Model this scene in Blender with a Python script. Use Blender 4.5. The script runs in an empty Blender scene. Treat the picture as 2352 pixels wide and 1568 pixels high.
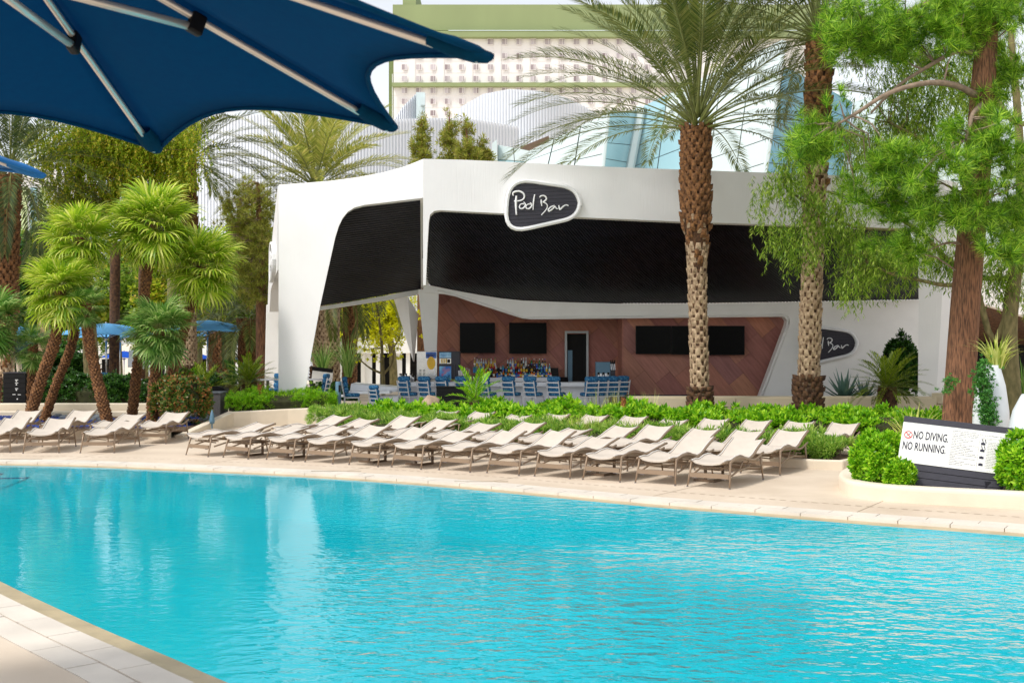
import bpy, math, random
import numpy as np
from mathutils import Vector, Matrix
from mathutils.geometry import tessellate_polygon
random.seed(11)
rng = np.random.default_rng(11)
sc = bpy.context.scene
COL = sc.collection

# ------------------------------------------------------------------ camera, sky, sun, exposure
CX, CY, FPX, CAMH = 1176.0, 784.0, 2700.0, 2.35
cam_d = bpy.data.cameras.new('camera')
cam = bpy.data.objects.new('camera', cam_d)
COL.objects.link(cam)
cam.location = (0, 0, CAMH)
cam.rotation_euler = (math.pi / 2, 0, 0)
cam_d.sensor_width = 36.0
cam_d.lens = 36.0 * FPX / 2352.0
cam_d.clip_start = 0.1
cam_d.clip_end = 3000
cam_d.dof.use_dof = True
cam_d.dof.focus_distance = 30.0
cam_d.dof.aperture_fstop = 7.0
sc.camera = cam

SUN_EL, SUN_AZ = math.radians(56), math.radians(-128)   # azimuth from +Y, clockwise seen from above
w = bpy.data.worlds.new('World')
sc.world = w
w.use_nodes = True
nt = w.node_tree
sky = nt.nodes.new('ShaderNodeTexSky')
sky.sky_type = 'NISHITA'
sky.sun_disc = False
sky.sun_elevation = SUN_EL
sky.sun_rotation = SUN_AZ
sky.air_density = 1.0
sky.dust_density = 1.0
sky.ozone_density = 1.0
hsv = nt.nodes.new('ShaderNodeHueSaturation')
hsv.inputs['Saturation'].default_value = 0.22
bg = nt.nodes['Background']
nt.links.new(sky.outputs[0], hsv.inputs['Color'])
nt.links.new(hsv.outputs[0], bg.inputs['Color'])
bg.inputs['Strength'].default_value = 0.15

sd = bpy.data.lights.new('sun', 'SUN')
sd.energy = 1.7
sd.angle = math.radians(11)
sd.color = (1.0, 0.96, 0.9)
sun = bpy.data.objects.new('sun', sd)
COL.objects.link(sun)
sdir = Vector((math.sin(SUN_AZ) * math.cos(SUN_EL), math.cos(SUN_AZ) * math.cos(SUN_EL), math.sin(SUN_EL)))
sun.location = sdir * 100
sun.rotation_euler = sdir.to_track_quat('Z', 'Y').to_euler()
vs = sc.view_settings
vs.view_transform = 'Standard'
vs.look = 'None'
vs.gamma = 1.0
vs.use_curve_mapping = False
vs.exposure = 0.6
sc.cycles.max_bounces = 8
sc.cycles.transparent_max_bounces = 12
sc.cycles.use_denoising = True
sc.cycles.sample_clamp_indirect = 6.0

# ------------------------------------------------------------------ helpers
def P(u, v, d):
    return Vector(((u - CX) / FPX * d, d, CAMH + (CY - v) / FPX * d))

def G(u, v, z=0.0):
    d = FPX * (CAMH - z) / (v - CY)
    return Vector(((u - CX) / FPX * d, d, z))

def XU(u, d):
    return (u - CX) / FPX * d

def ZV(v, d):
    return CAMH + (CY - v) / FPX * d

def C(r, g, b):
    f = lambda x: (x / 255.0) / 12.92 if x / 255.0 <= 0.04045 else ((x / 255.0 + 0.055) / 1.055) ** 2.4
    return (f(r), f(g), f(b))

ORG = {}

def tag(o, label=None, cat=None, group=None, kind=None):
    if label: o['label'] = label
    if cat: o['category'] = cat
    if group: o['group'] = group
    if kind: o['kind'] = kind
    return o

def thing(name, label, cat, loc=(0, 0, 0), group=None, rz=0.0):
    o = bpy.data.objects.new(name, None)
    o.empty_display_size = 0.1
    COL.objects.link(o)
    o.location = loc
    o.rotation_euler = (0, 0, rz)
    ORG[o] = Vector(loc)
    return tag(o, label, cat, group)

def link_mesh(name, me, mats, parent):
    for m in (mats if isinstance(mats, (list, tuple)) else [mats]):
        me.materials.append(m)
    o = bpy.data.objects.new(name, me)
    COL.objects.link(o)
    if parent is not None:
        o.parent = parent
        ORG[o] = ORG[parent]
    return o

def npmesh(name, V, F, mats, parent=None, smooth=False, mi=None, local=False):
    V = np.asarray(V, dtype=np.float32)
    F = np.asarray(F, dtype=np.int32)
    if parent is not None:
        org = np.array(ORG[parent], dtype=np.float32) if not local else np.zeros(3, np.float32)
    else:
        org = np.array([(V[:, 0].min() + V[:, 0].max()) / 2, (V[:, 1].min() + V[:, 1].max()) / 2, V[:, 2].min()], np.float32)
        if local: org = np.zeros(3, np.float32)
    V = V - org
    me = bpy.data.meshes.new(name)
    n, k = F.shape
    me.vertices.add(len(V))
    me.vertices.foreach_set('co', V.ravel())
    me.loops.add(n * k)
    me.loops.foreach_set('vertex_index', F.ravel())
    me.polygons.add(n)
    me.polygons.foreach_set('loop_start', np.arange(0, n * k, k, dtype=np.int32))
    me.polygons.foreach_set('loop_total', np.full(n, k, dtype=np.int32))
    if mi is not None:
        me.polygons.foreach_set('material_index', np.asarray(mi, dtype=np.int32))
    if smooth:
        me.polygons.foreach_set('use_smooth', np.ones(n, dtype=bool))
    me.update(calc_edges=True)
    o = link_mesh(name, me, mats, parent)
    if parent is None:
        o.location = Vector(org.tolist())
        ORG[o] = Vector(org.tolist())
    return o

class MB:
    def __init__(s):
        s.v, s.f, s.m = [], [], []
    def add(s, vs_, fs_, mi=0):
        b = len(s.v)
        s.v += [tuple(x) for x in vs_]
        for f in fs_:
            s.f.append(tuple(b + i for i in f)); s.m.append(mi)
        return s
    def box(s, c, sz, mi=0, R=None):
        c = Vector(c); hx, hy, hz = sz[0] / 2, sz[1] / 2, sz[2] / 2
        vs_ = []
        for z in (-hz, hz):
            for x, y in ((-hx, -hy), (hx, -hy), (hx, hy), (-hx, hy)):
                p = Vector((x, y, z))
                if R is not None: p = R @ p
                vs_.append(c + p)
        return s.add(vs_, [(3, 2, 1, 0), (4, 5, 6, 7), (0, 1, 5, 4), (1, 2, 6, 5), (2, 3, 7, 6), (3, 0, 4, 7)], mi)
    def tube(s, pts, rad, n=8, mi=0, cap=True, sq=(1, 1)):
        pts = [Vector(p) for p in pts]
        if not isinstance(rad, (list, tuple)): rad = [rad] * len(pts)
        b = len(s.v)
        ref = Vector((0, 0, 1))
        t0 = (pts[-1] - pts[0])
        if abs(t0.normalized().z) > 0.9: ref = Vector((1, 0, 0))
        for i, p in enumerate(pts):
            t = (pts[min(i + 1, len(pts) - 1)] - pts[max(i - 1, 0)]).normalized()
            a = t.cross(ref)
            if a.length < 1e-4: a = t.cross(Vector((0, 1, 0)))
            a.normalize(); bb = a.cross(t).normalized()
            for k in range(n):
                an = 2 * math.pi * (k + 0.5) / n
                s.v.append(tuple(p + (a * math.cos(an) * sq[0] + bb * math.sin(an) * sq[1]) * rad[i]))
        for i in range(len(pts) - 1):
            for k in range(n):
                k2 = (k + 1) % n
                s.f.append((b + i * n + k, b + i * n + k2, b + (i + 1) * n + k2, b + (i + 1) * n + k)); s.m.append(mi)
        if cap:
            s.f.append(tuple(b + k for k in reversed(range(n)))); s.m.append(mi)
            e = b + (len(pts) - 1) * n
            s.f.append(tuple(e + k for k in range(n))); s.m.append(mi)
        return s
    def lathe(s, prof, n=12, o=(0, 0, 0), mi=0, cap=True):
        o = Vector(o); b = len(s.v)
        for r, z in prof:
            for k in range(n):
                a = 2 * math.pi * k / n
                s.v.append(tuple(o + Vector((r * math.cos(a), r * math.sin(a), z))))
        for i in range(len(prof) - 1):
            for k in range(n):
                k2 = (k + 1) % n
                s.f.append((b + i * n + k, b + i * n + k2, b + (i + 1) * n + k2, b + (i + 1) * n + k)); s.m.append(mi)
        if cap:
            s.f.append(tuple(b + k for k in reversed(range(n)))); s.m.append(mi)
            e = b + (len(prof) - 1) * n
            s.f.append(tuple(e + k for k in range(n))); s.m.append(mi)
        return s
    def prism(s, ring, off, mi=0, mi_side=None):
        ring = [Vector(p) for p in ring]
        offs = [Vector(q) for q in off] if isinstance(off, list) else [Vector(off)] * len(ring)
        off = offs[0]
        n = len(ring); b = len(s.v)
        tri = tessellate_polygon([ring])
        for p in ring: s.v.append(tuple(p))
        for p, q in zip(ring, offs): s.v.append(tuple(p + q))
        nrm = Vector((0, 0, 0))
        for i in range(n):
            nrm += ring[i].cross(ring[(i + 1) % n])
        flip = nrm.dot(off) > 0
        for t in tri:
            a = (ring[t[1]] - ring[t[0]]).cross(ring[t[2]] - ring[t[0]])
            t = t if a.dot(off) < 0 else (t[0], t[2], t[1])
            s.f.append(tuple(b + i for i in t)); s.m.append(mi)
            s.f.append((b + n + t[0], b + n + t[2], b + n + t[1])); s.m.append(mi)
        for i in range(n):
            j = (i + 1) % n
            q = (b + i, b + j, b + n + j, b + n + i)
            s.f.append(q if flip else tuple(reversed(q))); s.m.append(mi if mi_side is None else mi_side)
        return s
    def grid(s, rows, mi=0, close=False):
        b = len(s.v); nr, ncl = len(rows), len(rows[0])
        for r in rows: s.v += [tuple(p) for p in r]
        for i in range(nr - 1):
            for j in range(ncl - (0 if close else 1)):
                j2 = (j + 1) % ncl
                s.f.append((b + i * ncl + j, b + i * ncl + j2, b + (i + 1) * ncl + j2, b + (i + 1) * ncl + j)); s.m.append(mi)
        return s
    def build(s, name, mats, parent=None, smooth=False, local=False, bevel=0.0, seg=2):
        V = [Vector(p) for p in s.v]
        if local:
            org = Vector((0, 0, 0))
        elif parent is not None:
            org = ORG[parent]
        else:
            xs = [p.x for p in V]; ys = [p.y for p in V]; zs = [p.z for p in V]
            org = Vector(((min(xs) + max(xs)) / 2, (min(ys) + max(ys)) / 2, min(zs)))
        me = bpy.data.meshes.new(name)
        me.from_pydata([p - org for p in V], [], s.f)
        me.polygons.foreach_set('material_index', s.m)
        if smooth: me.polygons.foreach_set('use_smooth', [True] * len(s.f))
        me.update()
        o = link_mesh(name, me, mats, parent)
        if parent is None:
            o.location = org; ORG[o] = org
        if bevel:
            md = o.modifiers.new('bevel', 'BEVEL'); md.width = bevel; md.segments = seg
            md.limit_method = 'ANGLE'; md.angle_limit = math.radians(40)
        if smooth == 'auto':
            me.polygons.foreach_set('use_smooth', [True] * len(s.f))
            md = o.modifiers.new('split', 'EDGE_SPLIT'); md.split_angle = math.radians(35)
        return o

def copy_tree(root, loc, rz=0.0, label=None, group=None, parent=None, scale=None, rot=None):
    r = root.copy(); COL.objects.link(r)
    r.location = loc
    r.rotation_euler = rot if rot is not None else (0, 0, rz)
    if scale is not None: r.scale = (scale,) * 3 if not isinstance(scale, (tuple, list)) else scale
    if parent is not None: r.parent = parent
    if label: r['label'] = label
    if group: r['group'] = group
    ORG[r] = Vector(loc)
    for ch in list(root.children):
        c = ch.copy(); COL.objects.link(c); c.parent = r
        for g in list(ch.children):
            d = g.copy(); COL.objects.link(d); d.parent = c
    return r

def place(o, loc, rz=0.0, label=None, rot=None, scale=None):
    o.location = loc; o.rotation_euler = rot if rot is not None else (0, 0, rz)
    if scale is not None: o.scale = (scale,) * 3
    if label: o['label'] = label
    ORG[o] = Vector(loc)
    return o

# ------------------------------------------------------------------ materials
def M(name, col, rough=0.6, var=0.08, scale=3.0, bump=0.0, bscale=60.0, metal=0.0, spec=0.5, col2=None, stretch=(1, 1, 1), bstretch=None, coat=0.0, detail=4.0, mixlo=0.35, mixhi=0.65):
    m = bpy.data.materials.new(name); m.use_nodes = True
    t = m.node_tree; p = t.nodes['Principled BSDF']
    p.inputs['Roughness'].default_value = rough
    p.inputs['Metallic'].default_value = metal
    p.inputs['Specular IOR Level'].default_value = spec
    p.inputs['Coat Weight'].default_value = coat
    tc = t.nodes.new('ShaderNodeTexCoord')
    mp = t.nodes.new('ShaderNodeMapping'); mp.inputs['Scale'].default_value = stretch
    t.links.new(tc.outputs['Object'], mp.inputs['Vector'])
    nz = t.nodes.new('ShaderNodeTexNoise'); nz.inputs['Scale'].default_value = scale; nz.inputs['Detail'].default_value = detail
    t.links.new(mp.outputs[0], nz.inputs['Vector'])
    rp = t.nodes.new('ShaderNodeValToRGB')
    a = tuple(max(0, c * (1 - var)) for c in col); b = tuple(min(1, c * (1 + var)) for c in col) if col2 is None else col2
    rp.color_ramp.elements[0].position = mixlo; rp.color_ramp.elements[1].position = mixhi
    rp.color_ramp.elements[0].color = (*a, 1); rp.color_ramp.elements[1].color = (*b, 1)
    t.links.new(nz.outputs['Fac'], rp.inputs[0])
    t.links.new(rp.outputs[0], p.inputs['Base Color'])
    if bump:
        n2 = t.nodes.new('ShaderNodeTexNoise'); n2.inputs['Scale'].default_value = bscale; n2.inputs['Detail'].default_value = 3
        m2 = t.nodes.new('ShaderNodeMapping'); m2.inputs['Scale'].default_value = bstretch or stretch
        t.links.new(tc.outputs['Object'], m2.inputs['Vector']); t.links.new(m2.outputs[0], n2.inputs['Vector'])
        bp = t.nodes.new('ShaderNodeBump'); bp.inputs['Strength'].default_value = bump; bp.inputs['Distance'].default_value = 0.02
        t.links.new(n2.outputs['Fac'], bp.inputs['Height']); t.links.new(bp.outputs[0], p.inputs['Normal'])
    return m

def ML(name, cols, trans=0.35, rough=0.45, spec=0.4, gain=1.45):
    """leaf material: every leaf (mesh island) gets its own colour out of a ramp"""
    m = bpy.data.materials.new(name); m.use_nodes = True
    t = m.node_tree; p = t.nodes['Principled BSDF']; out = t.nodes['Material Output']
    p.inputs['Roughness'].default_value = rough
    p.inputs['Specular IOR Level'].default_value = spec
    g = t.nodes.new('ShaderNodeNewGeometry')
    rp = t.nodes.new('ShaderNodeValToRGB'); cr = rp.color_ramp
    while len(cr.elements) < len(cols): cr.elements.new(0.5)
    for i, c in enumerate(cols):
        c = tuple(min(.85, q * gain) for q in c)
        cr.elements[i].position = i / (len(cols) - 1); cr.elements[i].color = (*c, 1)
    t.links.new(g.outputs['Random Per Island'], rp.inputs[0])
    t.links.new(rp.outputs[0], p.inputs['Base Color'])
    tr = t.nodes.new('ShaderNodeBsdfTranslucent')
    t.links.new(rp.outputs[0], tr.inputs['Color'])
    mx = t.nodes.new('ShaderNodeMixShader'); mx.inputs[0].default_value = trans
    t.links.new(p.outputs[0], mx.inputs[1]); t.links.new(tr.outputs[0], mx.inputs[2])
    t.links.new(mx.outputs[0], out.inputs['Surface'])
    return m

def text_mesh(txt, size=1.0, bold=0.0):
    cu = bpy.data.curves.new('txt', 'FONT'); cu.body = txt; cu.size = size; cu.resolution_u = 2; cu.offset = bold
    o = bpy.data.objects.new('txt', cu); COL.objects.link(o)
    dg = bpy.context.evaluated_depsgraph_get()
    me = bpy.data.meshes.new_from_object(o.evaluated_get(dg))
    V = [v.co.copy() for v in me.vertices]; F = [tuple(p.vertices) for p in me.polygons]
    bpy.data.objects.remove(o); bpy.data.curves.remove(cu); bpy.data.meshes.remove(me)
    return V, F

MAT = {}
def mats():
    A = MAT
    A['deck'] = M('deck_aggregate', C(206, 187, 164), 0.85, col2=C(221, 204, 183), scale=0.7, bump=0.25, bscale=120, mixlo=.3, mixhi=.7)
    A['coping'] = M('coping_stone', C(218, 208, 194), 0.7, 0.08, 1.7, bump=0.1, bscale=50)
    A['ledge'] = M('wet_travertine', C(186, 168, 134), 0.35, 0.12, 4, bump=0.1, bscale=40)
    A['grout'] = M('grout', C(150, 132, 106), 0.9, 0.1)
    A['white'] = M('white_stucco', C(230, 229, 228), 0.75, 0.03, 0.8, bump=0.25, bscale=26, bstretch=(1, 1, 0.06))
    A['white2'] = M('white_plaster', C(240, 238, 234), 0.7, 0.03, 1.5, bump=0.12, bscale=30)
    A['slat'] = M('dark_slats', C(4, 4, 6), 0.4, 0.5, 2.2, stretch=(0.5, 0.5, 3), col2=C(16, 16, 24), spec=.2)  # bluish streaks in the colour paint a sheen along the slats
    A['slatback'] = M('soffit_backing', C(5, 5, 6), 0.9, 0.1)
    A['black'] = M('black_paint', C(14, 13, 15), 0.5, 0.15, 6, spec=.25)
    A['charcoal'] = M('charcoal_board', C(44, 42, 52), 0.5, 0.18, 5, stretch=(1, 8, 8))
    A['curb'] = M('cream_render', C(226, 212, 190), 0.8, 0.05, 2, bump=0.15, bscale=70)
    A['limestone'] = M('limestone', C(206, 192, 164), 0.75, 0.06, 1.3, bump=0.12, bscale=40)
    A['tan_metal'] = M('taupe_metal', C(150, 128, 106), 0.42, 0.05, 4, metal=0.25)
    A['bronze'] = M('bronze_metal', C(112, 92, 74), 0.5, 0.06, 4, metal=0.3)
    A['cushion'] = M('sling_fabric', C(206, 194, 180), 0.9, 0.05, 3, bump=0.35, bscale=160)
    A['piping'] = M('white_piping', C(232, 228, 222), 0.8, 0.02)
    A['rubber'] = M('grey_foot', C(120, 112, 110), 0.6, 0.05)
    A['alu'] = M('brushed_aluminium', C(222, 214, 206), 0.3, 0.03, 4, metal=0.5)
    A['steel'] = M('stainless_steel', C(190, 190, 190), 0.22, 0.05, 4, metal=1.0)
    A['navy'] = M('navy_canvas', C(0, 60, 90), 0.9, 0.05, 30, bump=0.08, bscale=300, col2=C(0, 66, 97), spec=.12)
    nv = A['navy']; t = nv.node_tree; tr_ = t.nodes.new('ShaderNodeBsdfTranslucent'); tr_.inputs['Color'].default_value = (*C(0, 134, 186), 1)
    mx_ = t.nodes.new('ShaderNodeMixShader'); mx_.inputs[0].default_value = .38; o_ = t.nodes['Material Output']
    t.links.new(t.nodes['Principled BSDF'].outputs[0], mx_.inputs[1]); t.links.new(tr_.outputs[0], mx_.inputs[2]); t.links.new(mx_.outputs[0], o_.inputs['Surface'])
    A['blue'] = M('blue_canvas', C(128, 202, 246), 0.8, 0.06, 8)
    A['royal'] = M('royal_canvas', C(10, 96, 206), 0.8, 0.06, 8)
    A['soil'] = M('soil', C(92, 72, 52), 0.95, 0.2, 8, bump=0.5, bscale=40)
    A['bark'] = M('pine_bark', C(84, 58, 42), 0.95, scale=5, col2=C(140, 98, 70), stretch=(9, 9, 0.9), bump=1.0, bscale=16, bstretch=(4, 4, 0.5), mixlo=.36, mixhi=.6)
    A['bark2'] = M('smooth_bark', C(104, 98, 62), 0.9, scale=6, col2=C(136, 124, 84), bump=0.4, bscale=14, stretch=(2, 2, 0.8))
    A['branch'] = M('grey_branch', C(142, 122, 104), 0.9, 0.2, 9, bump=0.3)
    A['boot'] = M('palm_boot', C(86, 56, 34), 0.9, scale=14, col2=C(150, 104, 62), bump=0.6, bscale=30)
    A['boot2'] = M('old_palm_boot', C(130, 104, 78), 0.9, scale=10, col2=C(196, 170, 138), bump=0.6, bscale=30)
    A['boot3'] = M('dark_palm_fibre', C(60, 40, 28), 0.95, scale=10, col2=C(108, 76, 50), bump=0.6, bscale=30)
    A['stone'] = None
    A['screen'] = M('tv_screen', C(4, 5, 7), 0.25, 0.05, spec=.08)
    A['door_frame'] = M('grey_door_frame', C(182, 188, 190), 0.5, 0.03)
    A['dark'] = M('unlit_dark', C(14, 13, 13), 0.9, 0.1)  # near-black tone standing in for unlit interiors and gaps
    A['stoolframe'] = M('silver_frame', C(208, 208, 212), 0.35, 0.04, metal=0.3)
    A['stoolcush'] = M('blue_leaf_cushion', C(24, 92, 140), 0.85, scale=20, col2=C(104, 164, 190), mixlo=.52, mixhi=.68, detail=2)
    A['counter'] = M('white_solid_surface', C(236, 238, 242), 0.35, 0.02)
    A['bollard'] = M('blue_grey_paint', C(92, 128, 150), 0.5, 0.05)
    A['signwhite'] = M('sign_board', C(238, 236, 230), 0.45, 0.015, 2)
    A['ink'] = M('navy_ink', C(30, 30, 50), 0.6, 0.05)
    A['grey_ink'] = M('grey_ink', C(84, 82, 88), 0.6, 0.05)
    A['red'] = M('red_print', C(206, 50, 46), 0.6, 0.05)
    A['letter'] = M('white_letter', C(240, 240, 240), 0.5, 0.01)
    A['fc_white'] = M('hotel_white', C(240, 235, 232), 0.8, 0.03, 0.05)
    A['fc_green'] = M('hotel_green', C(142, 154, 108), 0.8, 0.05, 0.15, stretch=(1, 1, .3))
    A['fc_green2'] = M('hotel_dark_green', C(110, 124, 76), 0.8, 0.05)
    A['fc_glass'] = M('hotel_window_glass', C(176, 160, 158), 0.35, 0.12, 0.2)
    A['rib'] = M('ribbed_white_metal', C(224, 227, 232), 0.5, 0.03, 0.1)
    A['panel_w'] = M('white_glass_panel', C(208, 222, 222), 0.22, 0.03, 0.1)
    A['panel_b'] = M('blue_glass_panel', C(160, 198, 208), 0.12, 0.08, 0.15)
    A['panel_b2'] = M('deep_blue_glass_panel', C(116, 168, 192), 0.12, 0.08, 0.15)
    A['mull'] = M('grey_mullion', C(104, 108, 106), 0.5, 0.05)
    A['yglass'] = M('yellow_green_glass', C(206, 220, 160), 0.25, 0.12, 0.4)
    A['pebble'] = M('blue_glass_chips', C(24, 44, 120), 0.35, scale=18, col2=C(60, 84, 160), bump=0.9, bscale=40)
    A['rock'] = M('grey_cobble', C(110, 116, 122), 0.8, 0.2, 6, bump=0.3)
    A['boulder'] = M('tan_boulder', C(176, 150, 130), 0.9, 0.2, 5, bump=0.8, bscale=9)
    A['egg'] = M('white_fibreglass', C(222, 228, 232), 0.3, 0.02)
    A['wicker'] = M('grey_wicker', C(84, 80, 80), 0.8, scale=60, col2=C(130, 124, 122), bump=0.6, bscale=60)
    A['core'] = M('core_filler', C(50, 52, 24), 0.95, 0.3, 8)  # dark filler inside hedges and shrubs, closes the view through the leaves
    A['rattan'] = M('cone_brown', C(120, 72, 36), 0.9, scale=26, col2=C(176, 116, 62), bump=0.8, bscale=40)
    # leaves
    A['l_date'] = ML('date_leaf', [C(54, 74, 32), C(88, 104, 44), C(112, 120, 56), C(140, 140, 78)], 0.3, gain=1.2)
    A['l_date2'] = ML('yellow_date_leaf', [C(98, 110, 44), C(138, 146, 62), C(166, 166, 84), C(190, 178, 106)], 0.4)
    A['l_date3'] = ML('dark_date_leaf', [C(40, 56, 34), C(66, 82, 44), C(96, 104, 56)], 0.3)
    A['petiole'] = M('petiole', C(126, 132, 70), 0.6, 0.15, 4)
    A['l_fan'] = ML('fan_leaf', [C(92, 130, 28), C(146, 172, 42), C(178, 190, 66), C(204, 204, 116)], 0.45, 0.4)
    A['l_fan2'] = ML('deep_fan_leaf', [C(56, 96, 40), C(96, 136, 54), C(136, 164, 86), C(164, 180, 112)], 0.4, 0.4)
    A['l_pine'] = ML('pine_needle', [C(40, 74, 14), C(74, 116, 22), C(116, 156, 36), C(164, 188, 64)], 0.42, 0.45, gain=1.7)
    A['l_willow'] = ML('willow_leaf', [C(66, 98, 24), C(100, 132, 34), C(132, 158, 50), C(158, 174, 80)], 0.45, 0.45)
    A['l_ficus'] = ML('ficus_leaf', [C(88, 112, 18), C(122, 144, 28), C(154, 168, 42), C(190, 168, 66)], 0.55, 0.4)
    A['l_yellow'] = ML('yellow_leaf', [C(150, 156, 14), C(196, 196, 24), C(226, 220, 44)], 0.6, 0.5, gain=1.5)
    A['l_hedge'] = ML('hedge_leaf', [C(64, 118, 14), C(100, 156, 20), C(138, 184, 32), C(172, 202, 56)], 0.4, 0.4)
    A['l_hedge2'] = ML('feathery_hedge_leaf', [C(66, 108, 32), C(104, 146, 46), C(142, 172, 64), C(170, 186, 96)], 0.4, 0.45)
    A['l_dark'] = ML('glossy_dark_leaf', [C(26, 54, 20), C(44, 82, 26), C(70, 108, 36)], 0.25, 0.3)
    A['l_red'] = ML('red_tip_leaf', [C(38, 70, 24), C(66, 98, 34), C(98, 104, 40), C(158, 92, 56)], 0.3, 0.35)
    A['l_cycad'] = ML('cycad_leaf', [C(70, 92, 22), C(108, 128, 30), C(148, 160, 46)], 0.3, 0.35)
    A['l_grass'] = ML('variegated_grass', [C(112, 136, 48), C(160, 170, 74), C(206, 202, 130)], 0.4, 0.5)
    A['l_agave'] = ML('agave_leaf', [C(62, 90, 84), C(84, 112, 98)], 0.15, 0.5)
    A['l_juni'] = ML('juniper_leaf', [C(40, 92, 36), C(66, 124, 48), C(96, 148, 64)], 0.3, 0.5)
    A['l_conif'] = ML('conifer_leaf', [C(92, 108, 34), C(132, 140, 48), C(162, 160, 70), C(110, 92, 50)], 0.4, 0.5)
mats()
for nm_, cc_ in (('blue', C(120, 204, 252)), ('royal', C(20, 120, 236))):
    t_ = MAT[nm_].node_tree; q_ = t_.nodes.new('ShaderNodeBsdfTranslucent'); q_.inputs['Color'].default_value = (*cc_, 1)
    x_ = t_.nodes.new('ShaderNodeMixShader'); x_.inputs[0].default_value = .4
    t_.links.new(t_.nodes['Principled BSDF'].outputs[0], x_.inputs[1]); t_.links.new(q_.outputs[0], x_.inputs[2]); t_.links.new(x_.outputs[0], t_.nodes['Material Output'].inputs['Surface'])
MAT['l_dead'] = ML('dry_palm_leaf', [C(120, 96, 58), C(160, 132, 84), C(188, 164, 112)], .3, .6, gain=1.1)
m_ = MAT['fc_glass']; t_ = m_.node_tree; oi_ = t_.nodes.new('ShaderNodeObjectInfo'); rp_ = t_.nodes.new('ShaderNodeValToRGB')
rp_.color_ramp.elements[0].color = (*C(142, 126, 128), 1); rp_.color_ramp.elements[1].color = (*C(206, 196, 200), 1)
t_.links.new(oi_.outputs['Random'], rp_.inputs[0]); t_.links.new(rp_.outputs[0], t_.nodes['Principled BSDF'].inputs['Base Color'])
# ------------------------------------------------------------------ water and pool materials
def water_mat():
    m = bpy.data.materials.new('pool_water'); m.use_nodes = True
    t = m.node_tree; t.nodes.remove(t.nodes['Principled BSDF']); out = t.nodes['Material Output']
    tc = t.nodes.new('ShaderNodeTexCoord')
    def noise(scale, st, det=2.0, rot=0.0):
        mp = t.nodes.new('ShaderNodeMapping'); mp.inputs['Scale'].default_value = st; mp.inputs['Rotation'].default_value = (0, 0, rot)
        n = t.nodes.new('ShaderNodeTexNoise'); n.inputs['Scale'].default_value = scale; n.inputs['Detail'].default_value = det
        t.links.new(tc.outputs['Object'], mp.inputs[0]); t.links.new(mp.outputs[0], n.inputs['Vector'])
        return n.outputs['Fac']
    big = noise(0.16, (1, 1, 1), 1.0)
    rp = t.nodes.new('ShaderNodeMapRange'); rp.inputs[1].default_value = 0.34; rp.inputs[2].default_value = 0.6
    rp.inputs[3].default_value = 0.15; rp.inputs[4].default_value = 1.5
    t.links.new(big, rp.inputs[0])
    # ripples die down towards the far left corner, sheltered by the trees
    sx = t.nodes.new('ShaderNodeSeparateXYZ'); t.links.new(tc.outputs['Object'], sx.inputs[0])
    mr = t.nodes.new('ShaderNodeMapRange'); mr.inputs[1].default_value = -0.5; mr.inputs[2].default_value = 3.5
    mr.inputs[3].default_value = 0.05; mr.inputs[4].default_value = 1.0
    t.links.new(sx.outputs['X'], mr.inputs[0])
    my = t.nodes.new('ShaderNodeMapRange'); my.inputs[1].default_value = 5.5; my.inputs[2].default_value = -1.0
    my.inputs[3].default_value = 0.2; my.inputs[4].default_value = 1.0
    t.links.new(sx.outputs['Y'], my.inputs[0])
    mm = t.nodes.new('ShaderNodeMath'); mm.operation = 'MULTIPLY'
    t.links.new(mr.outputs[0], mm.inputs[0]); t.links.new(my.outputs[0], mm.inputs[1])
    mm2 = t.nodes.new('ShaderNodeMath'); mm2.operation = 'MULTIPLY'
    t.links.new(mm.outputs[0], mm2.inputs[0]); t.links.new(rp.outputs[0], mm2.inputs[1])
    a = noise(3.2, (1, 1.5, 1), 2.5, 0.3); b = noise(8.0, (1, 1.4, 1), 2.0, -0.4)
    m1 = t.nodes.new('ShaderNodeMath'); m1.operation = 'MULTIPLY_ADD'; m1.inputs[1].default_value = 0.36
    t.links.new(b, m1.inputs[0]); t.links.new(a, m1.inputs[2])
    m3 = t.nodes.new('ShaderNodeMath'); m3.operation = 'MULTIPLY'
    t.links.new(m1.outputs[0], m3.inputs[0]); t.links.new(mm2.outputs[0], m3.inputs[1])
    # faint ripple everywhere
    c = noise(5.0, (0.8, 2.0, 1), 2.0)
    m4 = t.nodes.new('ShaderNodeMath'); m4.operation = 'MULTIPLY_ADD'; m4.inputs[1].default_value = 0.035
    t.links.new(c, m4.inputs[0]); t.links.new(m3.outputs[0], m4.inputs[2])
    bp = t.nodes.new('ShaderNodeBump'); bp.inputs['Strength'].default_value = 1.0; bp.inputs['Distance'].default_value = 0.06
    t.links.new(m4.outputs[0], bp.inputs['Height'])
    fr = t.nodes.new('ShaderNodeFresnel'); fr.inputs['IOR'].default_value = 1.31
    t.links.new(bp.outputs[0], fr.inputs['Normal'])
    tr = t.nodes.new('ShaderNodeBsdfTransparent'); tr.inputs['Color'].default_value = (0.10, 0.92, 0.95, 1)
    gl = t.nodes.new('ShaderNodeBsdfGlossy'); gl.inputs['Roughness'].default_value = 0.03
    t.links.new(bp.outputs[0], gl.inputs['Normal'])
    mx = t.nodes.new('ShaderNodeMixShader')
    t.links.new(fr.outputs[0], mx.inputs[0]); t.links.new(tr.outputs[0], mx.inputs[1]); t.links.new(gl.outputs[0], mx.inputs[2])
    t.links.new(mx.outputs[0], out.inputs['Surface'])
    return m
MAT['water'] = water_mat()
MAT['basin'] = M('pool_plaster', C(56, 204, 216), 0.7, 0.03, 0.6)
MAT['basin_line'] = M('pool_step_line', C(20, 110, 160), 0.6, 0.05)

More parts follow.
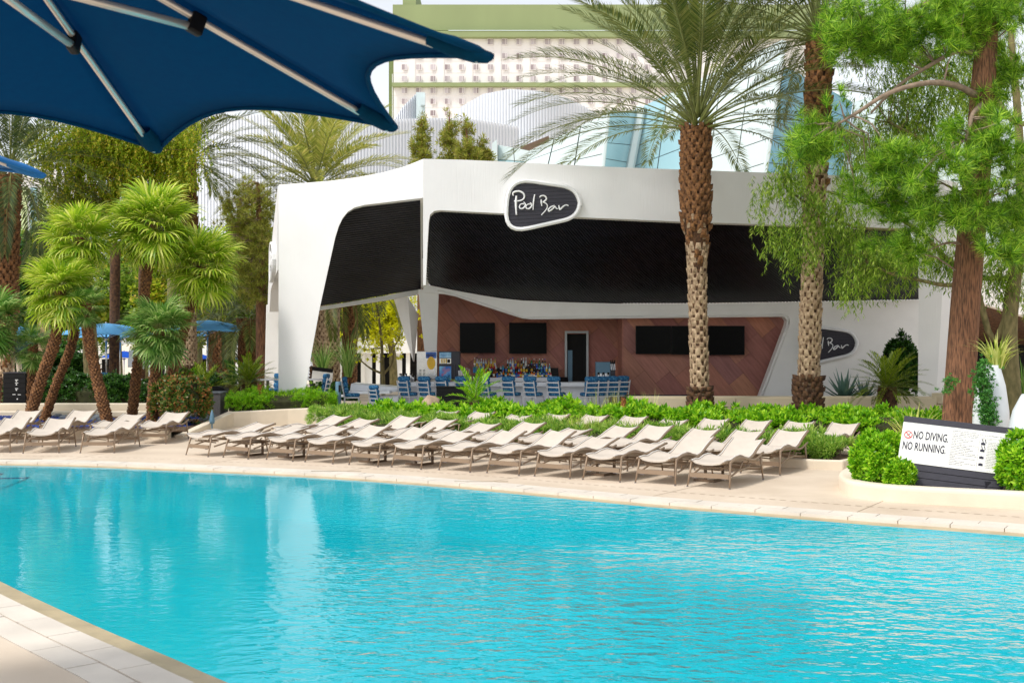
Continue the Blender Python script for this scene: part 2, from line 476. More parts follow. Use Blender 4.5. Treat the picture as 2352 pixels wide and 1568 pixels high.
# ------------------------------------------------------------------ pool outline (deck level z = 0, water just below)
far_px = [(-200, 1058), (0, 1060), (200, 1064), (400, 1072), (700, 1086), (1000, 1106), (1250, 1128), (1500, 1151), (1750, 1171), (2000, 1191), (2352, 1217), (2650, 1245)]
FAR = [G(u, v) for u, v in far_px]
def spline(pts, n):
    out = []
    pts = [Vector(p) for p in pts]
    ext = [pts[0] * 2 - pts[1]] + pts + [pts[-1] * 2 - pts[-2]]
    for i in range(1, len(ext) - 2):
        p0, p1, p2, p3 = ext[i - 1], ext[i], ext[i + 1], ext[i + 2]
        for k in range(n):
            t = k / n
            out.append(0.5 * ((2 * p1) + (p2 - p0) * t + (2 * p0 - 5 * p1 + 4 * p2 - p3) * t * t + (3 * p1 - p0 - 3 * p2 + p3) * t ** 3))
    out.append(pts[-1])
    return out
FAR = spline(FAR, 5)
NEAR = [Vector((1.2, 4.9, 0)), Vector((-0.9, 6.75, 0)), G(430, 1567), G(323, 1517), G(154, 1442), G(0, 1368), Vector((-6.2, 12.55, 0)), Vector((-8.4, 14.8, 0)), Vector((-11.5, 17.2, 0))]
NEAR = spline(NEAR, 4)
LEFTC = spline([NEAR[-1], Vector((-14.2, 19.4, 0)), Vector((-14.4, 21.8, 0)), FAR[0]], 4)[1:-1]
RIGHTC = spline([FAR[-1], Vector((10.2, 10.2, 0)), Vector((9.5, 6.2, 0)), Vector((5.5, 4.0, 0)), NEAR[0]], 4)[1:-1]
POOL = FAR + RIGHTC + NEAR + LEFTC          # clockwise seen from above
def offset_loop(loop, d):
    n = len(loop); out = []
    for i in range(n):
        t = (loop[(i + 1) % n] - loop[i - 1]); t.z = 0; t.normalize()
        out.append(loop[i] + Vector((-t.y, t.x, 0)) * d)      # left of clockwise travel = outside
    return out
def loop_sheet(loops, z, name, mat, kind='structure', parent=None):
    L = [[Vector((p.x, p.y, z)) for p in lp] for lp in loops]
    tri = tessellate_polygon(L)
    V = [p for lp in L for p in lp]
    F = []
    for t in tri:
        a = (V[t[1]] - V[t[0]]).cross(V[t[2]] - V[t[0]])
        F.append(t if a.z > 0 else (t[0], t[2], t[1]))
    mb = MB(); mb.add(V, F)
    o = mb.build(name, mat, parent)
    if kind: o['kind'] = kind
    return o
WALLZ = -0.045
COPW = 0.5
out_cop = offset_loop(POOL, COPW)
# deck sheet, with the pool cut out; terrain behind falls to a lower terrace
deck_outer = [Vector((-60, -12, 0)), Vector((60, -12, 0)), Vector((60, 58, 0)), Vector((-60, 58, 0))]
deck = loop_sheet([deck_outer, out_cop], 0.0, 'pool_deck', MAT['deck'])
g = MB()
ys = [(58, 0), (66, -1.1), (400, -1.1), (1500, -1.1)]
g.grid([[(-900, y, z), (-60, y, z), (60, y, z), (900, y, z)] for y, z in ys])
g.build('ground', MAT['curb'])['kind'] = 'structure'
g = MB()
g.grid([[(-900, -12, -0.004), (-60, -12, -0.004)], [(-900, 58, -0.004), (-60, 58, -0.004)]])
g.grid([[(60, -12, -0.004), (900, -12, -0.004)], [(60, 58, -0.004), (900, 58, -0.004)]])
g.grid([[(-900, -300, -0.004), (900, -300, -0.004)], [(-900, -12, -0.004), (900, -12, -0.004)]])
g.build('side_ground', MAT['curb'])['kind'] = 'structure'
# water
wtr = loop_sheet([POOL], WALLZ, 'pool_water', MAT['water'])
# basin: wall, shallow ledge all round, sloping wall, floor
inner1 = offset_loop(POOL, -0.28)
inner2 = offset_loop(POOL, -0.75)
bm = MB()
n = len(POOL)
rows = [[Vector((p.x, p.y, -0.02)) for p in POOL], [Vector((p.x, p.y, -0.034)) for p in POOL]]
bm.grid([[r for r in rows[0]], [r for r in rows[1]]], close=True, mi=1)
bm.grid([[Vector((p.x, p.y, -0.034)) for p in POOL], [Vector((p.x, p.y, -0.042)) for p in inner1]], close=True, mi=1)
bm.grid([[Vector((p.x, p.y, -0.042)) for p in inner1], [Vector((p.x, p.y, -0.07)) for p in inner1]], close=True, mi=0)
bm.grid([[Vector((p.x, p.y, -0.07)) for p in inner1], [Vector((p.x, p.y, -0.72)) for p in inner2]], close=True, mi=0)
tri = tessellate_polygon([[Vector((p.x, p.y, -0.72)) for p in inner2]])
bm.add([Vector((p.x, p.y, -0.72)) for p in inner2], [t if ((inner2[t[1]] - inner2[t[0]]).cross(inner2[t[2]] - inner2[t[0]])).z > 0 else (t[0], t[2], t[1]) for t in tri], 0)
basin = bm.build('pool_basin', [MAT['basin'], MAT['ledge']])
basin['kind'] = 'structure'
# curved entry steps in the far left corner
for k, (r, z) in enumerate(((1.75, -0.26), (1.3, -0.2), (.85, -0.14))):
    s = MB(); c0 = Vector((-11.6, 22.9, 0))
    arc = [c0 + Vector((math.cos(a) * r * 1.7, math.sin(a) * r * 0.42, 0)) for a in np.linspace(math.radians(180), math.radians(375), 22)]
    ring = [Vector((p.x, p.y, z)) for p in arc] + [Vector((arc[-1].x, 22.9, z)), Vector((arc[0].x, 22.9, z))]
    s.tube([Vector((p.x, p.y, z + 0.01)) for p in arc], 0.012, 5, 1)
    s.build('step_edge', [MAT['basin'], MAT['basin_line']], basin)
# coping: two rows of stone slabs along the edge, each its own slab
bed = MB()
bed.grid([[Vector((p.x, p.y, -0.03)) for p in POOL], [Vector((p.x, p.y, -0.012)) for p in out_cop]], close=True)
bed.grid([[Vector((p.x, p.y, -0.012)) for p in out_cop], [Vector((p.x, p.y, 0.0)) for p in offset_loop(POOL, COPW + 0.02)]], close=True)
coping = bed.build('pool_coping', MAT['grout']); coping['kind'] = 'structure'
def resample(loop, step, closed=True):
    pts = loop + [loop[0]] if closed else loop
    out = []; acc = 0.0; nxt = 0.0
    for a, b in zip(pts[:-1], pts[1:]):
        L = (b - a).length
        while nxt <= acc + L:
            out.append(a + (b - a) * ((nxt - acc) / L)); nxt += step
        acc += L
    return out
def cop_row(d0, d1, step, shift, zt):
    a = resample(POOL, 0.05)
    k = max(2, int(step / 0.05)); i = int(shift / 0.05)
    A0 = offset_loop(a, d0); A1 = offset_loop(a, d1)
    while i + k < len(a):
        jd = 0.006
        idx = np.linspace(i, i + k, 4).astype(int)
        ids = [j % len(a) for j in idx]
        ring = [A0[j].copy() for j in ids] + [A1[j].copy() for j in reversed(ids)]
        cen = sum(ring, Vector()) / len(ring)
        dv = [(p - cen) for p in ring]
        t = (ring[3] - ring[0]).normalized()
        ring = [p - t * (jd * (1 if dvp.dot(t) > 0 else -1)) for p, dvp in zip(ring, dv)]
        i += k
        # the ones in or near view
        if not (abs(cen.x / max(cen.y, 0.1)) < 0.56 and 7.0 < cen.y): continue
        z = zt + random.uniform(-0.002, 0.003)
        s = MB(); s.prism([Vector((p.x, p.y, z)) for p in ring], (0, 0, -0.06))
        s.build('coping_slab', MAT['coping'], coping)
cop_row(-0.025, 0.235, 0.7, 0.0, 0.006)
cop_row(0.25, 0.495, 0.7, 0.35, 0.004)
# skimmer slots in the far coping
for u, v in ((770, 1084), (40, 1056), (1105, 1108)):
    p = G(u, v)
    s = MB(); s.box((p.x, p.y + 0.1, 0.011), (0.9, 0.02, 0.004)); s.build('slot_drain', MAT['grout'], coping)

# ------------------------------------------------------------------ planter kerbs and beds
def kerb_path(name, pts, h, wd, label, hs=None, mat='curb', rnd=0.03):
    pts = [Vector((p[0], p[1], 0)) for p in pts]
    L = []; R = []
    for i, p in enumerate(pts):
        t = (pts[min(i + 1, len(pts) - 1)] - pts[max(i - 1, 0)]).normalized()
        nn = Vector((-t.y, t.x, 0)); L.append(p + nn * wd / 2); R.append(p - nn * wd / 2)
    s = MB(); hs = hs or [h] * len(pts)
    rows = []
    for i in range(len(pts)):
        a, b = L[i], R[i]; hh = hs[i]
        rows.append([Vector((a.x, a.y, 0)), Vector((a.x, a.y, hh)), Vector((b.x, b.y, hh)), Vector((b.x, b.y, 0))])
    s.grid(rows); s.add(rows[0], [(0, 1, 2, 3)]); s.add(rows[-1], [(3, 2, 1, 0)])
    o = s.build(name, MAT[mat], bevel=rnd, seg=3)
    return tag(o, label, 'kerb')
# kerb of the front hedge strip
HF = [Vector((-4.9, 29.2, 0)), Vector((-1.5, 26.9, 0)), Vector((2.4, 24.25, 0)), Vector((5.75, 21.95, 0))]
kerb_path('planter_kerb', [(-5.2, 29.35), (-1.6, 26.75), (2.3, 24.05), (5.6, 21.75), (6.05, 21.62), (6.35, 21.95), (7.15, 23.25)], 0.17, 0.16, 'low cream kerb along the hedge behind the second lounger row')
# left bed front kerb, rear double ledge
kerb_path('planter_kerb', [(-16, 28.6), (-12, 28.5), (-8.3, 28.5)], 0.25, 0.25, 'low cream kerb behind the left group of loungers')
kerb_path('planter_kerb', [(-16, 34.6), (-9.4, 34.6)], 0.3, 0.4, 'cream ledge at the back of the blue glass bed')
kerb_path('planter_kerb', [(-16, 35.2), (-9.0, 35.2)], 0.5, 0.4, 'upper cream ledge below the dark hedge by the cabinet')
kerb_path('planter_wall', [(-8.15, 28.75), (-7.95, 30.6), (-7.75, 32.3), (-7.3, 32.7), (-6.3, 33.0), (-5.2, 33.1), (-4.95, 33.5)], 0.4, 0.22, 'cream planter wall with ramped top beside the leftmost lounger rows', hs=[0.06, 0.24, 0.42, 0.42, 0.46, 0.5, 0.5])
def bed_sheet(name, pts, z, mat, label=None):
    o = loop_sheet([[Vector((p[0], p[1], 0)) for p in pts]], z, name, MAT[mat], 'structure')
    return o
bed_sheet('pebble_bed', [(-16, 28.6), (-8.25, 28.6), (-8.1, 30.6), (-7.9, 32.4), (-8.6, 34.5), (-16, 34.5)], 0.16, 'soil')
bed_sheet('hedge_bed', [(-5.1, 29.3), (-1.5, 26.85), (2.35, 24.15), (5.65, 21.85), (6.25, 22.0), (7.05, 23.25), (3.1, 26.1), (-1, 28.9), (-4.5, 31.2)], 0.1, 'soil')
bed_sheet('rear_bed', [(-5.1, 33.2), (-1.5, 30.6), (3, 28.6), (7.6, 26.3), (10.5, 25.2), (13.6, 26), (13.6, 31.9), (2.6, 31.9), (-3.0, 34.5), (-5.1, 34.6)], 0.06, 'soil')
bed_sheet('side_bed', [(-7.7, 32.5), (-6.3, 33.1), (-5.1, 33.25), (-4.9, 35.5), (-8.4, 36.5)], 0.25, 'soil')
# blue glass chips strewn over the bed: uncountable
def chips(name, n, region, z, size, mat, label, kind='stuff'):
    x0, x1, y0, y1 = region
    pos = np.stack([rng.uniform(x0, x1, n), rng.uniform(y0, y1, n), np.full(n, z)], 1)
    keep = np.sin(pos[:, 0] * 1.7) + np.cos(pos[:, 1] * 2.1 + pos[:, 0]) > -0.7
    pos = pos[keep]; n = len(pos)
    T = np.array([[1, 0, -.3], [-.5, .87, -.3], [-.5, -.87, -.3], [0, 0, .7]]); Fq = np.array([[0, 1, 3], [1, 2, 3], [2, 0, 3]])
    S = rng.uniform(.6, 1.3, (n, 1, 1)) * size
    ang = rng.uniform(0, 6.28, n)
    Rm = np.zeros((n, 3, 3)); Rm[:, 0, 0] = np.cos(ang); Rm[:, 0, 1] = -np.sin(ang); Rm[:, 1, 0] = np.sin(ang); Rm[:, 1, 1] = np.cos(ang); Rm[:, 2, 2] = 1
    V = np.einsum('nij,kj->nki', Rm, T) * S + pos[:, None, :]
    F = (np.arange(n)[:, None, None] * 4 + Fq[None]).reshape(-1, 3)
    o = npmesh(name, V.reshape(-1, 3), F, MAT[mat]); tag(o, label, name.replace('_', ' '), kind=kind)
    return o
chips('glass_chips', 9000, (-15.5, -8.4, 28.75, 34.3), 0.17, 0.05, 'pebble', 'deep blue glass chips covering the bed under the fan palms')
# grey cobbles in the bed
def pebble(loc, r, label, mat='rock', sq=(1, .8, .6), seed=0, name='cobble', group=None, cat='stone'):
    rr = random.Random(seed); s = MB(); nlat, nlon = 6, 9; rows = []
    ph = [rr.uniform(0, 6.28) for _ in range(4)]
    for i in range(nlat + 1):
        th = math.pi * i / nlat; row = []
        for j in range(nlon):
            a = 2 * math.pi * j / nlon
            k = 1 + math.sin(th) * (.14 * math.sin(2 * a + ph[0]) * math.sin(th + ph[1]) + .1 * math.sin(3 * a + ph[2])) - .1 * math.cos(th)
            row.append(Vector(loc) + Vector((math.sin(th) * math.cos(a) * sq[0], math.sin(th) * math.sin(a) * sq[1], (math.cos(th) + .75) * sq[2])) * r * k)
        rows.append(row)
    s.grid(rows, close=True)
    o = s.build(name, MAT[mat], smooth=True)
    return tag(o, label, cat, group)
for k, (u, v, r) in enumerate(((134, 957, .13), (150, 961, .15), (141, 966, .12), (210, 958, .17), (218, 963, .14), (228, 960, .15), (234, 966, .13), (212, 967, .12), (224, 969, .12), (240, 972, .13), (204, 964, .12), (75, 943, .22),
                            (470, 965, .15), (480, 968, .15), (490, 962, .16), (500, 958, .14), (508, 963, .14), (476, 958, .13), (496, 969, .13))):
    p = G(u, v, 0.16)
    pebble((p.x, p.y, 0.13), r, 'rounded grey cobble lying among the blue glass chips' if k < 12 else 'rounded grey cobble by the ramped cream planter wall', seed=k, group='cobbles in the glass bed' if k < 12 else 'cobbles by the ramped wall')
pebble((XU(988, 31.6), 31.6, 0.4), 0.28, 'tan boulder rising from the hedge before the bar', 'boulder', (1, .9, 1.15), 77, 'boulder')

# dotted slot drain and hairline joints in the deck
dl = resample(offset_loop(POOL, 1.15), .16)
s = MB()
for p, q in zip(dl[:-1], dl[1:]):
    if abs(p.x / max(p.y, .1)) < .5 and p.y > 9:
        t = (q - p).normalized(); nn = Vector((-t.y, t.x, 0)) * .012; a_ = p + (q - p) * .15; b_ = p + (q - p) * .75
        s.add([Vector((*(v_.xy), .004)) for v_ in (a_ - nn, b_ - nn, b_ + nn, a_ + nn)], [(0, 1, 2, 3)])
o = s.build('slot_drain', M('pale_drain', C(182, 160, 136), .8, .05), deck); o['kind'] = 'stuff'
jl = resample(offset_loop(POOL, COPW + .03), 3.1); jo = offset_loop(jl, 6.0)
for p, q in zip(jl, jo):
    if abs(p.x / max(p.y, .1)) < .5 and p.y > 9:
        s = MB(); t = (q - p).normalized(); nn = Vector((-t.y, t.x, 0)) * .005
        s.add([Vector((*(v_.xy), .003)) for v_ in (p - nn, q - nn, q + nn, p + nn)], [(0, 1, 2, 3)]); s.build('deck_joint', MAT['grout'], deck)
# ------------------------------------------------------------------ bar pavilion
K2, L2, R2 = Vector((XU(972, 32), 32, 0)), Vector((XU(640, 35), 35, 0)), Vector((XU(2170, 33), 33, 0))
def facet(A, B):
    e = (B - A).normalized()
    def f(u, v):
        rx = (u - CX) / FPX
        # A + e s = (rx d, d)
        det = e.x * (-1) - (-rx) * e.y
        s = ((-A.x) * (-1) - (-rx) * (-A.y)) / det
        d = A.y + e.y * s
        return Vector((A.x + e.x * s, d, CAMH + (CY - v) / FPX * d))
    return f, e
fl, el = facet(L2, K2)
fr_, er = facet(K2, R2)
pav = thing('bar_pavilion', 'white faceted pool bar pavilion with dark slatted soffit and splayed legs', 'pavilion', (2.5, 36, 0))
nl = Vector((-el.y, el.x, 0)); nr_ = Vector((-er.y, er.x, 0))
# left facet: fascia and splayed leg in one piece
lo = [(640, 424), (700, 420), (760, 415), (820, 407), (880, 396), (930, 382), (972.2, 365), (972.2, 455), (930, 460), (880, 466), (838, 471), (815, 477), (799, 487), (787, 502), (778, 521), (770, 547), (752, 628), (735, 706), (716, 810), (697, 925), (690, 970), (639.5, 970)]
s = MB(); s.prism([fl(u, v) for u, v in lo], Vector((-.1, .5, 0)))
s.build('left_fascia_leg', MAT['white'], pav, bevel=0.018, seg=2)
ro = [(971.8, 365), (1060, 367), (1150, 371), (1390, 383), (1600, 391), (1800, 398), (2000, 406), (2170, 413), (2169, 560), (2163, 700), (2156, 820), (2150, 919), (2108, 919), (2110, 700), (2108, 565), (2101, 543), (2080, 528), (1800, 517), (1580, 510), (1330, 499), (1150, 490), (1012, 483), (997, 485), (988, 493), (985, 508), (982, 560), (978, 655), (971.8, 655)]
s = MB(); s.prism([fr_(u, v) for u, v in ro], [Vector((.62, .62, 0)) if u > 2050 else Vector((-.03, .55, 0)) for u, v in ro])
s.build('right_fascia_leg', MAT['white'], pav, bevel=0.018, seg=2)
# roof deck
roof = [fl(640, 436), fl(820, 420), fl(930, 396), fr_(975, 380), fr_(1390, 398), fr_(2168, 428), Vector((13.2, 43, 6.2)), Vector((-8.6, 43, 5.4))]
roof = [roof[0] + nl * 0.3, roof[1] + nl * .3, roof[2] + nl * .3, roof[3] + nr_ * .3, roof[4] + nr_ * .3, roof[5] + nr_ * .3 + Vector((0.2, 0, 0)), roof[6], roof[7]]
s = MB()
cn = sum(roof, Vector()) / len(roof)
s.add([cn] + roof + [cn - Vector((0, 0, .25))] + [p - Vector((0, 0, .25)) for p in roof],
      [(0, i + 1, (i + 1) % 8 + 1) for i in range(8)] + [(9, (i + 1) % 8 + 10, i + 10) for i in range(8)] + [(i + 1, i + 10, (i + 1) % 8 + 10, (i + 1) % 8 + 1) for i in range(8)])
s.build('roof', MAT['white2'], pav)
# divider beam running back from the front corner
YC = Vector((XU(976, 39.2), 39.2, 0))
s = MB()
a, b = K2 + Vector((0.03, 0.3, 0)), YC
dv = (b - a).normalized(); sd_ = Vector((dv.y, -dv.x, 0)) * 0.13
zt = lambda v, d: ZV(v, d)
za, zb = ZV(456, 32.2), ZV(662, 39.2)
s.add([a - sd_ + Vector((0, 0, za)), a + sd_ + Vector((0, 0, za)), b + sd_ + Vector((0, 0, zb)), b - sd_ + Vector((0, 0, zb)),
       a - sd_ + Vector((0, 0, za + .7)), a + sd_ + Vector((0, 0, za + .7)), b + sd_ + Vector((0, 0, zb + .7)), b - sd_ + Vector((0, 0, zb + .7))],
      [(3, 2, 1, 0), (4, 5, 6, 7), (0, 1, 5, 4), (1, 2, 6, 5), (2, 3, 7, 6), (3, 0, 4, 7)])
s.build('divider_beam', MAT['white2'], pav)
# soffit of the main bay: dark backing plus slats
fb = [(985, 484), (1150, 491), (1330, 500), (1580, 511), (1800, 518), (2085, 529)]
bb = [(980, 655), (1040, 668), (1100, 679), (1150, 687), (1200, 692), (1300, 696), (1420, 699), (1600, 699), (1800, 696), (2000, 692), (2112, 690)]
def poly_at(pts, u):
    for (u0, v0), (u1, v1) in zip(pts[:-1], pts[1:]):
        if u <= u1 or (u1, v1) == pts[-1]:
            return v0 + (v1 - v0) * (u - u0) / (u1 - u0)
DB = 38.9
def S1(t, wv, dz=0.0):
    uf = 985 + (2090 - 985) * t; pf = fr_(uf, poly_at(fb, uf)) + nr_ * 0.35
    ub = 980 + (2115 - 980) * t; pb = P(ub, poly_at(bb, ub), DB)
    p = pf.lerp(pb, wv)
    p.z += -0.25 * math.sin(math.pi * wv) * 0.0 + dz
    return p
s = MB()
s.grid([[S1(t, wv, 0.10) for t in np.linspace(-.01, 1.01, 24)] for wv in np.linspace(-0.02, 1.02, 8)])
soff = s.build('soffit', MAT['slatback'], pav)
s = MB(); NS = 150; SH = 0.17
for i in range(-int(NS * SH) - 2, NS):
    t0 = i / NS
    w0, w1 = 0.0, 1.0
    if t0 < 0: w0 = -t0 / SH
    if t0 + SH > 1: w1 = (1 - t0) / SH
    if w1 - w0 < .05: continue
    hw = 0.36 / NS; rows = []
    for wv in np.linspace(w0, w1, 6):
        t = t0 + SH * wv
        rows.append([S1(t - hw, wv, .085), S1(t - hw, wv, .03), S1(t + hw, wv, .03), S1(t + hw, wv, .085)])
    s.grid(rows)
s.build('soffit_slats', MAT['slat'], soff)['kind'] = 'stuff'
# left bay soffit
fbl = [(770, 480), (838, 472), (880, 467), (930, 461), (972, 456)]
bbl = [(725, 707), (800, 695), (880, 681), (968, 667)]
DL = 39.6
def S2(t, wv, dz=0.0):
    uf = 775 + (970 - 775) * t; pf = fl(uf, poly_at(fbl, uf)) + nl * 0.3
    ub = 728 + (966 - 728) * t; pb = P(ub, poly_at(bbl, ub), DL)
    p = pf.lerp(pb, wv); p.z += dz
    return p
s = MB(); s.grid([[S2(t, wv, .10) for t in np.linspace(-.35, 1, 12)] for wv in np.linspace(-.02, 1.02, 8)])
soff2 = s.build('side_soffit', MAT['slatback'], pav)
s = MB()
for i in range(46):
    w0 = i / 46; w1 = w0 + .72 / 46
    s.grid([[S2(t, w0, .085), S2(t, w0, .03), S2(t, w1, .03), S2(t, w1, .085)] for t in np.linspace(-.35, 1, 9)])
s.build('soffit_slats', MAT['slat'], soff2)['kind'] = 'stuff'
s = MB()
ring = [P(u, v, DL + .02) for u, v in ((725, 706), (800, 694), (880, 680), (968, 662), (968, 674), (905, 686), (880, 690), (800, 702), (725, 713))]
s.prism(ring, (0, .35, 0)); s.build('rear_edge_beam', MAT['white2'], pav)
# side return behind the left leg
B2 = Vector((XU(614, 43.5), 43.5, 0)); fs, es = facet(L2 + Vector((-.02, .4, 0)), B2)
s = MB(); s.prism([fs(u, v) for u, v in ((637.5, 430), (630, 500), (622, 580), (616.5, 650), (614.5, 716), (619, 716), (622, 665), (630, 640), (637.5, 620))], Vector((.35, 0, 0)))
s.build('side_fascia', MAT['white'], pav)
s = MB(); c = Vector((XU(628, 43.6), 43.8, 0))
s.add([c + Vector((x * wv, y * .25, z)) for z, wv in ((0, .34), (ZV(712, 43.6) + .2, .26)) for x, y in ((-1, -1), (1, -1), (1, 1), (-1, 1))], [(3, 2, 1, 0), (4, 5, 6, 7), (0, 1, 5, 4), (1, 2, 6, 5), (2, 3, 7, 6), (3, 0, 4, 7)])
s.build('rear_column', MAT['white2'], pav, bevel=.03)
# rear white wall: beam over the stone, and solid wall on the right with a second sign
yb = DB - 0.05
wo = [(972, 652), (1040, 666), (1100, 677), (1150, 685), (1200, 690), (1300, 694), (1420, 697), (1600, 697), (1800, 694), (2000, 690), (2118, 688), (2118, 930), (1738, 930), (1745, 912), (1807, 745), (1808, 736), (1803, 729), (1795, 727), (1700, 728), (1420, 731), (1222, 733), (1200, 731), (1150, 715), (1080, 692), (1045, 680), (1020, 675), (972, 671)]
s = MB(); s.prism([P(u, v, yb) for u, v in wo], (0, .45, 0)); s.build('rear_wall', MAT['white2'], pav, bevel=.03, seg=3)
s = MB()
tr_px = [(1005, 668), (1040, 676), (1080, 688), (1150, 711), (1198, 727), (1222, 729), (1420, 727), (1700, 724), (1797, 722.5), (1808, 725), (1813, 733), (1812, 745), (1750, 912)]
s.tube([P(u, v, yb - .005) for u, v in tr_px], .03, 6); s.build('opening_trim', MAT['white2'], pav, smooth=True)
# wedge column and main column under the divider
s = MB(); tp = [P(960, 664, 39.2), P(1008, 668, 39.1)]
s.add([P(960, 664, 39.0), P(1008, 668, 39.0), P(1001, 880, 39.0), P(983, 880, 39.0), P(960, 664, 39.6), P(1008, 668, 39.6), P(1001, 880, 39.6), P(983, 880, 39.6)], [(0, 3, 2, 1), (4, 5, 6, 7), (0, 1, 5, 4), (1, 2, 6, 5), (2, 3, 7, 6), (3, 0, 4, 7)])
s.build('main_column', MAT['white2'], pav, bevel=.02)
s = MB(); s.add([P(904, 685, 39.9), P(937, 682, 39.2), P(961, 722, 39.9), P(949, 830, 39.5), P(952, 830, 39.8)], [(0, 1, 3), (1, 2, 4, 3), (0, 3, 4, 2), (0, 2, 1)])
s.build('wedge_column', MAT['white2'], pav)
# stone walls: one object per stone
def stone_mat():
    m = bpy.data.materials.new('red_sandstone'); m.use_nodes = True
    t = m.node_tree; p = t.nodes['Principled BSDF']; p.inputs['Roughness'].default_value = .75
    oi = t.nodes.new('ShaderNodeObjectInfo'); tc = t.nodes.new('ShaderNodeTexCoord')
    rp = t.nodes.new('ShaderNodeValToRGB'); cr = rp.color_ramp
    cols = [C(146, 94, 86), C(160, 106, 96), C(176, 118, 94), C(148, 100, 98), C(184, 130, 98), C(162, 108, 102)]
    while len(cr.elements) < len(cols): cr.elements.new(.5)
    for i, c_ in enumerate(cols): cr.elements[i].position = i / (len(cols) - 1); cr.elements[i].color = (*c_, 1)
    t.links.new(oi.outputs['Random'], rp.inputs[0])
    mp = t.nodes.new('ShaderNodeMapping'); mp.vector_type = 'TEXTURE'; mp.inputs['Rotation'].default_value = (0, math.radians(50), 0); mp.inputs['Scale'].default_value = (1.3, 1, 0.16)
    nz = t.nodes.new('ShaderNodeTexNoise'); nz.inputs['Scale'].default_value = 3; nz.inputs['Detail'].default_value = 6
    t.links.new(tc.outputs['Object'], mp.inputs[0]); t.links.new(mp.outputs[0], nz.inputs['Vector'])
    mx = t.nodes.new('ShaderNodeMix'); mx.data_type = 'RGBA'; mx.blend_type = 'OVERLAY'; mx.inputs[0].default_value = .4
    t.links.new(rp.outputs[0], mx.inputs[6]); t.links.new(nz.outputs['Fac'], mx.inputs[7]); t.links.new(mx.outputs[2], p.inputs['Base Color'])
    bp = t.nodes.new('ShaderNodeBump'); bp.inputs['Strength'].default_value = .5; bp.inputs['Distance'].default_value = .02
    t.links.new(nz.outputs['Fac'], bp.inputs['Height']); t.links.new(bp.outputs[0], p.inputs['Normal'])
    return m
MAT['stone'] = stone_mat()
def clip(poly, a, b, c):           # keep a x + b z <= c
    out = []
    for i in range(len(poly)):
        p, q = poly[i], poly[(i + 1) % len(poly)]
        fp, fq = a * p[0] + b * p[1] - c, a * q[0] + b * q[1] - c
        if fp <= 0: out.append(p)
        if (fp < 0) != (fq < 0) and abs(fp - fq) > 1e-9:
            k = fp / (fp - fq); out.append((p[0] + (q[0] - p[0]) * k, p[1] + (q[1] - p[1]) * k))
    return out
def stone_wall(x0, x1, z0, z1, y, holes, name, ang=50, tw=1.25, th=.62):
    s = MB(); s.add([(x0, y + .03, z0), (x1, y + .03, z0), (x1, y + .03, z1), (x0, y + .03, z1)], [(0, 1, 2, 3)])
    base = s.build(name, MAT['boot3'], pav)
    ca, sa = math.cos(math.radians(ang)), math.sin(math.radians(ang))
    cx, cz = (x0 + x1) / 2, (z0 + z1) / 2; Rr = max(x1 - x0, z1 - z0)
    for r in range(-int(Rr / th) - 1, int(Rr / th) + 2):
        off = (r % 3) * tw / 3 + random.uniform(-.1, .1)
        q = -Rr * 1.2 + off
        while q < Rr * 1.2:
            wd = tw * random.uniform(.75, 1.25)
            rc = [(q + .004, r * th + .004), (q + wd - .004, r * th + .004), (q + wd - .004, r * th + th - .004), (q + .004, r * th + th - .004)]
            q += wd
            pl = [(cx + a_ * ca + b_ * sa, cz - a_ * sa + b_ * ca) for a_, b_ in rc]
            for (a_, b_, c_) in ((1, 0, x1), (-1, 0, -x0), (0, 1, z1), (0, -1, -z0)):
                if len(pl) >= 3: pl = clip(pl, a_, b_, c_)
            if len(pl) < 3: continue
            ar = abs(sum(pl[i][0] * pl[(i + 1) % len(pl)][1] - pl[(i + 1) % len(pl)][0] * pl[i][1] for i in range(len(pl)))) / 2
            if ar < .02: continue
            mx_, mz_ = sum(p[0] for p in pl) / len(pl), sum(p[1] for p in pl) / len(pl)
            if any(h[0] < mx_ < h[1] and h[2] < mz_ < h[3] and ar < 0 for h in holes): continue
            t = MB(); t.prism([Vector((p[0], y - random.uniform(.0, .02), p[1])) for p in pl], (0, .06, 0))
            t.build('stone', MAT['stone'], base)
    return base
YW1, YW2 = 41.2, 39.5
stone_wall(XU(975, YW1), XU(1424, YW1 + .6) , -.05, ZV(655, YW1), YW1, [], 'stone_wall')
xr = XU(1432, YW2)
stone_wall(xr, XU(1830, YW2), -.05, ZV(715, YW2), YW2, [], 'stone_wall')
s = MB(); s.box((xr - .02, (YW1 + YW2) / 2, 1.7), (.04, YW1 - YW2, 3.6)); s.build('side_wall', MAT['stone'], pav)
# bar floor
s = MB(); s.box((1.0, 38.2, .01), (17, 9.5, .03)); s.build('bar_floor', M('bar_paving', C(222, 216, 212), .6, .05, 2), pav)
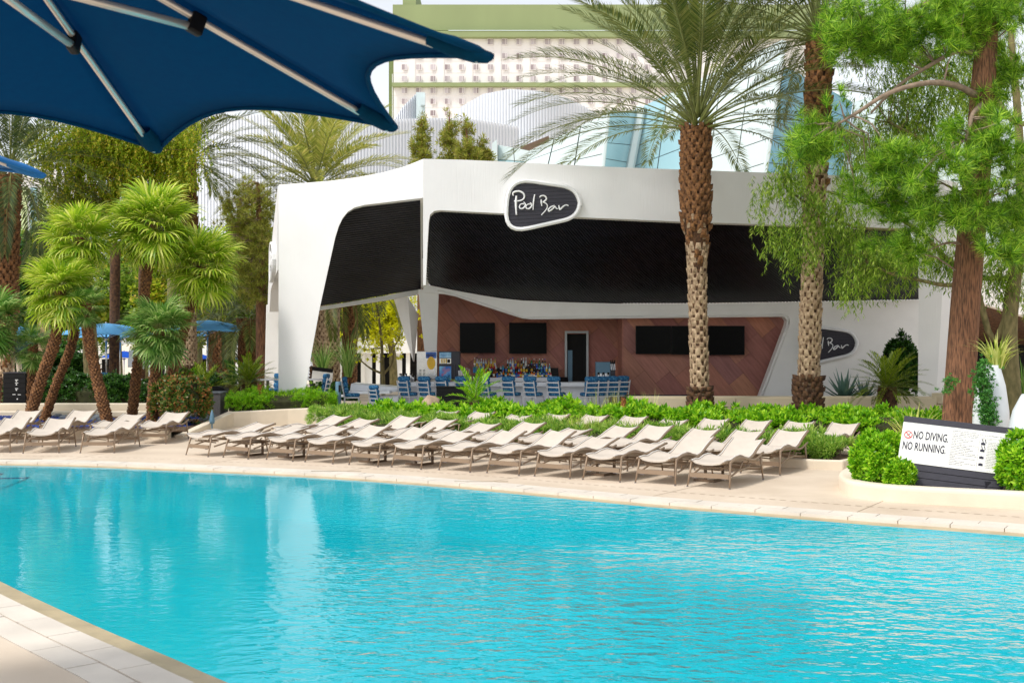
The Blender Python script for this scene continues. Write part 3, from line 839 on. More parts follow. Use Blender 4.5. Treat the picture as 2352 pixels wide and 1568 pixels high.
# doorway with frame; a near-black panel paints in the unlit inside
xd0, xd1, zd = XU(1297, YW1), XU(1351, YW1), ZV(760, YW1)
dr = MB(); fw = .075
dr.box(((xd0 + fw / 2), YW1 - .06, zd / 2), (fw, .22, zd)); dr.box(((xd1 - fw / 2), YW1 - .06, zd / 2), (fw, .22, zd)); dr.box(((xd0 + xd1) / 2, YW1 - .06, zd - fw / 2 - .002), (xd1 - xd0 - 2 * fw - .004, .22, fw))
door = dr.build('doorway', MAT['door_frame'], pav)
s = MB(); s.box(((xd0 + xd1) / 2, YW1 - .03, zd / 2 - .04), (xd1 - xd0 - 2 * fw - .006, .04, zd - fw - .06)); s.build('unlit_panel', MAT['dark'], door)  # solid panel, darkness of the inside put into its colour
s = MB(); s.box((xd0 + .17, YW1 - .056, zd / 2 - .3), (.13, .012, zd - .75)); s.box((xd0 + .25, YW1 - .056, zd / 2 - .3), (.03, .014, zd - .75)); s.build('open_door', MAT['bollard'], door)
# limestone plinth with slabs
pl0, pl1 = XU(1448, 32.4), XU(2152, 32.4)
pb = MB(); pb.box(((pl0 + pl1) / 2, 32.75, .33), (pl1 - pl0 - .1, .5, .62)); plinth = pb.build('plinth', MAT['grout'], pav)
xs_ = [pl0, XU(1690, 32.4), XU(1950, 32.4), XU(2060, 32.4), pl1]
for a_, b_ in zip(xs_[:-1], xs_[1:]):
    for z0, z1 in ((.0, .42), (.426, ZV(914, 32.4))):
        s = MB(); s.box(((a_ + b_) / 2, 32.47, (z0 + z1) / 2), (b_ - a_ - .012, .12, z1 - z0)); s.build('plinth_slab', MAT['limestone'], plinth)
s = MB(); s.box(((pl0 + pl1) / 2, 32.8, ZV(914, 32.4) + .0), (pl1 - pl0, .7, .05)); s.build('plinth_cap', MAT['limestone'], plinth)
# side wall of blocks running back at the right end
for i in range(4):
    for j in range(3):
        s = MB(); x = pl1 + .15 + i * .42; s.box((x, 32.6 + i * .5, .18 + j * .3), (.40, .3, .285), R=Matrix.Rotation(math.radians(50), 3, 'Z')); s.build('block', MAT['limestone'], plinth)
# soil behind the plinth
s = MB(); s.box(((pl0 + pl1) / 2 + 1.2, 35.4, .3), (pl1 - pl0 - 2, 5.0, .5)); s.build('planting_bed', MAT['soil'], pav)

# ------------------------------------------------------------------ the two oval bar signs
def round_poly(pts, rads, n=7):
    out = []
    m = len(pts)
    for i in range(m):
        p = Vector(pts[i]); a = Vector(pts[i - 1]); b = Vector(pts[(i + 1) % m]); r = rads[i]
        d1 = (a - p).normalized(); d2 = (b - p).normalized()
        p1 = p + d1 * r; p2 = p + d2 * r
        for k in range(n + 1):
            t = k / n
            out.append(p1 * (1 - t) ** 2 + p * 2 * t * (1 - t) + p2 * t * t)
    return out
def inset(loop, d):
    n = len(loop); out = []
    cen = sum(loop, Vector((0, 0))) / n
    for i in range(n):
        t = (loop[(i + 1) % n] - loop[i - 1]); t.normalize()
        nn = Vector((-t.y, t.x))
        if nn.dot(cen - loop[i]) < 0: nn = -nn
        out.append(loop[i] + nn * d)
    return out
STROKES = {   # handwriting strokes of the sign in sign pixels (zoomed crop), with widths
 'P': [([(525, 600), (515, 548), (560, 515), (640, 505), (715, 535), (752, 590), (740, 650), (690, 690), (610, 705), (540, 708)], 17), ([(588, 600), (578, 720), (580, 850), (588, 990)], 21)],
 'o': [([(735, 725), (770, 760), (765, 810), (720, 855), (672, 860), (650, 825), (672, 775), (725, 760), (748, 772)], 13)],
 'o2': [([(868, 735), (902, 768), (895, 815), (850, 858), (805, 860), (782, 825), (808, 780), (858, 765), (880, 780)], 13)],
 'l': [([(965, 568), (945, 680), (935, 790), (932, 885)], 14)],
 'B': [([(1068, 630), (1085, 602), (1140, 590), (1190, 612), (1205, 660), (1165, 705), (1140, 722), (1190, 745), (1225, 790), (1215, 850), (1165, 920), (1100, 990)], 14), ([(1098, 670), (1102, 740), (1112, 805)], 15)],
 'a': [([(1375, 790), (1300, 820), (1248, 870), (1250, 905), (1290, 895), (1350, 845), (1385, 810), (1405, 845), (1440, 862)], 15)],
 'r': [([(1462, 785), (1470, 830), (1482, 870), (1520, 840), (1570, 795), (1620, 778), (1662, 795)], 15)]}
def bar_sign(name, origin, ex, nrm, sc_, label, side=None):
    # local sign plane: 2D in metres; +y up
    def W(p, z): return origin + ex * p[0] + Vector((0, 0, 1)) * p[1] + nrm * z
    root = thing(name, label, 'sign', tuple(origin))
    to2 = lambda x, y: Vector(((x - 1062) * sc_, (795 - y) * sc_))
    corners = [to2(165, 905 + 520), to2(1740, 1105), to2(2015, 420), to2(520, 190)]
    corners = [to2(380, 1440), to2(1930, 1075), to2(1960, 395), to2(430, 175)]
    outer = round_poly([to2(300, 1420), to2(1960, 1040), to2(1915, 395), to2(400, 190)], [560 * sc_, 400 * sc_, 400 * sc_, 520 * sc_])
    l1 = inset(outer, 34 * sc_); l2 = inset(outer, 72 * sc_); l3 = inset(outer, 84 * sc_)
    s = MB()
    s.grid([[W(p, 0) for p in outer], [W(p, .12) for p in outer], [W(p, .15) for p in l1], [W(p, .13) for p in l2], [W(p, .05) for p in l3]], close=True)
    s.build('rim', MAT['letter'], root)
    # boards, each clipped to the oval
    x0, x1 = min(p.x for p in l2), max(p.x for p in l2); y0, y1 = min(p.y for p in l2), max(p.y for p in l2)
    s = MB(); s.prism([W(p, .045) for p in l3], nrm * -.03); s.build('backing', MAT['black'], root)
    nb = 12; hb = (y1 - y0) / nb; sl = 0.055
    for i in range(nb + 1):
        pl = [(p.x, p.y) for p in l3]
        c0 = y0 + (i - .5) * hb; c1 = c0 + hb - 6 * sc_
        pl = clip(pl, sl, -1, -(c0)); pl = clip(pl, -sl, 1, c1) if len(pl) > 2 else pl
        # boards run slightly uphill to the right
        if len(pl) < 3: continue
        t = MB(); t.prism([W(p, .075) for p in pl], nrm * -.03); t.build('board', MAT['charcoal'], root)
    for nm, strokes in STROKES.items():
        t = MB()
        for pts, wdt in strokes:
            sp = spline([Vector((*to2(*p), 0)) for p in pts], 5)
            npt = len(sp); rad = [wdt * 1.05 * sc_ * (.8 + .35 * math.sin(math.pi * min(1, k / npt * 1.4))) for k in range(npt)]
            t.tube([W(p, .105) for p in sp], rad, 8)
        t.build('letter', MAT['letter'], root, smooth=True)
    return root
pxm = lambda d: d / FPX
d0 = 32.1
sgn_c = fr_(1280 * .8747 + 1062 * .28 * .5 * .8747 * 0 + 1062 / 7.84 * .8747, (440 + 795 / 7.84) * .8747) - nr_ * .02
bar_sign('oval_bar_sign', sgn_c, er, -nr_, .8747 / 7.84 * sgn_c.y / FPX, 'large oval bar sign with white rim on the pavilion fascia')
c2 = P(1897, 793, yb) + Vector((0, -.02, 0))
bar_sign('oval_bar_sign', c2, Vector((1, 0, 0)), Vector((0, -1, 0)),   .8747 / 7.84 * .74 * yb / FPX, 'smaller oval bar sign on the rear wall, half behind a palm trunk')
c3 = fs(630, 602) + Vector((.02, -.05, 0))
e3 = Vector((es.x, es.y, 0))
bar_sign('oval_bar_sign', c3, -e3, Vector((-e3.y, e3.x, 0)), .8747 / 7.84 * .75 * 41 / FPX, 'oval bar sign seen edge-on behind the left pavilion leg')
# ------------------------------------------------------------------ bar counter
YB = 36.9
ct = ZV(878, YB)
xa, xb = XU(912, YB), XU(1436, YB)
bar = thing('bar_counter', 'long white bar counter with rounded right end and low left table', 'counter', ((xa + xb) / 2, YB, 0))
s = MB()
top = [Vector((xa, YB, ct))] + [Vector((xb - .5, YB, ct))] + [Vector((xb - .5 + .5 * math.sin(a), YB + .5 - .5 * math.cos(a), ct)) for a in np.linspace(.2, math.pi, 9)] + [Vector((xa, YB + 1.0, ct))]
s.prism(top, (0, 0, -.13)); s.build('counter_top', MAT['counter'], bar, bevel=.012)
s = MB(); s.box(((xa + xb) / 2 - .25, YB + .55, (ct - .13) / 2), (xb - xa - .7, .55, ct - .14)); s.build('counter_front', MAT['counter'], bar)
s = MB(); s.box(((xa + xb) / 2 - .25, YB + .2, .28), (xb - xa - .9, .05, .05)); s.build('foot_rail', MAT['steel'], bar)
xl0 = XU(803, 36.2)
s = MB()
s.add([(xl0, 36.2, ZV(900, 36.2)), (xa - .05, 36.2, ZV(900, 36.2)), (xa + .35, 36.4, ct - .16), (xl0 + .02, 36.4, ct - .02), (xl0, 37.6, ZV(900, 36.2)), (xa + .3, 37.6, ZV(900, 36.2)), (xa + .35, 37.6, ct - .16), (xl0 + .02, 37.6, ct - .02)],
      [(0, 1, 2, 3), (7, 6, 5, 4), (3, 2, 6, 7), (0, 3, 7, 4), (1, 5, 6, 2), (0, 4, 5, 1)])
s.build('raised_side', MAT['counter'], bar)
s = MB(); s.box(((xl0 + xa) / 2 - .05, 35.95, ZV(901, 35.7)), (xa - xl0 - .1, .75, .08)); s.build('low_table', MAT['counter'], bar, bevel=.015)
s = MB(); s.box(((xl0 + xa) / 2 + .35, 36.6, .34), (.9, .7, .66)); s.build('low_base', MAT['counter'], bar)
# back bar
s = MB(); x0, x1 = XU(1112, 40.3), XU(1300, 40.3)
s.box(((x0 + x1) / 2, 40.4, ZV(867, 40.1) / 2), (x1 - x0, .6, ZV(867, 40.1)))
s.build('back_bar', MAT['counter'])
bb_ = bpy.context.scene.objects['back_bar']; tag(bb_, 'white back bar shelf carrying the bottles', 'shelf')
tiers = MB()
zb0 = ZV(867, 40.1)
tiers.box(((x0 + x1) / 2 - .1, 40.5, zb0 + .075), (x1 - x0 - .3, .2, .15)); tiers.box(((x0 + x1) / 2 - .1, 40.7, zb0 + .16), (x1 - x0 - .3, .2, .32))
o = tiers.build('bottle_riser', MAT['black']); tag(o, 'dark stepped riser under the bottles on the back bar', 'riser')
# bottles
bot_cols = [('clear', C(190, 200, 204)), ('green', C(30, 120, 50)), ('amber', C(150, 80, 20)), ('blue', C(30, 70, 180)), ('red', C(180, 30, 40)), ('dark', C(24, 18, 16)), ('orange', C(220, 120, 20)), ('pale gold', C(200, 170, 90)), ('magenta', C(190, 40, 120)), ('teal', C(60, 150, 170))]
bmat = {n_: M('bottle_' + n_.replace(' ', '_'), c_, .08, .05, 5, coat=.4) for n_, c_ in bot_cols}
lab_m = [M('paper_label', C(236, 232, 220), .7, .03), M('yellow_label', C(226, 190, 60), .7, .05), M('black_label', C(30, 28, 30), .7, .05), M('blue_label', C(60, 120, 190), .7, .05)]
cap_m = [M('black_cap', C(18, 18, 18), .4, .05), M('gold_cap', C(200, 160, 70), .35, .05, metal=.6), M('red_cap', C(190, 30, 36), .4, .05), M('white_cap', C(230, 230, 230), .4, .03), M('green_cap', C(30, 130, 60), .4, .03), M('blue_cap', C(30, 60, 180), .4, .03)]
BOT = {}
def bottle(name_c, h, r, li, ci, loc, label, group):
    key = (name_c, round(h, 2), round(r, 3), li, ci)
    if key not in BOT:
        s = MB(); s.lathe([(r * .95, 0), (r, .01), (r, h * .55), (r * .85, h * .63), (r * .35, h * .74), (r * .33, h * .9)], 8, mi=0)
        s.lathe([(r * 1.02, h * .14), (r * 1.02, h * .46)], 8, mi=1, cap=False)
        s.lathe([(r * .4, h * .88), (r * .4, h)], 6, mi=2)
        o = s.build('bottle', [bmat[name_c], lab_m[li], cap_m[ci]], local=True, smooth='auto'); BOT[key] = o; o.location = loc; ORG[o] = Vector(loc)
        return tag(o, label, 'bottle', group)
    o = BOT[key].copy(); COL.objects.link(o); o.location = loc; o['label'] = label; o['group'] = group
    return o
rb = random.Random(5)
def bottle_row(u0, u1, n, y, z, hmin, hmax, cols, where, r0=.036):
    for i in range(n):
        u = u0 + (u1 - u0) * (i + rb.uniform(-.2, .2)) / max(1, n - 1)
        cn_ = rb.choice(cols)
        bottle(cn_, round(rb.uniform(hmin, hmax) * 25) / 25, r0, rb.randrange(4), rb.randrange(6), (XU(u, y), y, z), f'{cn_} liquor bottle standing {where}', f'{cn_} bottles {where}')
bottle_row(1090, 1138, 10, 40.7, zb0 + .32, .31, .38, ['clear', 'clear', 'pale gold', 'green'], 'on the top step left of the bar door')
bottle_row(1166, 1252, 15, 40.7, zb0 + .32, .30, .36, ['amber', 'dark', 'clear', 'pale gold', 'green'], 'on the top step under the second screen')
bottle_row(1088, 1140, 11, 40.5, zb0 + .15, .28, .34, ['clear', 'green', 'amber', 'teal', 'pale gold', 'red'], 'on the middle step left of the bar door')
bottle_row(1150, 1262, 20, 40.5, zb0 + .15, .26, .34, ['dark', 'amber', 'teal', 'clear', 'green', 'blue', 'red'], 'on the middle step under the second screen')
bottle_row(1114, 1138, 6, 40.25, zb0, .28, .34, ['dark', 'amber', 'orange'], 'on the front of the back bar left part')
bottle_row(1142, 1265, 26, 40.25, zb0, .16, .24, ['blue', 'magenta', 'orange', 'teal', 'clear', 'red', 'pale gold'], 'on the front of the back bar right part', .04)
# shakers, cups, straws on the counter
def cup(u, y, z, r, h, mat, name, label, cat, group=None, n=8):
    s = MB(); s.lathe([(r * .75, 0), (r, h), (r * .9, h), (r * .7, .02)], n)
    o = s.build(name, MAT[mat], local=True, smooth=True); o.location = (XU(u, y), y, z); ORG[o] = o.location.copy()
    return tag(o, label, cat, group)
for i, u in enumerate((920, 926, 932, 938, 944, 949)):
    cup(u, 37.4, ct, .045, .19 if i % 2 else .27, 'steel', 'cocktail_shaker', 'steel cocktail shaker cup left of the drink machines', 'cup', 'steel cups left of the machines')
for i, u in enumerate((1081, 1089, 1097, 1105, 1111)):
    cup(u, 37.3, ct, .05, .22, 'steel', 'cocktail_shaker', 'steel cocktail shaker cup right of the drink machines', 'cup', 'steel cups right of the machines')
for i, u in enumerate((1057, 1066)):
    s = MB(); s.lathe([(.06, 0), (.07, .2)], 8, mi=0)
    for k in range(9):
        a = k * .7; s.tube([(.03 * math.cos(a), .03 * math.sin(a), .1), (.06 * math.cos(a), .06 * math.sin(a), .36)], .008, 4, mi=1)
    o = s.build('straw_cup', [MAT['steel'], MAT['letter']], local=True); o.location = (XU(u, 37.4), 37.4, ct); tag(o, ('left' if i == 0 else 'right') + ' cup of white straws beside the drink machine', 'straw cup')
for i, (u, m_) in enumerate(((1062, 'red'), (1069, 'curb'), (1075, 'stoolcush'))):
    cup(u, 37.2, ct, .04, .15, m_, 'sauce_bottle', ('orange', 'cream', 'blue')[i] + ' sauce bottle in front of the straw cups', 'bottle')
for i, u in enumerate((1375, 1380, 1386, 1392, 1397)):
    cup(u, 37.5, ct, .04, .3 - .03 * (i % 2), 'letter' if i % 2 else 'steel', 'cup_stack', 'stack of pale cups before the beer tap box', 'cup', 'cup stacks by the taps')
# frozen drink machines
def machine(u0, u1, v0, y, name, label, yellow):
    x0, x1 = XU(u0, y), XU(u1, y); z0, z1 = ct + .005, ZV(v0, y); cx = (x0 + x1) / 2
    root = thing(name, label, 'drink machine', (cx, y, ct))
    s = MB(); s.box((cx, y + .3, (z0 + z1) / 2 + .03), (x1 - x0, .6, z1 - z0 - .08))
    for sx in (-1, 1):
        for sy in (.06, .54): s.tube([(cx + sx * (x1 - x0) * .42, y + sy, ct), (cx + sx * (x1 - x0) * .42, y + sy, z0 + .1)], .02, 6)
    s.build('cabinet', MAT['steel'] if yellow else MAT['charcoal'], root, bevel=.015)
    return root, x0, x1, z0, z1
root, x0, x1, z0, z1 = machine(957, 1004, 806, 37.9, 'frozen_drink_machine', 'steel frozen drink machine with a round yellow sight glass', True)
xm = x0 + (x1 - x0) * .68
MAT['hdr'] = M('blue_header', C(24, 60, 150), .3, .2, 9, col2=C(60, 120, 200))
s = MB(); s.box((xm + .02, 37.885, z1 - .13), ((x1 - x0) * .52, .03, .2)); hd = s.build('header_panel', MAT['hdr'], root)
V, F = text_mesh('MARGARITA', .1)
s = MB(); s.add([(xm - .14 + p.x * .52, 37.866, z1 - .165 + p.y) for p in V], F); s.build('lettering', MAT['black'], hd)
s = MB(); s.lathe([(.0, 0), (.14, 0), (.14, .03), (.0, .03)], 20, cap=False)
s.v = [(xm + .02 + a * .95, 37.88 - c_, (z0 + z1) / 2 + .1 + b * 1.5) for a, b, c_ in s.v]
s.build('sight_glass', M('frozen_yellow', C(226, 176, 20), .25, .08, 6), root)
s = MB()
for k in range(6):
    for q in (0, .12): s.box((x0 + .12 + q, 37.893, z0 + .14 + k * .045), (.07, .012, .016))
s.build('louvres', MAT['black'], root)
s = MB(); s.box((xm + .13, 37.88, z0 + .3), (.035, .02, .2)); s.build('switch_strip', MAT['letter'], root)
s = MB(); s.tube([(xm, 37.87, z0 + .1), (xm, 37.78, z0 + .06), (xm, 37.78, z0 - .0)], .018, 6); s.build('tap', MAT['black'], root)
root, x0, x1, z0, z1 = machine(1008, 1056, 806, 37.9, 'frozen_drink_machine', 'dark frozen drink machine with a blue poster front', False)
MAT['poster'] = M('blue_poster', C(30, 110, 200), .3, .1, 3, col2=C(150, 220, 240), mixlo=.4, mixhi=.75)
pw = (x1 - x0) * .56
s = MB(); s.box((x0 + pw / 2 + .02, 37.885, z0 + .26), (pw, .03, .44)); po = s.build('poster', MAT['poster'], root)
for k, (tx, oz) in enumerate((('GET', .3), ('WHIPPED', .16))):
    V, F = text_mesh(tx, .13)
    ca, sa = math.cos(.72), math.sin(.72)
    s = MB(); s.add([(x0 + .12 + .03 * (1 - k) + (p.x * ca * .62 - p.y * sa), 37.866, z0 + oz - .02 * k + (p.x * sa * .62 + p.y * ca)) for p in V], F); s.build('lettering', MAT['red'], po)
s = MB(); s.lathe([(.05, 0), (.07, .1)], 10); s.v = [(a * .9 + x0 + .14, 37.87 + b * .05, c_ + z0 + .06) for a, b, c_ in s.v]; s.build('drink_picture', M('lemon', C(216, 200, 50), .4, .1, 4), po)
s = MB(); s.box((x0 + pw / 2 + .02, 37.885, z1 - .13), (pw, .03, .18)); s.build('header_panel', M('header_blue2', C(40, 140, 210), .3, .2, 6, col2=C(180, 220, 236)), root)
s = MB(); s.box((x0 + pw / 2 + .02, 37.89, z1 - .32), (pw, .02, .17)); s.build('tap_panel', MAT['steel'], root)
for k in range(3):
    s = MB(); s.tube([(x0 + .1 + k * .07, 37.86, z1 - .39), (x0 + .1 + k * .07, 37.86, z1 - .24)], .022, 6); s.build('tap', M('tap_yellow', C(220, 180, 60), .4, .1), root)
s = MB(); s.box((x0 + .32, 37.875, z1 - .32), (.09, .02, .11)); s.build('keypad', MAT['black'], root)
s = MB()
for k in range(3): s.box((x1 - .22 + k * .09, 37.893, z0 + .3), (.012, .012, .5))
s.build('grille', MAT['black'], root)
# beer tap box
x0, x1, y = XU(1369, 38.0), XU(1403, 38.0), 38.0; zt_ = ZV(831, y)
root = thing('beer_tap_box', 'grey beer tap cabinet on the right half of the bar', 'beer tap', ((x0 + x1) / 2, y, ct))
s = MB(); s.box(((x0 + x1) / 2, y + .2, (ct + zt_) / 2), (x1 - x0, .4, zt_ - ct - .004)); s.build('cabinet', MAT['bollard'], root, bevel=.01)
s = MB(); s.box((x1 + .06, y + .18, (ct + zt_) / 2), (.16, .36, zt_ - ct - .004)); s.build('tower', MAT['charcoal'], root)
for k in range(3):
    s = MB(); s.tube([(x1 + .0 + k * .06, y - .04, zt_ + .06), (x1 + k * .06, y - .04, zt_ - .06)], .02, 6, 0); s.tube([(x1 + k * .06, y - .04, zt_ - .06), (x1 + .01 + k * .06, y - .06, zt_ - .26)], .014, 6, 1); s.build('tap_handle', [MAT['black'], MAT['steel']], root)
# till screen
s = MB(); x = XU(1292, 37.4); s.box((x, 37.4, ct + .06), (.36, .2, .1), R=Matrix.Rotation(math.radians(35), 3, 'X')); s.box((x, 37.5, ct + .03), (.2, .15, .05))
tag(s.build('till', MAT['black'], bevel=.01), 'black till with tilted screen on the bar', 'till')
for k, u in enumerate((1022, 1031)):
    s = MB(); s.box((XU(u, 37.2), 37.2, ct + .1), (.08, .08, .2 + .05 * k)); s.v = [(a, b, max(c_, ct)) for a, b, c_ in s.v]
    tag(s.build('napkin_holder', MAT['stoolcush']), 'blue napkin holder before the poster machine, ' + ('left' if k == 0 else 'right taller') + ' one', 'holder')
# soda gun arches
for k, u in enumerate((1062, 1072)):
    s = MB(); x = XU(u, 37.8); s.tube(spline([(x - .12, 37.8, ct), (x - .1, 37.8, ct + .3), (x, 37.8, ct + .42), (x + .09, 37.8, ct + .36), (x + .1, 37.8, ct + .22)], 4), .012, 6)
    tag(s.build('goose_tap', MAT['steel'], smooth=True), ('left' if k == 0 else 'right') + ' curved steel tap behind the straw cups', 'tap')
# screens on the stone wall
def tv(u0, v0, u1, v1, y, label, tilt=0):
    x0, x1, z1, z0 = XU(u0, y), XU(u1, y), ZV(v0, y), ZV(v1, y); cx, cz = (x0 + x1) / 2, (z0 + z1) / 2
    R = Matrix.Rotation(math.radians(tilt), 3, 'Z')
    root = thing('television', label, 'television', (cx, y, z0))
    s = MB(); s.box((cx, y, cz), (x1 - x0, .07, z1 - z0), R=R); s.build('case', MAT['black'], root, bevel=.008)
    s = MB(); s.box(Vector((cx, y, cz)) + R @ Vector((0, -.034, 0)), (x1 - x0 - .04, .01, z1 - z0 - .04), R=R); s.build('screen', MAT['screen'], root)
    s = MB(); s.box((cx, y + .1, cz), (.3, .18, .3)); s.build('bracket', MAT['black'], root)
tv(1056, 741, 1137, 811, 40.9, 'leftmost black television on the stone wall above the bottles', 8)
tv(1169, 741, 1256, 812, 40.9, 'black television on the stone wall left of the bar door', 8)
tv(1460, 748, 1541, 813, 39.25, 'leftmost of three joined televisions right of the bar door')
tv(1542, 748, 1626, 814, 39.25, 'middle one of three joined televisions behind a palm trunk')
tv(1627, 748, 1710, 815, 39.25, 'rightmost of three joined televisions near the slanted wall end')
# ------------------------------------------------------------------ bar stools
def make_stool():
    r = thing('bar_stool', 'x', 'stool', (0, 0, 0), 'bar stools')
    hw, hd, sh, th_ = .21, .21, .66, 1.15
    for sx in (-1, 1):
        s = MB(); s.tube([(sx * (hw + .03), hd + .03, 0), (sx * hw, hd, sh)], .018, 6); s.build('leg', MAT['stoolframe'], r, local=True)
        s = MB(); s.tube([(sx * (hw + .03), -hd - .04, 0), (sx * hw, -hd, sh), (sx * (hw - .01), -hd - .1, th_)], .018, 6); s.build('leg', MAT['stoolframe'], r, local=True)
    s = MB()
    s.box((0, 0, sh), (2 * hw + .03, 2 * hd + .03, .035)); s.tube([(-hw, hd, .25), (hw, hd, .25)], .014, 6); s.tube([(-hw, -hd - .02, .25), (hw, -hd - .02, .25)], .014, 6)
    s.build('seat_frame', MAT['stoolframe'], r, local=True)
    for z, dy in ((.80, -.245), (.95, -.275), (1.09, -.3)):
        s = MB(); s.box((0, dy, z), (2 * hw - .03, .02, .035)); s.build('back_rail', MAT['stoolframe'], r, local=True)
    def pad(c, sz, nm, par, tilt=0):
        s = MB(); R = Matrix.Rotation(tilt, 3, 'X'); rows = []
        for i in range(7):
            th = math.pi * i / 6; row = []
            for j in range(12):
                a = 2 * math.pi * j / 12
                f = lambda x: math.copysign(abs(x) ** .45, x)
                row.append(Vector(c) + R @ Vector((f(math.cos(a)) * abs(math.sin(th)) ** .45 * sz[0] / 2, f(math.sin(a)) * abs(math.sin(th)) ** .45 * sz[1] / 2, f(math.cos(th)) * sz[2] / 2)))
            rows.append(row)
        s.grid(rows, close=True); return s.build(nm, MAT['stoolcush'], par, smooth=True, local=True)
    pad((0, .02, sh + .075), (.46, .46, .12), 'seat_cushion', r)
    bc = pad((0, -.16, sh + .22), (.44, .13, .19), 'back_cushion', r, .12)
    pad((0, -.185, sh + .39), (.45, .14, .18), 'roll', bc, .12); pad((0, -.21, sh + .545), (.45, .15, .16), 'roll', bc, .12)
    return r
stool = make_stool()
first = [True]
def put_stool(x, y, rz, label, sc_=1.0, z=0):
    if first[0]:
        first[0] = False; return place(stool, (x, y, z), rz, label)
    return copy_tree(stool, (x, y, z), rz, label, scale=(sc_, sc_, sc_))
ords = ['leftmost', 'second', 'third', 'fourth', 'fifth', 'sixth', 'seventh', 'eighth']
for i, u in enumerate((932, 977, 1017, 1063, 1114, 1170, 1220, 1273)):
    put_stool(XU(u + 6, 36.2), 36.2 + rb.uniform(-.1, .1), math.radians(-32 + rb.uniform(-6, 6)), f'{ords[i]} blue cushioned bar stool along the bar front from the left' if i else 'leftmost blue cushioned bar stool along the bar front')
for i, u in enumerate((1352, 1373, 1398, 1421)):
    put_stool(XU(u, 36.0 + .25 * i), 36.0 + .25 * i, math.radians(28 + [-6, 4, -3, 9][i]), f'{["first", "second", "third", "last"][i]} of four stools bunched at the rounded bar end')
put_stool(XU(868, 35.1), 35.1, math.radians(-38), 'blue cushioned chair pulled up to the low white bar table', .82)
put_stool(XU(812, 36.0), 35.6, math.radians(-85), 'blue stool at the left end of the low bar table', 1.0)
# high tables under the left bay
def high_table(u, y, label, zt=1.12, r=.38):
    x = XU(u, y); root = thing('high_table', label, 'table', (x, y, 0))
    s = MB(); s.lathe([(r, zt - .04), (r, zt)], 16, (x, y, 0)); s.build('table_top', MAT['stoolframe'], root)
    s = MB(); s.tube([(x, y, .02), (x, y, zt - .04)], .05, 8); s.build('post', MAT['charcoal'], root)
    s = MB(); s.lathe([(.26, 0), (.26, .02), (.06, .05)], 14, (x, y, 0)); s.build('base', MAT['charcoal'], root)
high_table(615, 38.5, 'high round table left of the white leg')
high_table(716, 38.8, 'high round table just right of the white leg')
put_stool(XU(592, 37.8), 37.8, math.radians(-70), 'blue stool left of the high table by the white leg')
put_stool(XU(636, 39.3), 39.3, math.radians(160), 'blue stool half hidden behind the white leg')
put_stool(XU(736, 39.0), 39.0, math.radians(80), 'blue stool right of the high table under the left bay')
put_stool(XU(452, 41.0), 41.0, math.radians(-60), 'blue stool behind the red tipped shrub', .95)
put_stool(XU(228, 43.0), 43.0, math.radians(60), 'blue stool behind the dark hedge between fan palm trunks', .95)
# long pale bench rail and low wall behind
s = MB(); s.box((XU(690, 37.4), 37.5, .62), (3.0, .3, .06)); s.box((XU(690, 37.4) - 1.2, 37.5, .3), (.1, .25, .6)); s.box((XU(690, 37.4) + 1.2, 37.5, .3), (.1, .25, .6))
tag(s.build('bench', MAT['counter']), 'low pale bench behind the white leg', 'bench')
# black slatted box in front of the bar
x0, x1, y = XU(1002, 34.2), XU(1076, 34.2), 34.2
root = thing('slatted_box', 'black slatted box standing before the bar stools', 'box', ((x0 + x1) / 2, y, 0))
s = MB(); s.box(((x0 + x1) / 2, y + .3, .5), (x1 - x0 - .04, .5, .98)); s.build('body', MAT['dark'], root)
for k in range(7):
    s = MB(); s.box(((x0 + x1) / 2, y + .03, .07 + k * .145), (x1 - x0, .03, .132)); s.build('slat', MAT['black'], root)
s = MB(); s.box(((x0 + x1) / 2, y + .3, 1.02), (x1 - x0 + .02, .6, .03)); s.build('lid', MAT['black'], root)
# bollard
x, y = XU(777, 34.3), 34.3
root = thing('bollard_light', 'blue-grey bollard with a black panel beside the bar', 'bollard', (x, y, 0))
s = MB(); s.lathe([(.085, 0), (.085, .72)], 14, (x, y, 0)); s.build('post', MAT['bollard'], root, smooth='auto')
s = MB(); s.lathe([(.083, .725), (.083, 1.16), (.07, 1.18)], 14, (x, y, 0)); s.build('head', MAT['bollard'], root, smooth='auto')
s = MB(); s.box((x + .05, y - .07, .98), (.06, .04, .2)); s.build('panel', MAT['black'], root)
# low dark blue bench at the right of the bar and low sign board
s = MB(); s.box((XU(1520, 36), 36.2, .55), (2.2, .6, .3)); s.box((XU(1520, 36), 36.4, .2), (2.0, .4, .4))
tag(s.build('lounge_seat', M('navy_seat', C(24, 36, 62), .7, .08, 5), bevel=.05), 'dark navy lounge seat under the joined televisions', 'seat')
x, y = XU(740, 43), 43
root = thing('menu_board', 'small black and cream menu board behind the left bay', 'board', (x, y, 0))
s = MB(); s.box((x, y, 1.05), (.75, .05, .5), R=Matrix.Rotation(.12, 3, 'Y')); s.build('panel', MAT['signwhite'], root)
s = MB(); s.box((x + .02, y - .01, 1.32), (.76, .06, .14), R=Matrix.Rotation(.12, 3, 'Y')); s.build('header', MAT['black'], root)
s = MB(); s.box((x, y + .05, .45), (.5, .06, .9)); s.build('stand', MAT['signwhite'], root)
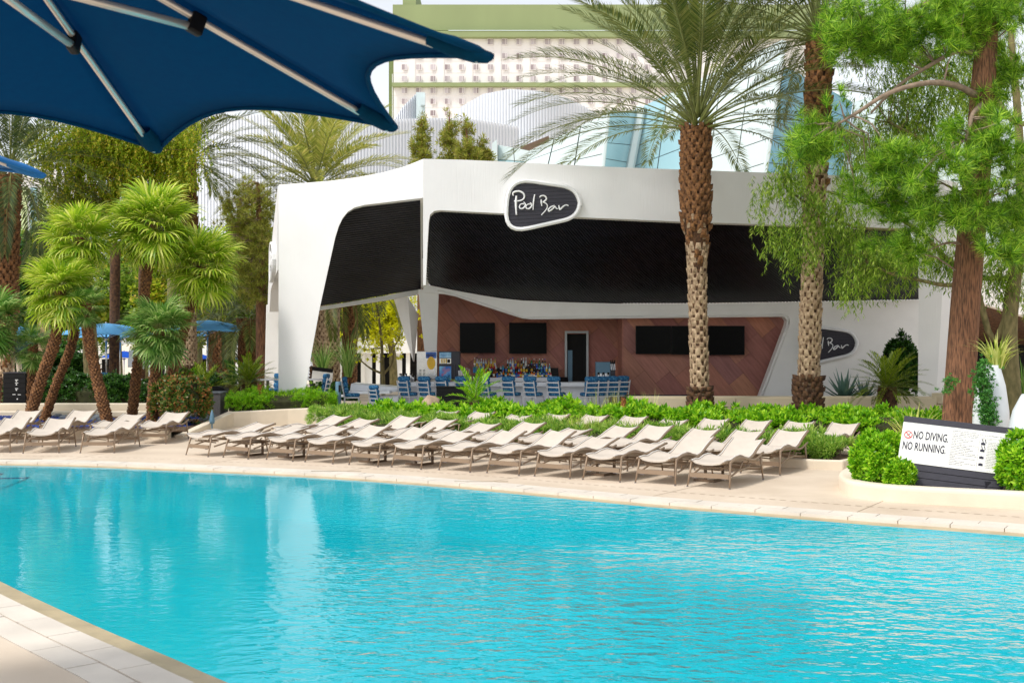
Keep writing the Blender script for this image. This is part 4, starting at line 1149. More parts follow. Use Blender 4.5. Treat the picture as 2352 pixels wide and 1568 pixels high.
# ------------------------------------------------------------------ sun loungers
def make_lounger(back, variant):
    """local: foot end at y=0, head at +y; x across.  back = height of the head end"""
    r = thing('sun_lounger', 'x', 'sun lounger', (0, 0, 0), 'sun loungers')
    W = .56
    def prof(y):
        pts = [(-.05, .43), (.1, .44), (.28, .43), (.52, .475), (.7, .485), (.9, .44), (1.08, .405), (1.24, .42), (1.5, .42 + (back - .42) * .5), (1.84, back), (1.9, back)]
        for (a, za), (b, zb) in zip(pts[:-1], pts[1:]):
            if y <= b:
                t = (y - a) / (b - a); t = t * t * (3 - 2 * t) if a < 1.1 else t
                return za + (zb - za) * t
        return back
    ys = [-.02, .03, .1, .18, .28, .38, .48, .58, .68, .78, .88, .98, 1.08, 1.18, 1.3, 1.42, 1.54, 1.66, 1.76, 1.83]
    sag = .05
    s = MB(); top, bot = [], []
    stitch = {6: .012, 13: .014, 16: .014}
    for i, y in enumerate(ys):
        rt, rb_ = [], []
        edge = .0 if i not in (0, len(ys) - 1) else .02
        for k in range(9):
            x = (k / 8 - .5) * W
            q = 1 - (2 * abs(x) / W) ** 2
            z = prof(y) - sag * q * (1.0 if i > 0 else 1.2) - stitch.get(i, 0) * q + .02 * (q ** .5)
            zb = z - (.045 if 0 < k < 8 else .012) + edge
            rt.append(Vector((x, y, z))); rb_.append(Vector((x, y, zb)))
        top.append(rt); bot.append(rb_)
    s.grid(top); s.grid([list(reversed(q)) for q in bot])
    for q in (0, -1):
        n9 = len(top[0])
        base = len(s.v); s.v += [tuple(p) for p in top[q]] + [tuple(p) for p in bot[q]]
        for k in range(n9 - 1):
            f = (base + k, base + n9 + k, base + n9 + k + 1, base + k + 1); s.f.append(f if q == 0 else tuple(reversed(f))); s.m.append(0)
    cu = s.build('cushion', MAT['cushion'], r, smooth=True, local=True)
    s = MB()
    for sx in (-1, 1):
        s.tube([(sx * (W / 2 - .012), y, prof(y) + .012) for y in ys], .008, 5)
    s.build('piping', MAT['piping'], cu, smooth=True, local=True)
    for sx in (-1, 1):
        s = MB(); s.tube([(sx * (W / 2 + .012), y, prof(y) - .008) for y in [-.06] + ys + [1.86]], .019, 7); s.build('side_rail', MAT['tan_metal'], r, smooth=True, local=True)
    xl = W / 2 + .05
    for sx in (-1, 1):
        # arched lower frame from front leg over to the rear leg
        arc = [(sx * xl, .12, .405), (sx * xl, .3, .445), (sx * xl, .5, .462), (sx * xl, .74, .44), (sx * xl, .98, .395), (sx * xl, 1.18, .37), (sx * xl, 1.38, .385), (sx * xl, 1.56, .43), (sx * xl, 1.68, .455)]
        s = MB(); s.tube(spline([Vector(p) for p in arc], 2), .018, 7, sq=(1, 1.2)); s.build('arm_rail', MAT['tan_metal'], r, smooth=True, local=True)
        s = MB(); s.tube([(sx * xl, .2, .2), (sx * xl, .5, .26), (sx * xl, .9, .27), (sx * xl, 1.3, .23), (sx * xl, 1.5, .22)], .016, 6)
        for ya, za, yb_, zb_ in ((.55, .265, .68, .39), (.95, .265, 1.05, .33)): s.tube([(sx * xl, ya, za), (sx * xl, yb_, zb_)], .012, 5)
        s.build('lower_rail', MAT['tan_metal'], r, smooth=True, local=True)
        for y0, y1, zt in ((.02, .13, .415), (1.58, 1.52, .425)):
            s = MB(); s.tube([(sx * (xl + .03), y0, .012), (sx * (xl + .015), (y0 + y1) / 2, .2), (sx * xl, y1, zt)], [.011, .017, .021], 7)
            lg = s.build('leg', MAT['tan_metal'], r, smooth=True, local=True)
            s = MB(); s.lathe([(.018, 0), (.018, .02)], 8, (sx * (xl + .031), y0, 0)); s.build('foot_cap', MAT['rubber'], lg, local=True)
    s = MB(); s.box((0, .06, .195), (2 * xl, .016, .075)); fp = s.build('front_bar', MAT['tan_metal'], r, local=True)
    for sx in (-1, 1):
        s = MB()
        for k in range(3): s.box((sx * (xl - .05 - k * .028), .06, .152), (.018, .02, .012))
        s.build('clip', MAT['rubber'], fp, local=True)
    s = MB(); s.box((0, 1.54, .2), (2 * xl, .016, .07)); s.build('rear_bar', MAT['tan_metal'], r, local=True)
    s = MB()
    for y, z in ((.3, .3), (.62, .33), (1.0, .28), (1.3, .29)): s.tube([(-xl, y, z), (xl, y, z)], .012, 6)
    s.tube([(-.2, 1.2, .26), (-.2, 1.6, back - .12)], .012, 5); s.tube([(.2, 1.2, .26), (.2, 1.6, back - .12)], .012, 5)
    s.tube([(-.2, .12, .3), (0, .5, .24), (.2, .12, .3)], .012, 5)
    s.build('cross_bars', MAT['tan_metal'], r, smooth=True, local=True)
    return r
protos = [[make_lounger(b, i), False] for i, b in enumerate((.63, .58, .67, .53))]
def put_lounger(k, p, dirv, label):
    """p: middle between the front legs, dirv: foot-to-head direction"""
    rz = math.atan2(-dirv.x, dirv.y)
    pr = protos[k]
    if not pr[1]:
        pr[1] = True; return place(pr[0], p, rz, label)
    return copy_tree(pr[0], p, rz, label)
ORD = ['first', 'second', 'third', 'fourth', 'fifth', 'sixth', 'seventh', 'eighth', 'ninth', 'tenth', 'eleventh', 'twelfth']
A_px = [((418, 1042), (474, 1048)), ((516, 1052), (575, 1055)), ((612, 1057), (670, 1061)), ((705, 1062), (765, 1066)), ((808.5, 1068), (871, 1072)), ((910, 1074), (974, 1078)), ((1005, 1081), (1070, 1084)), ((1106, 1086), (1176, 1089.5)), ((1212, 1094), (1285, 1099)), ((1340, 1101), (1415, 1107)), ((1463.5, 1110), (1543, 1115.5)), ((1601, 1119.6), (1684, 1125.5))]
# smooth the measured positions with a quadratic fit: loungers stand in a gentle arc
mids = [(G(*a) + G(*b)) / 2 for a, b in A_px]
t_ = np.arange(12)
cxs = np.polyfit(t_, [m.x for m in mids], 2); cys = np.polyfit(t_, [m.y for m in mids], 2)
backs_A = [1, 3, 1, 0, 0, 1, 0, 2, 1, 3, 2, 2]
backs_B = [0, 1, 2, 0, 1, 0, 3, 0, 2, 0, 0, 2]
rl = random.Random(3)
ROWA = []
for i in range(12):
    p = Vector((np.polyval(cxs, i), np.polyval(cys, i), 0)) + Vector((rl.uniform(-.03, .03), rl.uniform(-.03, .03), 0))
    dv = Vector((.60 - .03 * i / 11, .80 + .02 * i / 11, 0)).normalized()
    a = rl.uniform(-.06, .06); dv = Vector((dv.x * math.cos(a) - dv.y * math.sin(a), dv.x * math.sin(a) + dv.y * math.cos(a), 0))
    ROWA.append(p)
    put_lounger(backs_A[i], p, dv, f'{ORD[i]} lounger from the left in the row nearest the pool' if i < 11 else 'rightmost lounger in the row nearest the pool')
    q = p + dv * 2.28 + Vector((rl.uniform(-.06, .06), rl.uniform(-.05, .05), 0))
    put_lounger(backs_B[i], q, dv, f'{ORD[i]} lounger from the left in the second row from the pool' if i < 11 else 'rightmost lounger in the second row from the pool')
C_px = [(1049, 947), (1137, 948.5), (1223, 951), (1315, 952), (1403, 956), (1486, 959), (1580, 963), (1669, 965), (1765, 969), (1868, 970.5), (1979, 974)]
tops = [G(u, v, .6) for u, v in C_px]
c1 = np.polyfit(np.arange(11), [t.x for t in tops], 2); c2_ = np.polyfit(np.arange(11), [t.y for t in tops], 2)
for i in range(11):
    dv = Vector((.50, .86, 0)).normalized(); wv = Vector((dv.y, -dv.x, 0))
    tp = Vector((np.polyval(c1, i), np.polyval(c2_, i), 0))
    p = tp - dv * 1.84 - wv * .28
    put_lounger([0, 0, 1, 0, 0, 0, 1, 0, 0, 0, 0][i], p, dv, f'{ORD[i]} lounger from the left in the rear row behind the hedge' if i < 10 else 'rightmost lounger in the rear row behind the hedge')
# left group
D = [((-10.95, 24.75), (-.12, 1), 0, 'lounger cut off by the left edge, nearest the pool'), ((-9.9, 24.7), (-.14, 1), 0, 'lounger facing the pool in the left group, second from the edge'), ((-8.74, 24.75), (.03, 1), 1, 'lounger facing the pool below the leaning fan palm trunks'),
     ((-11.75, 27.0), (-.04, 1), 2, 'leftmost lounger at the back by the blue glass bed'), ((-10.55, 27.05), (.03, 1), 2, 'rear lounger between two fan palm clumps in the left group'), ((-9.4, 27.0), (.08, 1), 1, 'rear lounger directly below the slim fan palm trunks'), ((-8.3, 26.95), (.06, 1), 0, 'rear lounger beside the red tipped shrub')]
for (x, y), dv, k, lab in D:
    put_lounger(k, Vector((x, y, 0)), Vector((dv[0], dv[1], 0)).normalized(), lab)
for pr in protos:
    if not pr[1]: raise RuntimeError('unused lounger')
# small C-shaped side tables tucked between and under the loungers
def side_table(u, v, label):
    p = G(u, v); dv = Vector((.58, .815, 0)); wv = Vector((.815, -.58, 0))
    root = thing('side_table', label, 'side table', (p.x, p.y, 0), 'small bronze side tables', math.atan2(-.58, .815))
    ORG[root] = Vector((0, 0, 0))
    s = MB(); s.box((0, 0, .022), (.38, .05, .036)); s.box((.165, .2, .022), (.05, .35, .036)); s.build('base', MAT['bronze'], root, local=True)
    s = MB(); s.box((.165, .36, .14), (.045, .03, .24)); s.build('post', MAT['bronze'], root, local=True)
    s = MB(); s.box((-.03, .1, .14), (.045, .03, .24)); s.build('post', MAT['bronze'], root, local=True)
    s = MB(); s.box((.03, .2, .262), (.38, .4, .02)); s.build('top', MAT['bronze'], root, local=True)
for i, (u, v) in enumerate(((560, 1046), (655, 1051), (842, 1062), (950, 1068), (1368, 1092), (1618, 1106))):
    side_table(u, v, f'small bronze side table under the {["second", "third", "fifth", "sixth", "tenth", "twelfth"][i]} poolside lounger')

# ------------------------------------------------------------------ parasols
def make_parasol(name, label, cx, cy, ztip, R, rise, n, phase, mat, sag=.12, pole_r=.035, zbase=0.0, mount=True, sagz=.06, detail=True, metal='alu', tilt=0.0):
    root = thing(name, label, 'parasol', (cx, cy, zbase))
    ap = Vector((cx, cy, ztip + rise))
    tips = [Vector((cx + R * math.cos(phase + 2 * math.pi * k / n), cy + R * math.sin(phase + 2 * math.pi * k / n), ztip)) for k in range(n)]
    NS_, NT = 8, 10
    s = MB()
    for k in range(n):
        A, B = tips[k], tips[(k + 1) % n]; rows = []
        for i in range(NS_ + 1):
            a = i / NS_; row = []
            for j in range(NT + 1):
                t = j / NT
                ea, eb = ap.lerp(A, a), ap.lerp(B, a)
                p = ea.lerp(eb, t)
                bow = 4 * t * (1 - t)
                p = p + (ap - p) * (sag * bow * a ** 2)          # concave hem
                p.z -= sagz * bow * math.sin(math.pi * min(a, .97)) * .6
                p.z += (.02 if detail else .2) * rise * math.sin(math.pi * a)         # gentle belly
                row.append(p)
            rows.append(row)
        s.grid(rows)
    can = s.build('canopy', mat, root, smooth=True)
    md = can.modifiers.new('solid', 'SOLIDIFY'); md.thickness = .006; md.offset = 1
    hub = Vector((cx, cy, ztip + rise - .05))
    belly = lambda a: 0 if detail else .2 * rise * math.sin(math.pi * a)
    if detail:
        hem = MB()
        for k in range(n):
            A, B = tips[k], tips[(k + 1) % n]
            hem.tube([A.lerp(B, t) + (ap - A.lerp(B, t)) * (sag * 4 * t * (1 - t)) + Vector((0, 0, -.012)) for t in np.linspace(0, 1, 14)], .011, 5)
        hem.build('hem', mat, can, smooth=True)
    low = Vector((cx, cy, ztip + rise * .5)) if detail else Vector((cx, cy, ztip - .12))
    for k in range(n):
        s = MB()
        off = Vector((0, 0, -.035))
        s.tube([ap.lerp(tips[k], a) + Vector((0, 0, belly(a))) + off for a in np.linspace(.04, .975, 7)], .0135 if detail else .014, 8)
        rib = s.build('rib', MAT[metal], root, smooth=True)
        e = ap.lerp(tips[k], .47) + Vector((0, 0, belly(.5) - .07))
        s = MB(); s.tube([low, e], .016 if detail else .012, 7); s.build('strut', MAT[metal], rib, smooth=True)
        if detail:
            s = MB(); dirr = (tips[k] - ap).normalized(); Rz = dirr.to_track_quat('X', 'Z').to_matrix()
            s.box(ap.lerp(tips[k], .47) + Vector((0, 0, belly(.5) - .055)), (.06, .04, .08), R=Rz); s.build('joint', MAT['black'], rib, bevel=.01)
            s = MB(); q = ap.lerp(tips[k], .96) + Vector((0, 0, -.02))
            rows = []
            for a, rr in ((-.14, .04), (-.06, .052), (.02, .045), (.06, .026), (.072, .004)):
                c_ = ap.lerp(tips[k], .96) + dirr * a + Vector((0, 0, -.022))
                sd2 = Vector((-dirr.y, dirr.x, 0)).normalized(); up = dirr.cross(sd2).normalized()
                rows.append([c_ + sd2 * math.cos(w_) * rr * 1.0 + up * math.sin(w_) * rr * .6 for w_ in np.linspace(0, 2 * math.pi, 11)[:-1]])
            s.grid(rows, close=True); s.build('pocket', mat, rib, smooth=True)
    s = MB(); s.tube([(cx, cy, zbase), (cx, cy, ztip + rise + .05)], pole_r, 12); s.build('pole', MAT['steel'] if not detail else MAT['alu'], root, smooth=True)
    s = MB(); s.lathe([(pole_r + .02, -.05), (pole_r + .04, 0), (pole_r + .02, .06)], 12, low); s.build('hub', MAT['black'] if detail else MAT['steel'], root, smooth=True)
    s = MB(); s.lathe([(.3, 0), (.3, .05), (.05, .08)], 16, (cx, cy, zbase)); s.build('base', MAT['charcoal'], root)
    return root
k_ = .90
make_parasol('parasol', 'big navy parasol overhead in the upper left foreground', -1.945 * k_, 4.19 * k_, CAMH + k_, 1.88 * k_, .66 * k_, 8, math.atan2(6.08 - 4.15, -1.84 + 1.96), MAT['navy'], sag=.155, zbase=0.004)
make_parasol('parasol', 'blue parasol tip poking in at the left edge', -4.35, 6.3, CAMH + .98, 1.72, .62, 8, math.atan2(.55, 1.6), M('mid_blue_canvas', C(24, 104, 168), .85, .05, 30), sag=.13, zbase=0.004)
bg_par = [(477, 50, 735, 1.75, 'blue', 'pale blue parasol on a tall pole behind the cycads', 0.0), (516, 62, 752, 1.75, 'blue', 'pale blue parasol just right of and behind another one', 0.0),
          (244, 46, 742, 1.8, 'blue', 'blue parasol behind the leaning fan palm trunk', 0.0), (276, 52, 750, 1.8, 'blue', 'blue parasol partly hidden by the middle fan palm crown', 0.0), (8, 50, 745, 1.75, 'blue', 'blue parasol at the left edge behind palm leaves', 0.0),
          (170, 80, 808, 1.6, 'royal', 'royal blue parasol between two leaning palm trunks', -1.1), (285, 84, 806, 1.6, 'royal', 'royal blue parasol beside the white pool lift', -1.1), (402, 82, 803, 1.6, 'royal', 'royal blue parasol under the small fan palm crown', -1.1), (440, 88, 810, 1.6, 'royal', 'far royal blue parasol left of the tall parasol pole', -1.1),
          (580, 80, 813, 1.6, 'blue', 'blue parasol low beside the white leg', -1.1), (612, 92, 815, 1.6, 'blue', 'far blue parasol touching the rear column', -1.1), (826, 76, 806, 1.6, 'blue', 'blue parasol seen through the left bay', -1.1), (720, 84, 806, 1.6, 'blue', 'blue parasol just right of the white leg in the garden', -1.1)]
for i, (u, d, v, R, m_, lab, zb) in enumerate(bg_par):
    za = ZV(v, d); make_parasol('parasol', lab, XU(u, d), d, za - .5, R * 1.12, .5, 6, .3 + i * .5, MAT[m_], sag=.12, zbase=zb, detail=False, metal='steel', sagz=.05)
# ------------------------------------------------------------------ vegetation builders
def R_axes(X, Y, Z):
    return np.stack([X, Y, Z], axis=-1)
def rand_rot(n, up=0.0):
    """random frames whose local z leans to world up by 'up'"""
    z = rng.normal(size=(n, 3)); z /= np.linalg.norm(z, axis=1, keepdims=True)
    z = z * (1 - up) + np.array([0, 0, 1.0]) * up; z /= np.linalg.norm(z, axis=1, keepdims=True)
    return frame_z(z)
def frame_z(z):
    n = len(z)
    a = rng.normal(size=(n, 3)); x = np.cross(a, z); x /= np.linalg.norm(x, axis=1, keepdims=True) + 1e-9
    y = np.cross(z, x)
    return R_axes(x, y, z)
def scatter(TV, TF, pos, Rm, S):
    n = len(pos)
    V = np.einsum('nij,kj->nki', Rm, TV) * S.reshape(n, 1, 1) + pos[:, None, :]
    F = (np.arange(n)[:, None, None] * len(TV) + TF[None]).reshape(-1, TF.shape[1])
    return V.reshape(-1, 3), F
def rosette(nl, L, W, el0, el1, seed=0, fold=.25):
    """leaves radiating from the origin, z up; each leaf a 2-triangle kite"""
    r = np.random.default_rng(seed); V = []; F = []
    for k in range(nl):
        az = k * 2.39996 + r.uniform(-.3, .3); el = el0 + (el1 - el0) * (k + .5) / nl
        d = np.array([math.cos(az) * math.cos(el), math.sin(az) * math.cos(el), math.sin(el)])
        sd = np.array([-math.sin(az), math.cos(az), 0]); l = L * r.uniform(.75, 1.15)
        up = np.cross(d, sd)
        b = len(V); m = d * l * .58 + up * (-fold) * W
        V += [d * l * .04, m + sd * W / 2 - up * 0, d * l, m - sd * W / 2]
        F += [[b, b + 1, b + 2, b + 3]]
    return np.array(V), np.array(F)
def needles(nn, L, W, spread, seed=0):
    r = np.random.default_rng(seed); V = []; F = []
    for k in range(nn):
        az = k * 2.39996; el = math.pi / 2 - spread * math.sqrt((k + .5) / nn) + r.uniform(-.08, .08)
        d = np.array([math.cos(az) * math.cos(el), math.sin(az) * math.cos(el), math.sin(el)])
        sd = np.array([-math.sin(az), math.cos(az), 0]); l = L * r.uniform(.7, 1.1); b = len(V)
        o = np.array([0, 0, -.25 * L]) * r.uniform(0, 1)
        V += [o + sd * W / 2, o - sd * W / 2, o + d * l - np.array([0, 0, .12 * l])]; F += [[b, b + 1, b + 2]]
    return np.array(V), np.array(F)
def sprig(nl, H, L, W, seed=0):
    """hanging shoot: leaves alternate along a stem going down -z"""
    r = np.random.default_rng(seed); V = []; F = []
    for k in range(nl):
        t = k / nl; az = k * 2.6 + r.uniform(-.5, .5); o = np.array([.05 * math.sin(3 * t + seed), .05 * math.cos(2 * t), -H * t])
        d = np.array([math.cos(az) * .6, math.sin(az) * .6, -.75]); d /= np.linalg.norm(d)
        sd = np.array([-math.sin(az), math.cos(az), 0]); l = L * r.uniform(.7, 1.2); b = len(V)
        m = o + d * l * .45
        V += [o, m + sd * W / 2, o + d * l, m - sd * W / 2]; F += [[b, b + 1, b + 2, b + 3]]
    return np.array(V), np.array(F)

# ---- pinnate frond
def frond_arrays(L, el0, droop, nlf, ll, lw, seed, petiole=.16, vee=.35, hang=.35, prad=.03):
    r = np.random.default_rng(seed); N = 26
    s = np.linspace(0, 1, N); th = el0 - droop * s ** 1.4
    ds = L / (N - 1)
    x = np.concatenate([[0], np.cumsum(np.cos(th[:-1]) * ds)]); z = np.concatenate([[0], np.cumsum(np.sin(th[:-1]) * ds)])
    side = .06 * L * (r.uniform(-1, 1)) * s ** 2
    cur = np.stack([x, side, z], 1); tan = np.gradient(cur, axis=0); tan /= np.linalg.norm(tan, axis=1, keepdims=True)
    V = []; F = []; mi = []
    # rachis as triangular prism
    for i in range(N):
        rr = prad * (1 - .85 * s[i]) * (1.7 if s[i] < .06 else 1)
        up = np.cross(tan[i], [0, 1, 0]); up = -up if up[2] < 0 else up
        V += [cur[i] + np.array([0, rr, 0]), cur[i] - np.array([0, rr, 0]), cur[i] - up * rr * .9]
    for i in range(N - 1):
        a = i * 3
        for k in range(3):
            k2 = (k + 1) % 3; F += [[a + k, a + k2, a + 3 + k2], [a + k, a + 3 + k2, a + 3 + k]]; mi += [1, 1]
    for q in range(nlf):
        t = petiole + (1 - petiole) * (q + r.uniform(0, .8)) / nlf
        p = np.array([np.interp(t, s, cur[:, k]) for k in range(3)]); tg = np.array([np.interp(t, s, tan[:, k]) for k in range(3)]); tg /= np.linalg.norm(tg)
        up = np.cross(tg, [0, 1, 0]); up = -up if up[2] < 0 else up
        tt = (t - petiole) / (1 - petiole)
        l = ll * (.45 + .75 * math.sin(math.pi * min(1, .12 + .78 * tt))) * r.uniform(.85, 1.1)
        for sg in (-1, 1):
            d = tg * (.55 + .45 * tt) + np.array([0, sg * (.85 - .35 * tt), 0]) + up * (vee + r.uniform(-.2, .2))
            d /= np.linalg.norm(d)
            wv = np.cross(d, up); wv /= np.linalg.norm(wv) + 1e-9
            mid = p + d * l * .5 - np.array([0, 0, hang * .12 * l]); tip = p + d * l - np.array([0, 0, hang * l * .55]) + tg * .1 * l
            b = len(V); V += [p, mid + wv * lw / 2, mid - wv * lw / 2, tip]
            F += [[b, b + 1, b + 2], [b + 1, b + 3, b + 2]]; mi += [0, 0]
    return np.array(V), np.array(F), mi
MESHCACHE = {}
def frond_mesh(key, args, leaf):
    kk = (key, leaf)
    if kk not in MESHCACHE:
        V, F, mi = frond_arrays(**args)
        o = npmesh('frond', V, F, [MAT[leaf], MAT['petiole']], None, mi=mi, local=True)
        MESHCACHE[kk] = o.data; bpy.data.objects.remove(o)
    return MESHCACHE[kk]
def add_inst(name, me, parent, loc, rot, scale=1.0):
    o = bpy.data.objects.new(name, me); COL.objects.link(o); o.parent = parent
    o.location = Vector(loc) - ORG[parent]; o.rotation_euler = rot; o.scale = (scale,) * 3
    return o
def boots(path, r0, r1, wv, h, out, flare=.0, jitter=.3, zr=(0, 1), seed=0, rf=None, keep=None):
    """spiral of overlapping leaf bases on a trunk path; path: list of Vectors bottom->top"""
    r = random.Random(seed)
    L = sum((b - a).length for a, b in zip(path[:-1], path[1:])); V = []; F = []
    rows = int(L * (zr[1] - zr[0]) / h)
    def at(t):
        q = t * (len(path) - 1); i = min(int(q), len(path) - 2); f = q - i
        return path[i].lerp(path[i + 1], f), (path[i + 1] - path[i]).normalized()
    for j in range(rows):
        t = zr[0] + (zr[1] - zr[0]) * j / rows
        c, tg = at(t); rad = (r0 + (r1 - r0) * t) if rf is None else rf(t) * r0
        nar = max(5, int(2 * math.pi * rad / wv))
        ax = tg.cross(Vector((0, 1, 0))).normalized(); ay = tg.cross(ax).normalized()
        for k in range(nar):
            a = 2 * math.pi * (k + .5 * (j % 2) + r.uniform(-.12, .12) * jitter) / nar
            rd = ax * math.cos(a) + ay * math.sin(a); td = -ax * math.sin(a) + ay * math.cos(a)
            hh = h * r.uniform(1.15, 1.75); ww = wv * .5 * r.uniform(.95, 1.25); oo = out * r.uniform(.5, 1.3)
            if keep is not None and r.random() > keep(t): continue
            b = len(V); p = c + rd * rad
            V += [p - td * ww * .9, p + td * ww * .9, p + td * ww * .55 + tg * hh + rd * oo, p - td * ww * .55 + tg * hh + rd * oo, p + td * ww * .5 + tg * hh * .92, p - td * ww * .5 + tg * hh * .92, p + tg * hh * .45 + rd * oo * .95]
            F += [(b, b + 1, b + 6), (b + 1, b + 2, b + 6), (b + 2, b + 3, b + 6), (b + 3, b, b + 6), (b + 2, b + 4, b + 5), (b + 2, b + 5, b + 3), (b + 1, b + 4, b + 2), (b, b + 3, b + 5)]
    return V, F
def trunk_core(path, r0, r1, n=10, rf=None):
    s = MB(); m = len(path); s.tube(path, [(r0 + (r1 - r0) * i / (m - 1)) if rf is None else rf(i / (m - 1)) for i in range(m)], n); return s
def date_palm(name, label, base, top, r0, r1, leaf, nfr, L, ll, lw, els, seed, split=.55, lower='boot2', upper='boot', bw=.17, bh=.15, bout=.07, dr=(.5, 1.3), base_skirt=True, group=None, elpow=1.0, azr=None, hang=.35, pet=.16):
    base = Vector(base); top = Vector(top)
    root = thing(name, label, 'palm tree', tuple(base), group)
    path = [base.lerp(top, t) + Vector((math.sin(t * 2.2 + seed) * .05, 0, 0)) for t in np.linspace(0, 1, 15)]
    sm = lambda q: max(0, min(1, q)) ** 2 * (3 - 2 * max(0, min(1, q)))
    rf = lambda t: r0 + (r1 - r0) * sm((t - split + .18) / .3)
    tr = trunk_core(path, r0, r1, 12, rf).build('trunk', MAT['boot3'], root)
    lo_k = lambda t: 1 - sm((t - split + .14) / .28)
    V, F = boots(path, 1, 1, bw, bh, bout * .65, zr=(0.0, min(1, split + .14)), seed=seed, rf=rf, keep=lo_k)
    npmesh('old_leaf_bases', np.array(V), np.array(F), MAT[lower], tr)['kind'] = 'stuff'
    V, F = boots(path, 1.05, 1, bw * 1.05, bh * 1.15, bout * 1.3, zr=(max(0, split - .14), 1.0), seed=seed + 1, rf=rf, keep=lambda t: 1.02 - lo_k(t))
    npmesh('leaf_bases', np.array(V), np.array(F), MAT[upper], tr)['kind'] = 'stuff'
    if base_skirt:
        V, F = boots(path, r0 * 1.25, r0 * .9, bw, bh * .9, bout * 1.6, zr=(0.0, .14), seed=seed + 2)
        npmesh('root_skirt', np.array(V), np.array(F), MAT['boot3'], tr)['kind'] = 'stuff'
    r = random.Random(seed)
    NV = 7
    for k in range(nfr):
        t = (k + .5) / nfr
        el = els[0] + (els[1] - els[0]) * t ** elpow
        az = k * 2.39996 + r.uniform(-.25, .25)
        if azr: az = azr[0] + (azr[1] - azr[0]) * ((k * .618) % 1)
        vk = min(NV - 1, int(t * NV))
        elq = els[0] + (els[1] - els[0]) * ((vk + .5) / NV) ** elpow
        args = dict(L=L, el0=elq, droop=dr[0] + (dr[1] - dr[0]) * ((vk + .5) / NV), nlf=int(L * 19), ll=ll, lw=lw, seed=seed * 10 + vk, prad=.03 * L / 4, hang=hang, petiole=pet)
        me = frond_mesh((name, seed, vk), args, leaf)
        d = Vector((math.cos(az), math.sin(az), 0))
        o = add_inst('frond', me, root, top + d * r1 * .8 * (.3 + .7 * t) + Vector((0, 0, .5 - .55 * t)), (r.uniform(-.12, .12), (elq - el), az), r.uniform(.88, 1.1))
    return root
# ---- fan palm
def fan_leaf(key, leaf, lp, rf, nseg=30, seed=0, spread=2.35):
    kk = ('fan', key, leaf)
    if kk in MESHCACHE: return MESHCACHE[kk]
    r = np.random.default_rng(seed); V = []; F = []; mi = []
    pr = .012
    for i, x in enumerate(np.linspace(0, lp, 4)):
        z = -.06 * lp * (x / lp) ** 2
        V += [[x, pr, z], [x, -pr, z], [x, 0, z - pr]]
    for i in range(3):
        a = i * 3
        for k in range(3):
            k2 = (k + 1) % 3; F += [[a + k, a + k2, a + 3 + k2], [a + k, a + 3 + k2, a + 3 + k]]; mi += [1, 1]
    hub = np.array([lp, 0, -.06 * lp])
    for q in range(nseg):
        an = -spread + 2 * spread * (q + .5) / nseg
        l = rf * (.72 + .28 * math.cos(an * .62)) * r.uniform(.9, 1.08)
        up = .10 * abs(math.sin(an)) + .05 * (q % 2)
        d = np.array([math.cos(an), math.sin(an), up]); d /= np.linalg.norm(d)
        sd = np.array([-math.sin(an), math.cos(an), 0]); w1 = .5 * l * 2 * spread / nseg * .52
        dp = r.uniform(.12, .34)
        m = hub + d * l * .5; m2 = hub + d * l * .78 + np.array([0, 0, -dp * .25 * l]); tip = hub + d * l * .97 + np.array([0, 0, -dp * l])
        b = len(V); V += [hub, m + sd * w1 + [0, 0, .012], m - sd * w1 + [0, 0, .012], m2 + sd * w1 * .55, m2 - sd * w1 * .55, tip]
        F += [[b, b + 1, b + 2], [b + 1, b + 3, b + 4], [b + 1, b + 4, b + 2], [b + 3, b + 5, b + 4]]; mi += [0] * 4
    o = npmesh('fan_leaf', np.array(V), np.array(F), [MAT[leaf], MAT['petiole']], None, mi=mi, local=True)
    MESHCACHE[kk] = o.data; bpy.data.objects.remove(o)
    return MESHCACHE[kk]
